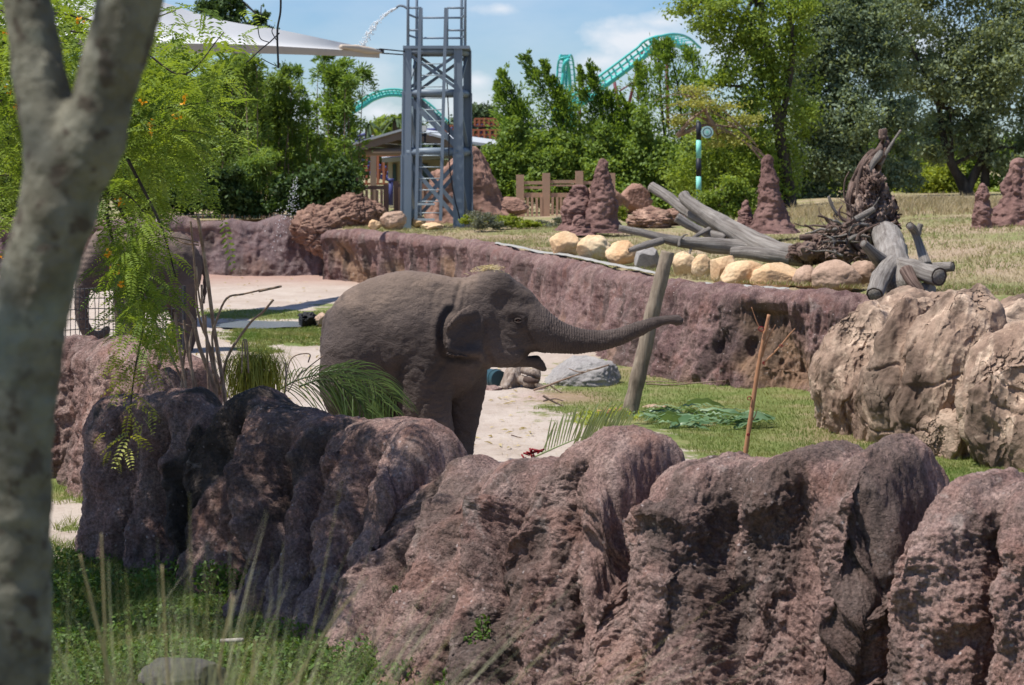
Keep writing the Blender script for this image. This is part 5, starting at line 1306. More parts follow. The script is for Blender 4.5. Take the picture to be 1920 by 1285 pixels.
lattice(828, 852, 236, 250, 110, 'orange trestle just left of the tower\'s right leg', 4)
lattice(876, 940, 244, 262, 108, 'orange trestle above the low pale roof right of the tower', 7)

# ------------------------------------------------------------------ banded sign pole
sp_ = thing('sign_pole', 'black and mint banded pole with a small round sign, left of the tall termite mound', 'sign', P(1310, 405, 46))
for y0, y1, mt in ((230, 263, 'black'), (263, 297, 'mint'), (297, 331, 'black'), (331, 366, 'mint'), (366, 412, 'black')):
    MB().tube([P(1310, y1, 46), P(1310, y0, 46)], .062, 14).build('band', M[mt], sp_, True)
MB().tube([P(1310, 230, 46), P(1310, 227, 46)], [.062, .02], 14).build('cap', M['black'], sp_, True)
def disc(c, r, th): return tube_vf([c, c + np.array([0, th, 0])], [r, r], 32)
for nm, r, y, mt in (('sign_rim', .145, 0, 'sign_face'), ('sign_ring', .105, -.006, 'black'), ('sign_centre', .085, -.012, 'sign_face'), ('sign_emblem', .030, -.018, 'mint')):
    V, F = disc(P(1326, 248, 45.8) + [0, y, 0], r, .02); mesh(nm, V, F, M[mt], sp_, False)
MB().beam(P(1312, 248, 45.86), P(1322, 248, 45.86), .03).build('bracket', M['black'], sp_)

# ------------------------------------------------------------------ fallen grey tree
def limb(parent, pts, mat='grey_wood', seg=30, n=16, noise=.22, end=True, name='limb', endmat='cut_end', seed=0.):
    a = np.array([np.append(P(x, y, Y), r / FPX * Y) for x, y, Y, r in pts])
    V, F = tube_vf(a[:, :3], a[:, 3], n, 0, seg=seg)
    sp = spline(a[:, :3], seg); c = np.repeat(sp, n, 0); rr = np.linalg.norm(V - c, axis=1)[:, None]; d = (V - c) / (rr + 1e-9)
    al = np.repeat(np.concatenate([[0], np.cumsum(np.linalg.norm(np.diff(sp, axis=0), axis=1))]), n); th = np.tile(np.arange(n) * 2 * math.pi / n, seg)
    gr = np.stack([np.cos(th) * 1.0, np.sin(th) * 1.0, al], -1)
    V = V + d * rr * (.5 * noise * fbm(V * 3.0 + seed, 3, .6) + .8 * noise * (ridged(gr * np.array([1.3, 1.3, 1.1]) + seed + 3, 3) - .6))[:, None]
    ob = mesh(name, V, F, M[mat], parent, True, {'grain': ('POINT', gr)})
    if end:
        for k in end if isinstance(end, tuple) else (0,):
            ring = V[:n] if k == 0 else V[-n:]
            cc = ring.mean(0); ax = a[0, :3] - a[1, :3] if k == 0 else a[-1, :3] - a[-2, :3]; ax /= np.linalg.norm(ax)
            R1 = cc + (ring - cc) * .97 + ax * .004; R2 = cc + (ring - cc) * .5 + ax * -.006; C = cc[None] - ax * .012
            Vd = np.concatenate([R1, R2, C]); Fd = [(j, (j + 1) % n, n + (j + 1) % n, n + j) for j in range(n)] + [(n + j, n + (j + 1) % n, 2 * n) for j in range(n)]
            mesh('cut_end', Vd, Fd, M[endmat], ob)
    return ob
ft_ = thing('fallen_tree', 'bleached grey fallen tree with forked limbs lying behind the tan boulders', 'fallen tree', P(1380, 490, 28.5))
limb(ft_, [(1281, 366, 29.4, 10.5), (1290, 378, 29.3, 11.5), (1328, 404, 29, 14), (1381, 436, 28.4, 18), (1424, 460, 28, 21), (1470, 476, 27.6, 21), (1520, 484, 27.4, 18)], end=(0,), n=22, seg=44)
limb(ft_, [(1221, 350, 30.2, 9.5), (1250, 368, 30, 10), (1290, 398, 29.6, 10.5), (1330, 420, 29.2, 11), (1370, 440, 28.9, 11)], end=(0,))
limb(ft_, [(1268, 408, 28.6, 9), (1290, 421, 28.6, 9), (1320, 436, 28.6, 9), (1360, 448, 28.5, 10)], end=(0,))
limb(ft_, [(1160, 428, 27.9, 6.5), (1217, 440, 27.9, 8), (1271, 453, 27.9, 11), (1326, 459, 28, 14.5), (1385, 465, 28.1, 15.5), (1440, 474, 28, 15)], end=(0,), seg=44)
limb(ft_, [(1180, 470, 27.4, 4), (1205, 462, 27.5, 7), (1240, 452, 27.8, 8)], end=(0,))
limb(ft_, [(1295, 450, 28.2, 3), (1310, 440, 28.3, 4), (1330, 430, 28.6, 5)], end=False)
limb(ft_, [(1372, 474, 27.4, 10), (1400, 474, 27.3, 11), (1440, 480, 27.2, 14), (1480, 488, 27.2, 13)], end=False)
limb(ft_, [(1273, 462, 27.7, 3), (1274, 452, 27.8, 2.4), (1282, 442, 27.8, 1.6), (1290, 440, 27.8, .8)], end=False, n=6)
limb(ft_, [(1292, 482, 27.7, 1), (1294, 472, 27.8, 2), (1296, 466, 27.9, 3)], end=False, n=6)

rt = thing('upturned_roots', 'dark upturned root mass with one tall twisted spike rising behind the boulders', 'root stump', P(1600, 495, 26.5))
rg = np.random.default_rng(17)
spine_ = spline([(1632, 470), (1622, 400), (1618, 345), (1634, 300), (1652, 276), (1655, 250)], 20)
for k in range(11):
    o_ = rg.uniform(-1, 1); top_ = rg.integers(9, 20) if k > 2 else 20
    wdt = np.linspace(34, 9, 20)
    pts = [(spine_[i][0] + o_ * wdt[i] * 1.15 + rg.normal() * 2, spine_[i][1], 27.2 + rg.uniform(-.25, .25), max(3, 14 * (1 - i / 24) * (1 - .25 * abs(o_)))) for i in range(0, top_, 2)]
    limb(rt, pts, 'root_wood', 26, 8, .35, False, 'root', seed=k * 3.)
limb(rt, [(1655, 262, 27.1, 7), (1656, 250, 27.1, 8.5), (1655, 242, 27.1, 7)], 'root_wood', 8, 10, .35, (1,), 'root', 'grey_wood')
limb(rt, [(1650, 310, 27, 4.5), (1664, 284, 27, 3.6), (1677, 262, 27, 2.8), (1689, 244, 27, 2.6)], 'grey_wood', 16, 8, .25, False, 'root')
limb(rt, [(1628, 340, 26.9, 4), (1634, 312, 26.9, 5.5), (1648, 292, 26.9, 6), (1652, 282, 26.9, 3)], 'grey_wood', 16, 8, .3, False, 'root')
limb(rt, [(1610, 395, 26.9, 5), (1609, 350, 26.9, 4.5), (1614, 318, 26.9, 4), (1628, 298, 26.9, 3)], 'root_wood', 18, 8, .3, False, 'root')
limb(rt, [(1600, 400, 26.8, 2.5), (1584, 372, 26.8, 2), (1584, 340, 26.8, 1.6), (1592, 322, 26.8, 1)], 'root_wood', 14, 6, .2, False, 'root')
limb(rt, [(1598, 410, 26.8, 2.6), (1594, 378, 26.8, 2), (1600, 350, 26.8, 1.2)], 'root_wood', 14, 6, .2, False, 'root')
limb(rt, [(1572, 405, 26.5, 3), (1562, 390, 26.5, 3.4), (1556, 376, 26.5, 3.2), (1553, 368, 26.5, 2)], 'grey_wood', 10, 7, .2, False, 'root')
limb(rt, [(1500, 446, 26.9, 6), (1525, 444, 26.9, 6), (1552, 440, 26.9, 6)], 'root_wood', 10, 9, .2, (0,), 'root')
limb(rt, [(1600, 414, 26.3, 6), (1622, 402, 26.3, 6), (1640, 392, 26.3, 5)], 'grey_wood', 10, 8, .2, False, 'root')
for k, (x, y, rx, ry) in enumerate([(1600, 452, 46, 34), (1640, 425, 42, 54), (1560, 470, 44, 24), (1520, 474, 34, 18), (1634, 378, 26, 56)]):
    V, F = rock_vf(P(x, y, 26.9), (rx / FPX * 26.9, .3, ry / FPX * 26.9), 5, .45, 1.6, 2, 140 + k, fine=.22); V = V + vnormals(V, F) * (.10 * (ridged(V * np.array([6, 6, 3.5]), 4) - .6))[:, None]; mesh('root_mass', V, F, M['root_wood'], rt)
for k in range(130):   # tangle
    ax_, ay_ = rg.uniform(1560, 1650), rg.uniform(415, 488)
    an = rg.uniform(math.pi * .55, math.pi * 1.15) if rg.random() < .75 else rg.uniform(0, 6.28)
    L_k = rg.uniform(18, 75); pts = []; cx_, cy_ = ax_, ay_; Yk = 26.6 + rg.uniform(-.7, .5); r0 = rg.uniform(1.6, 5.5)
    for i in range(5):
        pts.append((cx_, min(cy_, 497), Yk, r0 * (1 - i * .17))); an += rg.normal() * .45
        cx_ += math.cos(an) * L_k / 4; cy_ -= math.sin(an) * L_k / 4 * .75; Yk += rg.normal() * .06
    limb(rt, pts, 'root_wood' if rg.random() < .8 else 'grey_wood', 12, 6, .35, False, 'root', seed=k * 1.)
for k in range(9):
    V, F = rock_vf(P(rg.uniform(1500, 1650), rg.uniform(455, 490), 26.7 + rg.uniform(-.3, .4)), (.14, .14, .12), 3, .35, 2, 2, 100 + k, fine=.12); mesh('root_knot', V, F, M['root_wood'], rt, True, {'dark': ('POINT', np.zeros(len(V)))})

lg = thing('sawn_log', 'grey sawn trunk with dark cut branch ends on the rocks at the right', 'log', P(1690, 555, 23.5))
limb(lg, [(1662, 440, 26, 26), (1668, 462, 25.3, 28), (1676, 492, 24.2, 30), (1680, 522, 23.6, 30), (1684, 545, 23.2, 20)], seg=34, n=26, end=False)
limb(lg, [(1640, 553, 22.6, 16), (1648, 530, 22.9, 17), (1660, 510, 23.4, 19), (1672, 496, 23.8, 18)], n=20, end=(0,))
limb(lg, [(1618, 456, 23.4, 8.5), (1630, 468, 23.5, 10.5), (1648, 486, 23.7, 14), (1664, 500, 23.9, 14)], n=16, end=(0,))
limb(lg, [(1760, 519, 22.7, 17.5), (1742, 514, 22.9, 18), (1716, 505, 23.3, 18), (1692, 500, 23.7, 18)], n=22, end=(0,))
limb(lg, [(1786, 500, 23.2, 9), (1764, 502, 23.3, 9.5), (1740, 504, 23.4, 10)], n=14, end=(0,))
limb(lg, [(1737, 498, 23.2, 11.5), (1730, 478, 23.3, 9.5), (1722, 452, 23.4, 8.5), (1714, 432, 23.4, 8.5), (1706, 424, 23.2, 8)], n=14, end=(4,))
limb(lg, [(1721, 440, 23.4, 7), (1724, 428, 23.4, 6), (1727, 420, 23.4, 5)], n=10, end=False)
limb(lg, [(1700, 508, 23.1, 14), (1712, 530, 22.9, 11), (1728, 548, 22.8, 8)], n=12, end=False, mat='root_wood')
boulder_px('boulder', M['grey_rock'], 1724, 528, 1756, 560, 23.0, 'small pale rock wedged under the sawn log\'s right end', seed=91)

# ------------------------------------------------------------------ things on the lower lawn
lp = thing('leaning_post', 'weathered round timber post leaning right, planted in the lawn', 'post', G(1180, 782))
Yp = G(1180, 782)[1]
a = np.array([np.append(P(x, y, Yp), r / FPX * Yp) for x, y, r in ((1178, 790, 16), (1188, 740, 15.5), (1205, 670, 15), (1222, 590, 14.5), (1240, 520, 13.5), (1252, 472, 13))])
V, F = tube_vf(a[:, :3], a[:, 3], 26, 0, seg=70); c = np.repeat(spline(a[:, :3], 70), 26, 0); d = V - c; d /= np.linalg.norm(d, axis=1)[:, None] + 1e-9
V = V + d * (.007 * (ridged(np.stack([V[:, 0] * 14 - V[:, 2] * 3.4, V[:, 1] * 14, V[:, 2] * .8], -1), 4) - .6) + .010 * fbm(V * 5, 3))[:, None]
mesh('shaft', V, F, M['post_wood'], lp)
for yy, h in ((540, 14), (640, 22)):
    pc = P(np.interp(yy, [472, 790], [1252, 1178]) , yy, Yp) + [0, -.066, 0]; V, F = rock_vf(pc, (.02, .012, .035), 2, .2, 2, 1, yy); mesh('knot', V, F, M['root_wood'], lp, True, {'dark': ('POINT', np.zeros(len(V)))})

st = thing('bare_stick', 'thin orange-brown bare stick with dark red twists standing behind the foreground wall', 'stick', G(1395, 870))
Ys = 17.2
def twig(parent, pts, mat, name, Yt, n=8, seg=20):
    a = np.array([np.append(P(x, y, Yt), r / FPX * Yt) for x, y, r in pts]); V, F = tube_vf(a[:, :3], a[:, 3], n, .15, 20, seg=seg)
    return mesh(name, V, F, M[mat], parent)
twig(st, [(1393, 880, 4.6), (1402, 820, 4.6), (1411, 760, 4.4), (1420, 700, 4.2), (1431, 640, 3.8), (1442, 590, 3.4)], 'stick', 'stem', Ys, 10, 40)
for pts in ([(1430, 682, 2.2), (1445, 668, 2), (1464, 648, 1.7), (1480, 628, 1.3), (1491, 616, .8)], [(1429, 668, 1.8), (1440, 636, 1.4), (1454, 609, .8)], [(1430, 624, 1.4), (1420, 606, 1.1), (1409, 576, .6)], [(1464, 648, 1.4), (1476, 649, .8)], [(1405, 795, 1.6), (1416, 780, 1), (1420, 765, .6)]):
    twig(st, pts, 'stick', 'twig', Ys, 6, 14)
for x, y, r, n in ((1427, 617, 6.5, 9), (1405, 747, 5, 6), (1464, 649, 3.6, 5), (1433, 681, 3.4, 5), (1403, 815, 3, 4)):
    mb = MB()
    for k in range(n):
        a0 = rg.uniform(0, 6.28); p0 = P(x, y, Ys - .02)
        mb.tube([p0 + r / FPX * Ys * .8 * np.array([math.cos(a0 + t_) , -.3 + .2 * math.sin(3 * t_), math.sin(a0 + t_) * .8]) for t_ in np.linspace(0, 2.4, 6)], .004, 5)
    mb.build('red_twist', M['red_sheath'], st, True)
rb = MB()
for k in range(8):
    p0 = P(978 + k * 3.2, 850 + rg.uniform(-3, 3), 10.9); rb.tube([p0, p0 + rg.normal(size=3) * .02 + [.02, 0, .005], p0 + rg.normal(size=3) * .02 + [.035, 0, 0]], .006, 5)
tag(rb.build('red_strands', M['red_sheath'], None, True), 'scrap of red strands lying on top of the foreground wall near the cut pale frond', 'scrap')

dr = thing('drum', 'dark blue-green plastic drum lying behind the young elephant\'s front legs', 'drum', G(925, 732))
Yd = 24.0; c0, c1 = P(905, 708, Yd), P(936, 712, Yd - .35)
V, F = tube_vf([c0, c0 * .8 + c1 * .2, c0 * .5 + c1 * .5, c0 * .2 + c1 * .8, c1], np.array([17, 18.5, 18, 18.5, 17]) / FPX * Yd, 28); mesh('barrel', V, F, M['teal_plastic'], dr, False)
for f in (.2, .8):
    cc = c0 * (1 - f) + c1 * f; ax = (c1 - c0) / np.linalg.norm(c1 - c0); V, F = tube_vf([cc - ax * .015, cc + ax * .015], [.128, .128], 28); mesh('rib', V, F, M['teal_plastic'], dr, False)
sm = thing('split_stump', 'pale split tree stump with flared base beside the grey boulder', 'stump', G(975, 728))
limb(sm, [(958, 728, 23.6, 20), (962, 705, 23.6, 15), (966, 684, 23.7, 14)], 'stump_wood', 18, 20, .5, (1,), 'trunk')
for pts in ([(990, 726, 23.4, 13), (1002, 705, 23.5, 11), (1006, 690, 23.6, 6)], [(945, 730, 23.3, 7), (955, 715, 23.4, 6), (962, 700, 23.5, 4)], [(1022, 730, 23.4, 5), (1000, 722, 23.4, 8), (975, 712, 23.5, 9)], [(1012, 708, 23.4, 4), (1000, 700, 23.4, 6), (980, 694, 23.5, 7)]):
    limb(sm, pts, 'stump_wood', 14, 12, .4, False, 'root')
limb(sm, [(1010, 716, 23.3, 4), (996, 714, 23.3, 6), (985, 712, 23.4, 6)], 'cut_end', 10, 10, .3, False, 'root')
boulder_px('boulder', M['near_wall'], 902, 722, 944, 742, 23.3, 'small dark stone at the foot of the drum', seed=93, sub=3)
mt_ = thing('rubber_mat', 'crumpled black rubber mat lying at the far end of the yard grass strip', 'mat', G(578, 608))
V, F = rock_vf(P(578, 600, 32.6), (.20, .3, .12), 4, .5, 2.0, 6, 77, fine=.1); mesh('sheet', V, F, M['charcoal'], mt_, True, {'dark': ('POINT', np.zeros(len(V)))})
boulder_px('boulder', M['tan_rock_dirty'], 590, 588, 616, 612, 32.0, 'small tan stone beside the black mat, just left of the young elephant\'s rump', seed=94)

# branches on the boulder and lawn
def branch(label, pts, Y, mat='cane', r=2.0):
    t_ = thing('fallen_branch', label, 'branch', P(*pts[0][0], Y))
    for j, pl in enumerate(pts):
        rr = np.linspace(r, r * .5, len(pl)) * (1 if j == 0 else .7)
        twig(t_, [(x, y, q) for (x, y), q in zip(pl, rr)], mat, 'stem' if j == 0 else 'twig', Y)
    return t_
branch('pale forked branch lying across the grey boulder', [[(1000, 732), (1030, 722), (1062, 710), (1100, 697), (1142, 684)], [(1030, 722), (1048, 734), (1070, 742)], [(1096, 698), (1082, 697), (1066, 691)], [(1142, 684), (1120, 692), (1100, 694)]], 23.0)
branch('long thin pale branch on the lawn right of the post', [[(1212, 720), (1260, 722), (1310, 718), (1362, 714)], [(1210, 716), (1250, 716), (1290, 720)]], 23.6, r=1.6)
branch('brown broken stick on the sand in front of the stump', [[(1018, 742), (1035, 752), (1056, 762)], [(1018, 752), (1040, 748), (1056, 752)]], 21.7, 'root_wood', 2.4)
branch('short dark twig on the sand in front of the young elephant', [[(958, 816), (980, 822), (1000, 828)]], 19.2, 'root_wood', 1.2)
tag(limb(None, [(1120, 776, 20.9, 7), (1140, 774, 20.9, 7.5), (1166, 771, 20.9, 7)], 'stick', 12, 12, .15, (0,), 'cut_stem', 'grey_wood'), 'tan cut plant stem lying at the foot of the leaning post', 'plant stem')
boulder_px('boulder', M['tan_rock_dirty'], 1190, 758, 1262, 782, 21.6, 'flat pale stone half buried under the banana leaves', seed=97, bury=.6)

# wire netting behind the second elephant's trunk
wf = thing('wire_fence', 'thin wire netting fence at the left beside the second elephant\'s trunk', 'wire fence', G(200, 640))
mb = MB()
for x in np.arange(60, 345, 9.0): mb.tube(spline([P(x, 650, 26.5), P(x + 2 * math.sin(x), 590, 26.5), P(x + 1.5 * math.cos(x * 2), 540, 26.5)], 6), .006, 4)
tag(mb.build('upright_wires', M['cable'], wf), kind='stuff')
for y in (542, 558, 580, 600, 618): MB().tube(spline([P(x, y + 1.5 * math.sin(x * .05 + y), 26.52) for x in range(60, 350, 24)], 30), .007, 5).build('line_wire', M['cable'], wf)
for x in (64, 345): MB().tube([P(x, 665, 26.5), P(x, 536, 26.5)], .03, 8).build('post', M['cable'], wf)

# pool at the back of the yard
c = np.array([G(498, 606)[0], G(498, 606)[1]])
aa = np.linspace(0, 2 * math.pi, 60, endpoint=False)
rr = 1 + .12 * np.sin(aa * 3 + 1) + .07 * np.sin(aa * 7)
V = np.stack([c[0] + .95 * rr * np.cos(aa), c[1] + .75 * rr * np.sin(aa), 0 * aa - .022], -1); V = np.vstack([V, [c[0], c[1], -.022]])
o = mesh('pool_water', V, [(i, (i + 1) % 60, 60) for i in range(60)], M['water']); tag(o, kind='structure')

# ------------------------------------------------------------------ dead canes behind the near wall
cn = thing('dead_cane_clump', 'clump of dry brown bare canes standing behind the dark end of the foreground wall', 'dead canes', P(385, 760, 14.0))
C_ = [([(370, 405), (375, 430), (388, 514), (401, 614), (420, 731), (424, 780)], 4.2), ([(357, 415), (359, 430), (366, 514), (372, 590), (398, 664), (412, 740)], 2.6), ([(341, 574), (352, 586), (363, 604), (374, 651), (401, 724), (408, 770)], 4.4), ([(328, 585), (333, 630), (338, 664), (348, 721), (352, 770)], 3.4),
      ([(277, 574), (295, 612), (311, 647), (341, 714), (350, 750)], 2.4), ([(513, 562), (492, 586), (468, 607), (428, 667), (414, 720)], 2.8), ([(485, 545), (455, 552), (425, 560), (405, 604), (398, 640), (408, 720)], 2.4), ([(528, 537), (505, 542), (485, 546)], 2.8), ([(281, 584), (308, 596), (334, 606), (363, 612)], 1.6),
      ([(378, 534), (381, 600), (398, 684), (408, 740)], 3.0), ([(366, 600), (356, 650), (364, 730)], 3.0), ([(345, 600), (352, 660), (372, 740)], 3.2), ([(300, 437), (330, 450), (348, 457), (373, 460)], 1.5), ([(302, 440), (340, 448), (372, 455)], 1.3), ([(385, 590), (388, 660), (392, 740)], 2.6), ([(350, 640), (344, 680), (340, 740)], 2.6),
      ([(459, 640), (460, 660), (463, 740)], 2.0), ([(453, 700), (455, 644), (459, 638), (463, 644), (466, 700)], 1.5), ([(368, 500), (374, 560), (390, 640), (400, 700)], 2.2), ([(420, 730), (430, 745), (438, 760)], 2.2), ([(290, 560), (282, 580), (290, 590)], 1.0), ([(318, 680), (340, 690), (352, 700)], 1.2), ([(534, 740), (540, 690), (552, 668), (580, 664), (578, 680)], 1.3), ([(540, 735), (560, 705), (600, 672), (606, 668)], 1.2), ([(536, 735), (536, 690), (534, 680)], 1.8)]
for k, (pl, r) in enumerate(C_):
    Yk = 13.9 + .25 * math.sin(k * 1.7)
    twig(cn, [(x, y, r * (.75 + .25 * i / (len(pl) - 1))) for i, (x, y) in enumerate(pl)], 'cane', 'cane', Yk, 8, 26)
# ------------------------------------------------------------------ foliage
VR = np.random.default_rng(21)
def rvec(n, rg=VR):
    v = rg.normal(size=(n, 3)); return v / np.linalg.norm(v, axis=1)[:, None]
def leaf_quads(C, L, W, A, Nn):
    """diamond leaves: centre C, length L along A, width W, roughly facing Nn"""
    S = np.cross(A, Nn); S /= np.linalg.norm(S, axis=1)[:, None] + 1e-9
    L = np.broadcast_to(L, len(C))[:, None]; W = np.broadcast_to(W, len(C))[:, None]
    k = np.cross(S, A) * L * .12
    V = np.stack([C - A * L / 2, C + S * W / 2 + k, C + A * L / 2, C - S * W / 2 + k], 1).reshape(-1, 3)
    return V
def leaf_mesh(name, V, mat, parent, rg=VR, rnd=None):
    n = len(V) // 4; F = np.arange(n * 4, dtype=np.int32).reshape(-1, 4)
    r = rg.random(n) if rnd is None else rnd
    return mesh(name, V, F, M[mat], parent, False, {'rnd': ('FACE', r)})
def cloud(blobs, n, sub=.20, flat=.8, rg=VR):
    """leaf positions: clumps inside each ellipsoid; blobs = [(centre, radii)]"""
    vol = np.array([r[0] * r[1] * r[2] for c, r in blobs]) ** .67; vol = vol / vol.sum()
    out = []
    for (c, r), f in zip(blobs, vol):
        k = max(60, int(n * f)); m = max(7, k // 110)
        cc = rvec(m, rg) * (rg.random((m, 1)) ** .38) * .92
        w = rg.dirichlet(np.ones(m) * 2.2); i = rg.choice(m, k, p=w)
        s = sub * rg.uniform(.6, 1.5, (m, 1))[i]
        p = cc[i] + rg.normal(size=(k, 3)) * s * np.array([1, 1, flat])
        out.append(p * np.asarray(r) + np.asarray(c))
    return np.concatenate(out)
def tree_px(name, label, cat, Y, base, blobs, n, size, mat, trunk=None, bark='bark_dark', group=None, depth=.8, sub=.2, droop=0.0, elong=1.9, limbs=True, extra=None, aspect=None):
    """blobs in photo pixels (cx, cy, rx, ry[, dY]); trunk = list of stems [(px, py, r_px), ...]"""
    bx, by = base
    t_ = thing(name, label, cat, P(bx, by, Y), group)
    bl = []
    for b in blobs:
        dY = b[4] if len(b) > 4 else VR.uniform(-.5, .5) * depth * (b[2] / FPX * Y)
        rx, ry = b[2] / FPX * Y, b[3] / FPX * Y
        bl.append((P(b[0], b[1], Y + dY), (rx, rx * depth, ry)))
    C = cloud(bl, n, sub)
    m = len(C)
    A = rvec(m); A[:, 2] -= droop; A /= np.linalg.norm(A, axis=1)[:, None]
    Nn = rvec(m); Nn[:, 2] += .6
    sz = size * VR.uniform(.6, 1.35, m)
    leaf_mesh('crown', leaf_quads(C, sz, sz / elong, A, Nn), mat, t_)
    if trunk:
        for st_ in trunk:
            a = np.array([np.append(P(x, y, Y), r / FPX * Y) for x, y, r in st_])
            V, F = tube_vf(a[:, :3], a[:, 3], 10, .25, 1.5, seg=24); mesh('trunk' if st_ is trunk[0] else 'branch', V, F, M[bark], t_)
        if limbs:
            top = np.array(trunk[0][-1][:2]); mid = np.array(trunk[0][len(trunk[0]) // 2][:2]); mb = MB()
            for (c, r) in bl[:9]:
                s0 = P(*(mid if VR.random() < .5 else top), Y)
                k1 = s0 * .55 + c * .45 + [0, 0, .12 * abs(c[0] - s0[0])]
                mb.tube(spline([s0, k1, c], 9), np.linspace(.055, .015, 9) * Y / 40, 6)
                for _ in range(3):
                    e = c + rvec(1)[0] * np.array(r) * .8; mb.tube(spline([k1 * .3 + c * .7, (c + e) / 2 + [0, 0, .05], e], 6), np.linspace(.018, .005, 6) * Y / 40, 5)
            o_ = mb.build('twigs', M[bark], t_, True); tag(o_, kind='stuff')
    return t_

# far line that closes the view
def far_mass(name, x0, x1, yt, Y, n, size, mat, label, hpx=60):
    xs_ = np.linspace(x0, x1, int((x1 - x0) / 38) + 1); bl = []
    for x in xs_:
        top_ = yt + 14 * math.sin(x * .021) + 9 * math.sin(x * .067 + 1) + VR.uniform(-5, 5)
        ry = (302 - top_) / 2 + 8; bl.append((P(x, top_ + ry, Y + VR.uniform(-8, 8)), (30 / FPX * Y, 30 / FPX * Y, ry / FPX * Y)))
    C = cloud(bl, n, .3); m = len(C); sz = size * VR.uniform(.6, 1.4, m)
    o_ = leaf_mesh(name, leaf_quads(C, sz, sz / 1.5, rvec(m), rvec(m)), mat, None); return tag(o_, label, 'woods', None, 'stuff')
far_mass('distant_woods', -700, 2700, 252, 190, 60000, .9, 'leaf_far', 'dark far-off woods closing the view along the horizon')
tree_px('far_tree', 'bright green rounded tree above the pavilion roof, left of the tower', 'tree', 105, (740, 290), [(735, 240, 34, 20), (750, 232, 22, 16), (715, 250, 30, 18)], 5000, .32, 'leaf_light', [[(740, 300, 3), (738, 260, 2.5), (738, 240, 2)]])
tree_px('far_tree', 'dark rounded tree on the skyline right of the tower', 'tree', 120, (905, 300), [(905, 225, 38, 24), (880, 240, 34, 20), (930, 238, 30, 24), (850, 250, 30, 16)], 8000, .35, 'leaf_far', [[(905, 305, 3), (905, 260, 2.5), (905, 240, 2)]])
for x, y, lab in ((690, 235, 'small shaggy palm on the skyline left of the pavilion roof'), (742, 226, 'small palm top behind the bright green rounded tree')):
    pm = thing('palm_tree', lab, 'palm', P(x, 290, 100)); MB().tube(spline([P(x + 2, 300, 100), P(x, y + 30, 100), P(x, y, 100)], 8), .16, 7).build('trunk', M['bark_dark'], pm, True)
    c = P(x, y, 100); V = []
    for k in range(26):
        a = VR.uniform(0, 6.28); u = np.array([math.cos(a), math.sin(a), VR.uniform(-.1, .9)]); t_ = np.linspace(0, 1, 7)
        pts = c + u * t_[:, None] * .9 + np.array([0, 0, -1]) * (t_ ** 2)[:, None] * .7
        for i in range(6):
            d = pts[i + 1] - pts[i]; s_ = np.cross(d, [0, 0, 1.]); s_ /= np.linalg.norm(s_) + 1e-9
            V += [pts[i] - s_ * .06, pts[i] + s_ * .06 , pts[i + 1] + s_ * .05, pts[i + 1] - s_ * .05]
    leaf_mesh('crown', np.array(V), 'leaf_far', pm)

# right-hand trees
tree_px('oak_tree', 'large grey-green oak at the right edge with a dark leaning trunk', 'oak', 60, (1818, 395),
        [(1700, 60, 90, 80), (1850, 40, 100, 90), (1780, 150, 110, 70), (1900, 170, 80, 80), (1840, 250, 80, 55), (1945, 280, 70, 70), (1760, 235, 60, 42), (1650, -10, 80, 60), (1960, 60, 90, 90), (1780, -60, 130, 70), (1900, 320, 55, 40), (1690, 130, 60, 50), (1860, 120, 80, 60), (1720, 290, 50, 30), (1960, 350, 50, 50)],
        60000, .135, 'leaf_oak', [[(1822, 392, 15), (1808, 350, 12), (1785, 310, 9), (1770, 262, 7), (1760, 200, 5)], [(1812, 360, 10), (1840, 300, 7), (1860, 240, 5)], [(1846, 350, 9), (1850, 310, 7), (1862, 260, 5)]], depth=.9, sub=.17)
tree_px('oak_tree', 'blue-green oak in the middle of the right half behind the upturned roots', 'oak', 57, (1620, 395),
        [(1560, 110, 70, 60), (1520, 200, 60, 60), (1605, 220, 70, 70), (1640, 320, 60, 45), (1560, 300, 55, 50), (1570, 20, 80, 60), (1650, 120, 60, 70), (1620, 40, 60, 60), (1500, 270, 40, 50), (1690, 230, 50, 60), (1550, 370, 50, 30), (1700, 330, 35, 40), (1500, 130, 45, 45), (1500, 345, 40, 40)],
        60000, .125, 'leaf_oak2', [[(1640, 400, 9), (1625, 330, 8), (1600, 250, 6), (1580, 150, 4)], [(1625, 330, 6), (1660, 250, 5), (1670, 180, 3)]], depth=.9, sub=.17)
tree_px('young_tree', 'airy spring-green tree with a dark crooked trunk right of the plume trees', 'tree', 50, (1478, 410),
        [(1350, 25, 60, 42), (1425, 45, 60, 46), (1310, 8, 50, 26), (1400, 110, 56, 46), (1350, 150, 42, 30), (1490, 20, 60, 50), (1460, 130, 46, 50), (1430, 185, 56, 46), (1490, 90, 46, 46), (1390, -20, 90, 34), (1350, 215, 45, 30), (1420, 245, 56, 46), (1390, 300, 60, 46), (1460, 310, 56, 54), (1370, 75, 50, 34), (1330, 270, 50, 40), (1300, 330, 50, 50), (1420, 350, 60, 40), (1510, 200, 40, 60)],
        34000, .105, 'leaf_light', [[(1480, 425, 20), (1478, 370, 15), (1470, 300, 12), (1456, 210, 9), (1448, 120, 7), (1432, 50, 6), (1425, -30, 5)], [(1462, 250, 6), (1484, 120, 6), (1482, 20, 5), (1484, -30, 5)], [(1450, 110, 5), (1410, 50, 4), (1350, 20, 3), (1300, 14, 2)], [(1456, 190, 5), (1400, 165, 3), (1345, 160, 2)], [(1462, 230, 5), (1395, 225, 3), (1320, 205, 1.5)]], depth=1.0, sub=.24)
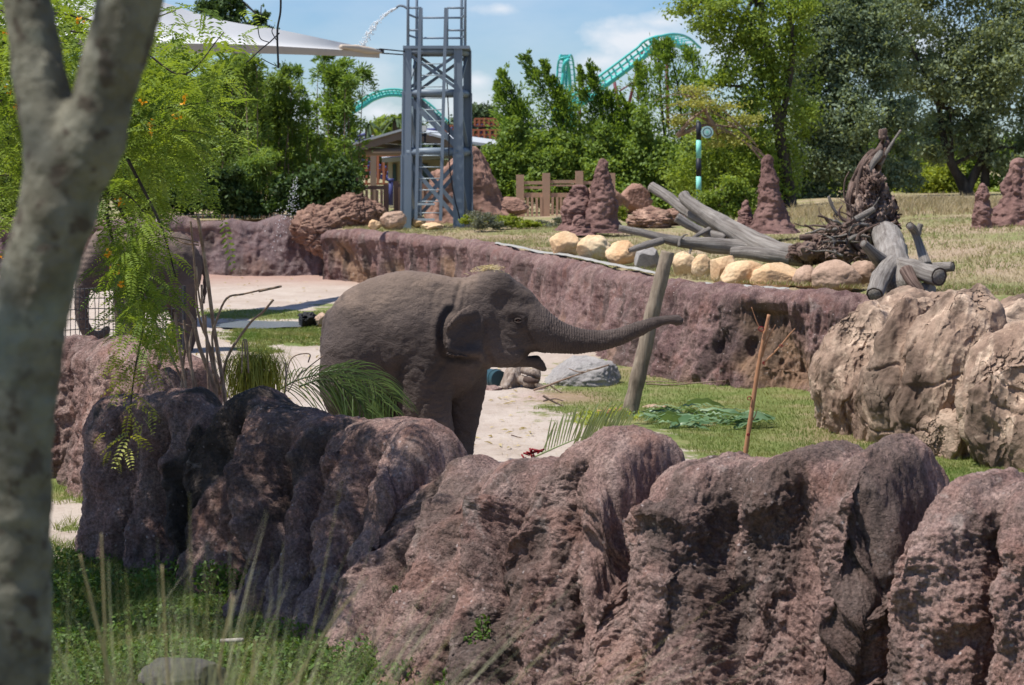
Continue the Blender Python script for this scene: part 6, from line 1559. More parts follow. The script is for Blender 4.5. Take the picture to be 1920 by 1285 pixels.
tree_px('bare_twig_tree', 'half bare yellowing shrub branches reaching left beside the banded pole', 'shrub', 48, (1420, 380),
        [(1330, 200, 60, 26), (1300, 215, 50, 24), (1380, 240, 56, 30), (1345, 255, 60, 22), (1300, 180, 46, 20)], 3200, .085, 'leaf_dry',
        [[(1450, 330, 2.2), (1400, 270, 1.5), (1340, 240, 1.2), (1270, 255, .7)]] + [[(1440 - 6 * k, 300 - 8 * k, 1.1), (1390 - 9 * k, 262 - 12 * k + 6 * (k % 3), .9), (1330 - 6 * k, 240 - 10 * k, .7), (1262 - 5 * k, 232 - 9 * k + 20 * (k % 2), .4)] for k in range(8)], 'cane', depth=1.0)
tree_px('bright_bush', 'bright yellow-green bush between the oak trunks', 'bush', 66, (1750, 415), [(1740, 350, 60, 48), (1790, 370, 50, 42), (1700, 385, 50, 28), (1830, 385, 30, 30), (1770, 325, 40, 30)], 16000, .13, 'leaf_yellow', None)
tree_px('bright_bush', 'yellow-green bush left of the upturned roots under the blue-green oak', 'bush', 62, (1540, 420), [(1525, 380, 40, 35), (1560, 405, 40, 20), (1500, 405, 26, 20)], 7000, .12, 'leaf_light', None)
for k_, (cx_, l_) in enumerate(((1500, 'dark green thicket at the left foot of the blue-green oak'), (1640, 'dark green thicket behind the upturned roots'), (1760, 'dark green thicket behind the bright bush between the oak trunks'), (1890, 'dark green thicket at the right edge beyond the dry grass'))):
    tree_px('thicket', l_, 'thicket', 70, (cx_, 400), [(cx_ - 40, 350, 50, 50), (cx_ + 20, 340, 60, 50), (cx_ + 60, 365, 50, 40), (cx_, 290, 60, 50), (cx_ + 55, 300, 50, 50)], 11000, .16, 'leaf_hedge' if k_ % 2 else 'leaf_bamboo_dark', None, group='thickets closing the right background')
tree_px('bright_bush', 'green bush at the far right behind the narrow termite mound', 'bush', 68, (1900, 410), [(1890, 380, 50, 34), (1950, 370, 50, 50)], 8000, .13, 'leaf_light', None)
tree_px('weedy_bush', 'loose pale green weedy bush behind the fallen grey tree, right of the banded pole', 'bush', 44, (1360, 425), [(1345, 385, 40, 34), (1310, 405, 30, 22), (1385, 375, 30, 34), (1365, 350, 30, 24), (1405, 405, 22, 18)], 9000, .085, 'leaf_light', [[(1360, 425, 2), (1356, 390, 1.5), (1350, 360, 1)]])
tree_px('dark_shrub', 'very dark shrub between the plume trees and the banded pole', 'shrub', 60, (1290, 400), [(1290, 330, 60, 60), (1330, 300, 50, 50), (1370, 320, 40, 60), (1260, 370, 50, 34)], 16000, .13, 'leaf_dark', None)

# hedge and plume trees in the middle
hb = [((945, 345, 40, 38), (955, 300, 40, 46), (925, 310, 30, 30), (965, 250, 20, 34)), ((1035, 320, 50, 50), (1010, 355, 50, 36), (1070, 350, 46, 40), (1020, 270, 28, 34), (1065, 280, 26, 30)), ((1130, 320, 50, 50), (1150, 365, 56, 36), (1100, 300, 30, 40), (1130, 260, 20, 36), (1160, 290, 24, 30)), ((1215, 330, 50, 56), (1240, 380, 56, 34), (1180, 310, 34, 46), (1200, 250, 24, 50), (1255, 300, 36, 40)), ((860, 385, 40, 22), (900, 395, 40, 18))]
lb = ['broad leafy green hedge shrub directly right of the brown crag', 'mid green hedge shrub behind the pinkish timber fence', 'dense green hedge shrub behind the tall slim termite mound', 'dense green hedge shrub left of the banded pole', 'low light green shrub at the foot of the brown crag']
for b, l_, mt, n in zip(hb, lb, ('leaf_hedge', 'leaf_hedge', 'leaf_hedge', 'leaf_hedge', 'leaf_light'), (17000, 19000, 20000, 20000, 5000)):
    tree_px('hedge_shrub', l_, 'hedge shrub', 58, (b[0][0], 400), list(b), n, .13, mt, None, group='hedge shrubs behind the terrace', sub=.2)
def plume(tree, pts, n, mat, Y, size=.12, loose=0):
    a = spline([(x, y, r) for x, y, r in pts], 40); i = VR.integers(0, 40, n); j = np.clip(i + 1, 0, 39)
    # tufts along the stem give a toothed outline
    ph = VR.uniform(0, 6); tuft = np.abs(np.sin(i * VR.uniform(.9, 1.4) + ph)) * (.55 + .5 * loose) + .6 - .15 * loose
    off = VR.normal(size=(n, 3)) * (.42 + .1 * loose)
    if loose:
        cl = VR.normal(size=(60, 3)) * .55; off = off * .55 + cl[(i * 3 // 2 + VR.integers(0, 5, n)) % 60]
    C = PV(a[i, 0], a[i, 1], Y + 0 * a[i, 0]) + off * (a[i, 2] / FPX * Y * tuft)[:, None]
    d = PV(a[j, 0], a[j, 1], Y + 0 * a[i, 0]) - PV(a[np.clip(i - 1, 0, 39), 0], a[np.clip(i - 1, 0, 39), 1], Y + 0 * a[i, 0]); d /= np.linalg.norm(d, axis=1)[:, None] + 1e-9
    A = d * .9 + off * 1.1 + rvec(n) * .4; A /= np.linalg.norm(A, axis=1)[:, None]
    sz = size * VR.uniform(.6, 1.3, n)
    leaf_mesh('plume', leaf_quads(C, sz, sz / 2.4, A, rvec(n)), mat, tree)
    MB().tube(PV(a[:, 0], a[:, 1], Y + 0 * a[:, 0]), np.maximum(.02, a[:, 2] * .06 / FPX * Y), 5).build('stem', M['bark_dark'], tree, True)
PL = [('plume-like green tree leaning left, leftmost of the row right of the tower', [[(975, 300, 34), (962, 240, 28), (945, 190, 15), (930, 156, 6)], [(1000, 290, 34), (978, 220, 24), (955, 165, 14), (940, 133, 6)], [(1010, 300, 30), (985, 240, 24), (968, 190, 12)]]),
      ('tall plume-like green tree with three tips, second of the row right of the tower', [[(1062, 290, 40), (1040, 220, 26), (1010, 150, 15), (981, 101, 7)], [(1066, 280, 36), (1050, 200, 22), (1032, 148, 11), (1020, 114, 5)], [(1080, 290, 36), (1062, 220, 24), (1046, 165, 10)]]),
      ('plume-like green tree with two upright tips under the teal climb', [[(1120, 290, 32), (1112, 220, 20), (1095, 165, 13), (1085, 128, 6)], [(1138, 290, 30), (1130, 210, 18), (1115, 160, 12), (1104, 125, 6)], [(1150, 300, 32), (1150, 230, 18), (1144, 170, 9)]]),
      ('broad plume-like green tree at the right end of the row under the coaster crest', [[(1230, 300, 46), (1215, 220, 34), (1205, 160, 20), (1196, 120, 8)], [(1250, 290, 50), (1240, 190, 42), (1235, 130, 26), (1232, 84, 10)], [(1280, 280, 44), (1275, 190, 36), (1262, 120, 24), (1250, 78, 10)], [(1300, 280, 40), (1305, 190, 34), (1300, 130, 22), (1290, 90, 8)], [(1190, 290, 30), (1180, 230, 20), (1172, 190, 8)]])]
for l_, ps in PL:
    t_ = thing('plume_tree', l_, 'plume tree', P(ps[0][0][0], 380, 62), 'plume-like trees right of the tower')
    for p in ps: plume(t_, p, 2300, 'leaf_bamboo', 62, .125, .45)

# bamboo and dark planting behind the yard on the left
def bamboo(label, Y, x0, x1, y0, y1, nc, mt, nl=900, size=.11, spread=9, lean=12):
    t_ = thing('bamboo_clump', label, 'bamboo', P((x0 + x1) / 2, 412, Y), 'bamboo behind the yard')
    for k in range(nc):
        xb = x0 + (x1 - x0) * (k + VR.uniform(.1, .9)) / nc; Yk = Y + VR.uniform(-1.2, 1.2); xt = xb + VR.normal() * lean; yt = VR.uniform(y0, y1)
        st_ = spline([P(xb, 414, Yk), P(xb * .7 + xt * .3, 300, Yk), P(xt, yt + 20, Yk), P(xt + VR.normal() * 8, yt, Yk)], 30)
        MB().tube(st_, np.linspace(.022, .004, 30), 5).build('culm', M['cane'], t_, True)
        m = nl // 26; nodes = VR.integers(4, 30, 26); rt_ = spread / FPX * Yk
        ce = st_[nodes] + VR.normal(size=(26, 3)) * rt_ * np.linspace(1.1, .45, 30)[nodes][:, None] * [1, 1, .5]
        i = np.repeat(np.arange(26), m); C = ce[i] + VR.normal(size=(len(i), 3)) * rt_ * .42 * np.array([1, 1, 1.2])
        A = (C - st_[nodes[i]]) / rt_ + rvec(len(C)) * .6 + [0, 0, .15]; A /= np.linalg.norm(A, axis=1)[:, None] + 1e-9
        sz = size * VR.uniform(.6, 1.4, len(C)); leaf_mesh('foliage', leaf_quads(C, sz, sz / 3.6, A, rvec(len(C))), mt, t_)
bamboo('tall feathery bamboo clump immediately left of the tower', 52, 606, 672, 100, 210, 13, 'leaf_bamboo', 1000, .13, 12, 8)
bamboo('thin open bamboo clump with pale canes in the middle of the bamboo stand', 53, 548, 604, 120, 260, 8, 'leaf_bamboo', 560, .12, 9, 8)
bamboo('dark dense bamboo clump under the tip of the shade sail', 51, 470, 552, 108, 200, 14, 'leaf_bamboo_dark', 1000, .14, 13, 10)
bamboo('dark bamboo clump half hidden by the feathery tree, left of the sail tip', 53, 400, 472, 108, 190, 12, 'leaf_bamboo_dark', 1000, .14, 13, 10)
bamboo('dark bamboo clump behind the feathery tree nearest the forked trunk', 54, 250, 400, 110, 220, 18, 'leaf_bamboo_dark', 1000, .15, 15, 12)
tree_px('dark_shrub', 'deep green tall shrubs standing behind the bamboo stand', 'shrub', 56, (520, 412), [(480, 250, 60, 80), (400, 240, 70, 90), (540, 300, 50, 60), (610, 330, 50, 50), (320, 240, 70, 100), (650, 330, 40, 50), (500, 170, 30, 40), (430, 140, 40, 40)], 22000, .15, 'leaf_dark', None)
tree_px('grassy_shrub', 'bushy grass-like dark green shrub in front of the dark bamboo', 'shrub', 49.5, (475, 410), [(475, 320, 34, 34), (500, 300, 26, 22), (460, 345, 34, 24)], 8000, .20, 'leaf_hedge', None, elong=5, droop=-.6)
tree_px('dark_shrub', 'dark shrub above the back wall left of the waterfall', 'shrub', 49, (540, 412), [(545, 360, 40, 34), (600, 350, 44, 36), (570, 385, 40, 20), (640, 340, 40, 40)], 11000, .13, 'leaf_dark', None)
tree_px('dark_shrub', 'dark shrubbery above the back wall behind the dead canes', 'shrub', 49, (390, 412), [(330, 370, 50, 34), (400, 375, 50, 30), (460, 385, 44, 24), (420, 340, 46, 30), (510, 392, 36, 16), (270, 370, 50, 36)], 15000, .13, 'leaf_dark', None)
tree_px('dark_shrub', 'dark shrubbery at the far left beyond the forked trunk', 'shrub', 49, (120, 412), [(60, 330, 90, 90), (180, 330, 80, 90), (0, 280, 90, 120), (140, 240, 90, 70)], 18000, .15, 'leaf_dark', None)
tree_px('far_tree', 'dark spiky tree top showing above the shade sail', 'tree', 66, (450, 400), [(430, 8, 22, 22), (455, 22, 18, 18), (488, 34, 14, 24), (420, 60, 50, 40), (470, 60, 40, 20), (400, 20, 30, 30)], 9000, .16, 'leaf_dark', [[(440, 410, 6), (440, 200, 5), (436, 60, 3), (432, -5, 2)], [(470, 120, 3), (486, 60, 2), (490, 10, 1)]])
tree_px('grey_shrub', 'grey twiggy low shrub in front of the crag', 'shrub', 43, (905, 432), [(903, 412, 24, 18), (925, 420, 18, 10)], 3200, .06, 'shrub_grey', None, elong=3)
tree_px('low_shrub', 'small bright green shrub on the terrace right of the tower foot', 'shrub', 44, (960, 428), [(945, 416, 36, 10), (985, 420, 26, 8), (880, 412, 18, 9)], 5200, .06, 'leaf_yellow', None)
tree_px('grey_shrub', 'grey leafless low shrub between the fence and the stubby termite mound', 'shrub', 45, (1040, 425), [(1035, 418, 30, 9), (1060, 412, 16, 12), (1000, 421, 16, 6)], 2000, .06, 'shrub_grey', None, elong=3)
tree_px('low_shrub', 'yellow-green weeds at the foot of the reddish boulder right of the mounds', 'shrub', 45, (1170, 415), [(1165, 398, 14, 22), (1178, 410, 16, 10)], 1500, .06, 'leaf_yellow', None)

# ------------------------------------------------------------------ feathery tree on the left, close by
def fronds(C, D, L, npair, lw, ll, mat, name, parent, rg=VR, droop=.35):
    """pinnate leaves: at C pointing D, length L"""
    n = len(C); t_ = np.linspace(.12, 1, npair)
    D = D / np.linalg.norm(D, axis=1)[:, None]
    S = np.cross(D, rvec(n, rg) * .5 + [0, 0, 1.]); S /= np.linalg.norm(S, axis=1)[:, None] + 1e-9
    U = np.cross(S, D)
    Lq = np.broadcast_to(L, n)
    rach = C[:, None] + D[:, None] * (t_[None, :, None] * Lq[:, None, None]) - np.array([0, 0, 1.]) * ((t_ ** 2)[None, :, None] * droop * Lq[:, None, None])
    out = []; rnd = np.repeat(rg.random(n), npair)
    prof = np.sin(np.clip(t_ * .9 + .12, 0, 1) * math.pi) ** .5
    for s_ in (-1, 1):
        a = S * s_ * .95 + D * .45 - U * .1; a /= np.linalg.norm(a, axis=1)[:, None]
        A = np.repeat(a[:, None], npair, 1).reshape(-1, 3) + rg.normal(size=(n * npair, 3)) * .08
        A /= np.linalg.norm(A, axis=1)[:, None]
        ln = (ll * prof[None] * (Lq / Lq.mean())[:, None]).reshape(-1)
        out.append(leaf_quads(rach.reshape(-1, 3) + A * ln[:, None] / 2, ln, lw * (ln / ll + .2), A, np.repeat(U[:, None], npair, 1).reshape(-1, 3)))
    return leaf_mesh(name, np.concatenate(out), mat, parent, rg, np.concatenate([rnd, rnd]))
fe = thing('feathery_tree', 'feathery-leaved tree with small orange blossoms hanging down behind the forked trunk', 'tree', (-4.6, 10.5, 0))
# trunk stands outside the frame on the left, limbs reach in
V, F = tube_vf(np.array([(-4.6, 10.5, -.1), (-4.5, 10.6, 1.2), (-4.2, 10.7, 2.6), (-3.9, 10.8, 4.0), (-3.6, 10.9, 5.2)]), [.16, .13, .11, .09, .06], 12, .2, 3, seg=24); mesh('trunk', V, F, M['bark_fore'], fe)
LB = [[(-60, 120), (60, 60), (200, 60), (330, 20)], [(-80, 260), (80, 200), (240, 210), (400, 190)], [(-60, 20), (140, 30), (260, 90), (345, 140), (420, 60)], [(-80, 330), (100, 330), (230, 360), (300, 440)], [(180, 330), (240, 420), (262, 520), (270, 600), (252, 700), (240, 800), (228, 850)], [(240, 300), (300, 420), (330, 520)], [(200, 400), (215, 480), (205, 540)], [(150, 150), (280, 230), (380, 250)], [(-20, 150), (60, 300), (40, 420)]]
for k, pl in enumerate(LB):
    Yk = 11.2 + .35 * math.sin(k * 2.2)
    MB().tube(spline([P(x, y, Yk) for x, y in pl], 26), np.linspace(.011, .003, 26), 6).build('branch', M['bark_dark'], fe, True)
def px_fill(ells, n, Y, dY):
    w = np.array([e[2] * e[3] * (e[4] if len(e) > 4 else 1) for e in ells], float); i = VR.choice(len(ells), n, p=w / w.sum()); e = np.array([x[:4] for x in ells], float)[i]
    a = VR.uniform(0, 6.28, n); r = VR.random(n) ** .5
    return PV(e[:, 0] + e[:, 2] * r * np.cos(a), e[:, 1] + e[:, 3] * r * np.sin(a), Y + VR.uniform(-dY, dY, n))
dense = [(310, 50, 90, 50, .55), (300, 150, 100, 60), (390, 100, 50, 36, .45), (60, 60, 130, 90), (130, 190, 90, 80), (30, 250, 70, 100), (300, 260, 90, 70), (250, 340, 80, 50), (40, 390, 60, 70), (360, 200, 60, 60, .8), (340, 330, 60, 50, .6), (400, 10, 40, 16, .4), (160, 300, 60, 60), (20, 130, 60, 70), (380, 130, 60, 40, .8), (450, 85, 30, 10, .3)]
def clump_px(ells, n, Y, dY, ncl, sg=.10):
    cc = px_fill(ells, ncl, Y, dY); i = VR.integers(0, ncl, n); return cc[i] + VR.normal(size=(n, 3)) * sg
C = clump_px(dense, 2000, 11.6, 1.1, 170, .085)
D = rvec(len(C)); D[:, 2] = D[:, 2] * .6 - .1
fronds(C, D, VR.uniform(.16, .30, len(C)), 13, .013, .038, 'leaf_feather', 'foliage', fe)
hang = [(222, 470, 22, 60, 1.2), (265, 450, 34, 60, 1.2), (285, 520, 26, 50, 1), (250, 560, 32, 50, 1.2), (265, 620, 34, 30, 1.1), (240, 510, 26, 60)]
C = clump_px(hang, 170, 11.1, .4, 40, .06)
fronds(C, rvec(len(C)) * [1, 1, .5] - [0, 0, .3], VR.uniform(.12, .22, len(C)), 13, .011, .032, 'leaf_hedge', 'foliage', fe)
C = clump_px(hang, 270, 10.8, .5, 60, .05)
D = rvec(len(C)); D[:, 2] = D[:, 2] * .5 - .35
fronds(C, D, VR.uniform(.12, .22, len(C)), 13, .009, .030, 'leaf_feather', 'foliage', fe)
low = [(235, 690, 24, 26, 1), (262, 745, 16, 30, .8), (255, 800, 18, 24, .7), (290, 660, 30, 20, .8), (215, 855, 22, 14, .8)]
C = clump_px(low, 46, 10.9, .3, 18, .05)
D = rvec(len(C)); D[:, 2] = D[:, 2] * .4 - .5
fronds(C, D, VR.uniform(.12, .2, len(C)), 9, .013, .034, 'tuft', 'foliage', fe)
# darker inner leaves
C = clump_px(dense[2:], 900, 13.4, .8, 120, .16)
fronds(C, rvec(len(C)), VR.uniform(.2, .34, len(C)), 10, .016, .05, 'leaf_hedge', 'inner_foliage', fe)
# blossoms
bs = [(12, 60), (8, 160), (20, 172), (30, 200), (262, 190), (280, 232), (345, 188), (335, 220), (286, 248), (205, 478), (216, 508), (226, 532), (228, 378), (10, 480), (150, 32), (40, 110)]
for x, y in bs:
    c = P(x + VR.uniform(-3, 3), y + VR.uniform(-3, 3), 10.6); m = 9
    Cq = c + VR.normal(size=(m, 3)) * .012; sz = np.full(m, .024); leaf_mesh('blossom', leaf_quads(Cq, sz, sz * .8, rvec(m), rvec(m)), 'blossom', fe)
# crown continues upward out of the picture and shades the left end of the wall
cb = [((-5.6, 11.6, 5.4), (1.2, 1.1, .7)), ((-6.4, 11.8, 5.2), (1.3, 1.2, .8)), ((-5.0, 11.8, 5.7), (.8, .9, .5)), ((-5.8, 11.4, 6.6), (1.3, 1.4, .6)), ((-7.0, 11.0, 6.0), (1.3, 1.3, .7))]
C = cloud(cb, 3600, .24); sz = .16 * VR.uniform(.6, 1.3, len(C)); leaf_mesh('upper_crown', leaf_quads(C, sz, sz / 1.6, rvec(len(C)), rvec(len(C)) + [0, 0, .8]), 'leaf_feather', fe)

# ------------------------------------------------------------------ forked trunk in the foreground
tk = thing('forked_tree', 'blurred forked grey tree trunk close to the camera at the left edge', 'tree', (P(30, 1285, 2.9)[0], 2.9, 1.1))
Yt = 2.9; q = Yt / FPX
lo = P(-130, 2500, Yt); hi = P(340, -200, Yt)
s = SDF((lo[0], Yt - .12, lo[2]), (hi[0] + .03, Yt + .14, hi[2]), .0055)
s.chain([np.append(P(a, b, Yt), r * q) for a, b, r in [(0, 2480, 96), (8, 2200, 80), (14, 1900, 72), (20, 1560, 66), (27, 1285, 63), (32, 1100, 59), (35, 900, 57), (44, 720, 59), (64, 560, 61), (90, 450, 63), (116, 370, 63), (128, 310, 54)]], .02, seg=30)
s.chain([np.append(P(a, b, Yt + dy), r * q) for a, b, r, dy in [(126, 340, 56, 0), (165, 270, 54, -.01), (202, 150, 47, -.02), (236, 40, 48, -.03), (262, -80, 50, -.04), (290, -220, 48, -.05)]], .02, seg=24)
s.chain([np.append(P(a, b, Yt + dy), r * q) for a, b, r, dy in [(116, 340, 50, 0), (96, 250, 44, .01), (78, 150, 40, .02), (58, 40, 36, .03), (36, -80, 34, .04), (10, -220, 32, .05)]], .02, seg=24)
V, F = s.mesh(); N = vnormals(V, F)
V = V + N * (.004 * fbm(V * 14, 4, .6) + .002 * fbm(V * 60, 2))[:, None]
mesh('trunk', V, F, M['bark_fore'], tk)
C = cloud([((-.2, 2.0, 6.3), (1.3, 1.2, .6)), ((-3.0, 2.8, 6.7), (.9, .9, .5))], 2300, .22); sz = .11 * VR.uniform(.6, 1.3, len(C))
for a, b in (((P(290, -220, Yt) + [0, -.05, 0]), (-.3, 2.2, 6.0)), ((P(10, -220, Yt) + [0, .05, 0]), (-2.4, 2.7, 6.4))):
    a = np.array(a); b = np.array(b); V, F = tube_vf(spline([a, a * .5 + b * .5 + [.05, 0, 0], b], 14), np.linspace(.038, .015, 14), 10, .1, 4); mesh('branch', V, F, M['bark_fore'], tk)
leaf_mesh('crown', leaf_quads(C, sz, sz / 1.8, rvec(len(C)), rvec(len(C)) + [0, 0, .8]), 'leaf_feather', tk)

# bare vine hanging from above, right of the trunk
vn = thing('hanging_vine', 'thin dark vine hanging in front of the white shade sail', 'vine', P(520, 130, 11))
for pl, r in (([(526, -30), (526, 20), (520, 60), (522, 128)], .006), ([(524, 62), (505, 80), (490, 92), (462, 118)], .004), ([(505, 80), (488, 72), (483, 48)], .003), ([(518, 75), (510, 60), (513, 50)], .003), ([(522, 126), (505, 118), (490, 110)], .003)):
    MB().tube(spline([P(x, y, 11) for x, y in pl], 18), r, 6).build('stem', M['cable'], vn, True)

# ------------------------------------------------------------------ grasses
def blades(C, H, W, lean, mat, name, label, cat=None, kind='stuff', parent=None, segs=3, drx=None, rg=VR):
    n = len(C); a = rg.uniform(0, 6.28, n); dr = np.stack([np.cos(a), np.sin(a), 0 * a], -1) if drx is None else drx
    side = np.stack([-np.sin(a + 1.2), np.cos(a + 1.2), 0 * a], -1)
    H = np.broadcast_to(H, n); W = np.broadcast_to(W, n); lean = np.broadcast_to(lean, n)
    t_ = np.linspace(0, 1, segs + 1)
    pts = C[:, None] + np.array([0, 0, 1.]) * (H[:, None] * (t_ - .35 * lean[:, None] * t_ ** 2))[..., None] + dr[:, None] * (H[:, None] * lean[:, None] * t_ ** 1.8)[..., None]
    w = (W[:, None] * (1 - t_ ** 1.6 * .92) / 2)[..., None] * side[:, None]
    A, B_ = pts - w, pts + w
    V = np.stack([A, B_], 2).reshape(n, -1, 3)
    base = (np.arange(n) * (2 * (segs + 1)))[:, None, None]
    k = np.arange(segs)[None, :, None] * 2
    F = (base + k + np.array([0, 1, 3, 2])[None, None]).reshape(-1, 4)
    o_ = mesh(name, V.reshape(-1, 3), F, M[mat], parent, False, {'rnd': ('FACE', np.repeat(rg.random(n), segs))})
    if parent is None: tag(o_, label, cat, None, kind)
    elif kind: o_['kind'] = kind
    return o_
def lawn(n, x0, x1, y0, y1, thr=.5, zf=None):
    px = VR.uniform(x0, x1, n * 3); py = y0 + (y1 - y0) * VR.random(n * 3) ** .8
    d = PV(px, py, 1.0) - np.array([0, 0, CAMZ]); t_ = -CAMZ / d[:, 2]; C = np.array([0, 0, CAMZ]) + d * t_[:, None]
    m = np.clip(ell_mask(px, py, GRASS), 0, 1) + 1.0 * fbm(np.stack([C[:, 0] * 1.1, C[:, 1] * 1.1, 0 * px], -1), 3) * .5
    C = C[(m > thr) & (C[:, 1] > 7.3)][:n]; C[:, 2] = ground_z(C[:, 0], C[:, 1]) - .004
    return C
C = lawn(46000, 1000, 1930, 680, 990, .62); blades(C, VR.uniform(.02, .055, len(C)), .007, VR.uniform(.1, .9, len(C)), 'grass', 'lawn_grass', 'short green lawn grass between the retaining wall and the foreground wall', 'grass', segs=2)
C = lawn(14000, 380, 660, 582, 665); blades(C, VR.uniform(.03, .06, len(C)), .012, VR.uniform(.1, .8, len(C)), 'grass', 'lawn_grass', 'strip of green grass on the sandy yard left of the young elephant', 'grass', segs=2)
C = lawn(36000, 60, 900, 900, 1300, .45); blades(C, VR.uniform(.04, .12, len(C)), .006, VR.uniform(.2, 1.0, len(C)), 'grass', 'rough_grass', 'rough green grass at the foot of the dark end of the foreground wall', 'grass', segs=3)
C = lawn(26000, -40, 900, 1040, 1330, .4); C = C[C[:, 1] < 13.2]
hgt = .05 + .13 * sstep(-.2, .5, fbm(C * np.array([1.6, 1.6, 0]), 3))
C2 = np.repeat(C, 2, 0); C2 = C2 + np.stack([VR.normal(size=len(C2)) * .03, VR.normal(size=len(C2)) * .03, VR.random(len(C2)) * np.repeat(hgt, 2)], -1)
sz = .03 * VR.uniform(.6, 1.3, len(C2)); nn2 = rvec(len(C2)) * .7 + [0, 0, 1.]
tag(leaf_mesh('ground_cover', leaf_quads(C2, sz, sz * .7, rvec(len(C2)), nn2), 'cover', None), 'low leafy ground cover along the base of the foreground wall', 'ground cover', None, 'stuff')
# terrace turf
n = 30000; px = VR.uniform(640, 1940, n); Yb_ = np.interp(px, ea[:, 0], ea[:, 2]) + .5 + VR.random(n) ** 1.3 * 16
X_ = (px - CX) / FPX * Yb_ * 1.0
C = np.stack([X_, Yb_, terrace_z(X_, Yb_)], -1)
blades(C, VR.uniform(.03, .09, n), .011, VR.uniform(.2, 1, n), 'grass_dry', 'dry_grass', 'dry straw-coloured grass on the raised terrace', 'grass', segs=2)
C = C[(fbm(np.stack([C[:, 0] * .5, C[:, 1] * .5, 0 * C[:, 0]], -1), 3) > -.12)]
blades(C + [.02, .02, 0], VR.uniform(.04, .09, len(C)), .011, VR.uniform(.2, 1, len(C)), 'grass', 'green_grass', 'green patches of grass on the raised terrace', 'grass', segs=2)
# taller dry fringe at the back of the terrace, right
n = 5000; px = VR.uniform(1480, 1940, n); Yb_ = VR.uniform(40, 47, n); X_ = (px - CX) / FPX * Yb_
blades(np.stack([X_, Yb_, terrace_z(X_, Yb_)], -1), VR.uniform(.12, .35, n), .02, VR.uniform(.1, .8, n), 'grass_dry', 'tall_dry_grass', 'tall pale dry grass below the oaks', 'grass', segs=3)

# ornamental grass clumps close to the camera, bottom left
def clump(label, root, n, hpx, spread, seed, mat='fore_grass', Yc=3.9, bias=(0, 0), w=(.0022, .005), cat='ornamental grass', name='grass_clump'):
    rg_ = np.random.default_rng(seed); gp = CY + 0 * Yc; r0 = P(root[0], 300.7 + (CAMZ - bank(np.array([Yc]))[0] + .02) * FPX / Yc, Yc); hpx = hpx + (CAMZ - 1.12) * FPX / Yc + 300 - root[1]; t_ = thing(name, label, cat, r0)
    C = r0 + np.stack([rg_.normal(size=n) * .06, rg_.normal(size=n) * .08, 0 * np.arange(n)], -1)
    H = np.abs(rg_.normal(.96, .09, n)) * hpx / FPX * Yc; ln = np.abs(rg_.normal(spread, spread * .5, n))
    a = rg_.uniform(0, 6.28, n); dr = np.stack([np.cos(a) + bias[0], np.sin(a) * .8 + bias[1], 0 * a], -1)
    blades(C, H, rg_.uniform(w[0], w[1], n), ln, mat, 'blades', None, None, 'stuff', t_, 9, dr, rg_); return t_
clump('pale arching ornamental grass in the blurred foreground at the bottom left', (330, 1420), 420, 400, .26, 5, Yc=3.2, w=(.0022, .0055))
clump('blurred ornamental grass fanning right at the bottom of the picture', (440, 1420), 420, 390, .30, 6, bias=(.7, 0), Yc=3.3, w=(.0022, .0055))
clump('fine green grass arching right from behind the forked trunk at the bottom left', (40, 1330), 260, 300, .34, 8, bias=(.8, 0), Yc=3.6, w=(.0015, .003))
SL = ['in the middle of the bottom left grass', 'curving left, nearest the forked trunk but one', 'short and upright, left of the tallest stalks', 'bending right above the low dark stone', 'leaning far right across the wall base', 'right of the low dark stone', 'very straight, closest to the forked trunk']
for i, pts in enumerate([[(335, 1420), (318, 1300), (310, 1180), (304, 1060)], [(230, 1400), (200, 1250), (172, 1130), (150, 1040)], [(260, 1400), (250, 1280), (240, 1190)], [(420, 1400), (412, 1250), (438, 1120)], [(515, 1400), (560, 1270), (620, 1170), (690, 1080)], [(450, 1400), (470, 1290), (478, 1200)], [(205, 1400), (196, 1150), (190, 1000)]]):
    V, F = tube_vf(spline([P(pts[0][0] * .6 + 130, 300.7 + 1.70 * FPX / 3.2, 3.2)] + [P(x, y, 3.2) for x, y in pts], 26), np.linspace(.0034, .0012, 26), 6); o_ = mesh('dry_stalk', V, F, M['hay'], None, True)
    tag(o_, 'pale blurred dry grass stalk ' + SL[i], 'grass stalk', 'dry stalks in the foreground grass')
rk = boulder_px('boulder', M['dark_stone'], 270, 1232, 420, 1300, 9.6, 'low dark grey stone in the ground cover at the bottom left', seed=201, cuts=8)
boulder_px('boulder', M['grey_rock'], 198, 1090, 226, 1112, 12.4, 'small grey stone in the grass left of the wall\'s dark end', seed=202)
tag(MB().tube([P(415, 1202, 10.6), P(455, 1200, 10.5)], .012, 8).build('stick', M['grey_wood'], None, True), 'short grey stick lying in the ground cover below the dark wall', 'stick')
# plants growing at the foot of the foreground wall
def sprout(label, ells, Y, n, size, mat='cover', name='wall_plant', cat='plant', el=1.8):
    t_ = thing(name, label, cat, P(ells[0][0], ells[0][1] + ells[0][3], Y)); C = px_fill(ells, n, Y, .08); sz = size * VR.uniform(.6, 1.3, n)
    leaf_mesh('leaves', leaf_quads(C, sz, sz / el, rvec(n) + [0, 0, .3], rvec(n) + [0, -.6, .8]), mat, t_)
    mb = MB()
    for k in range(7):
        e = ells[k % len(ells)]; mb.tube(spline([P(e[0] + VR.uniform(-6, 6), e[1] + e[3], Y), P(e[0] + VR.uniform(-e[2], e[2]) * .6, e[1], Y), P(e[0] + VR.uniform(-e[2], e[2]) * .8, e[1] - e[3] * .8, Y)], 8), .0025, 5)
    tag(mb.build('stems', M['leaf_dark'], t_, True), kind='stuff'); return t_
sprout('leafy green weed climbing the foot of the foreground wall near the bottom centre', [(890, 1230, 34, 50), (905, 1180, 16, 26), (870, 1265, 40, 26)], 9.75, 700, .030)
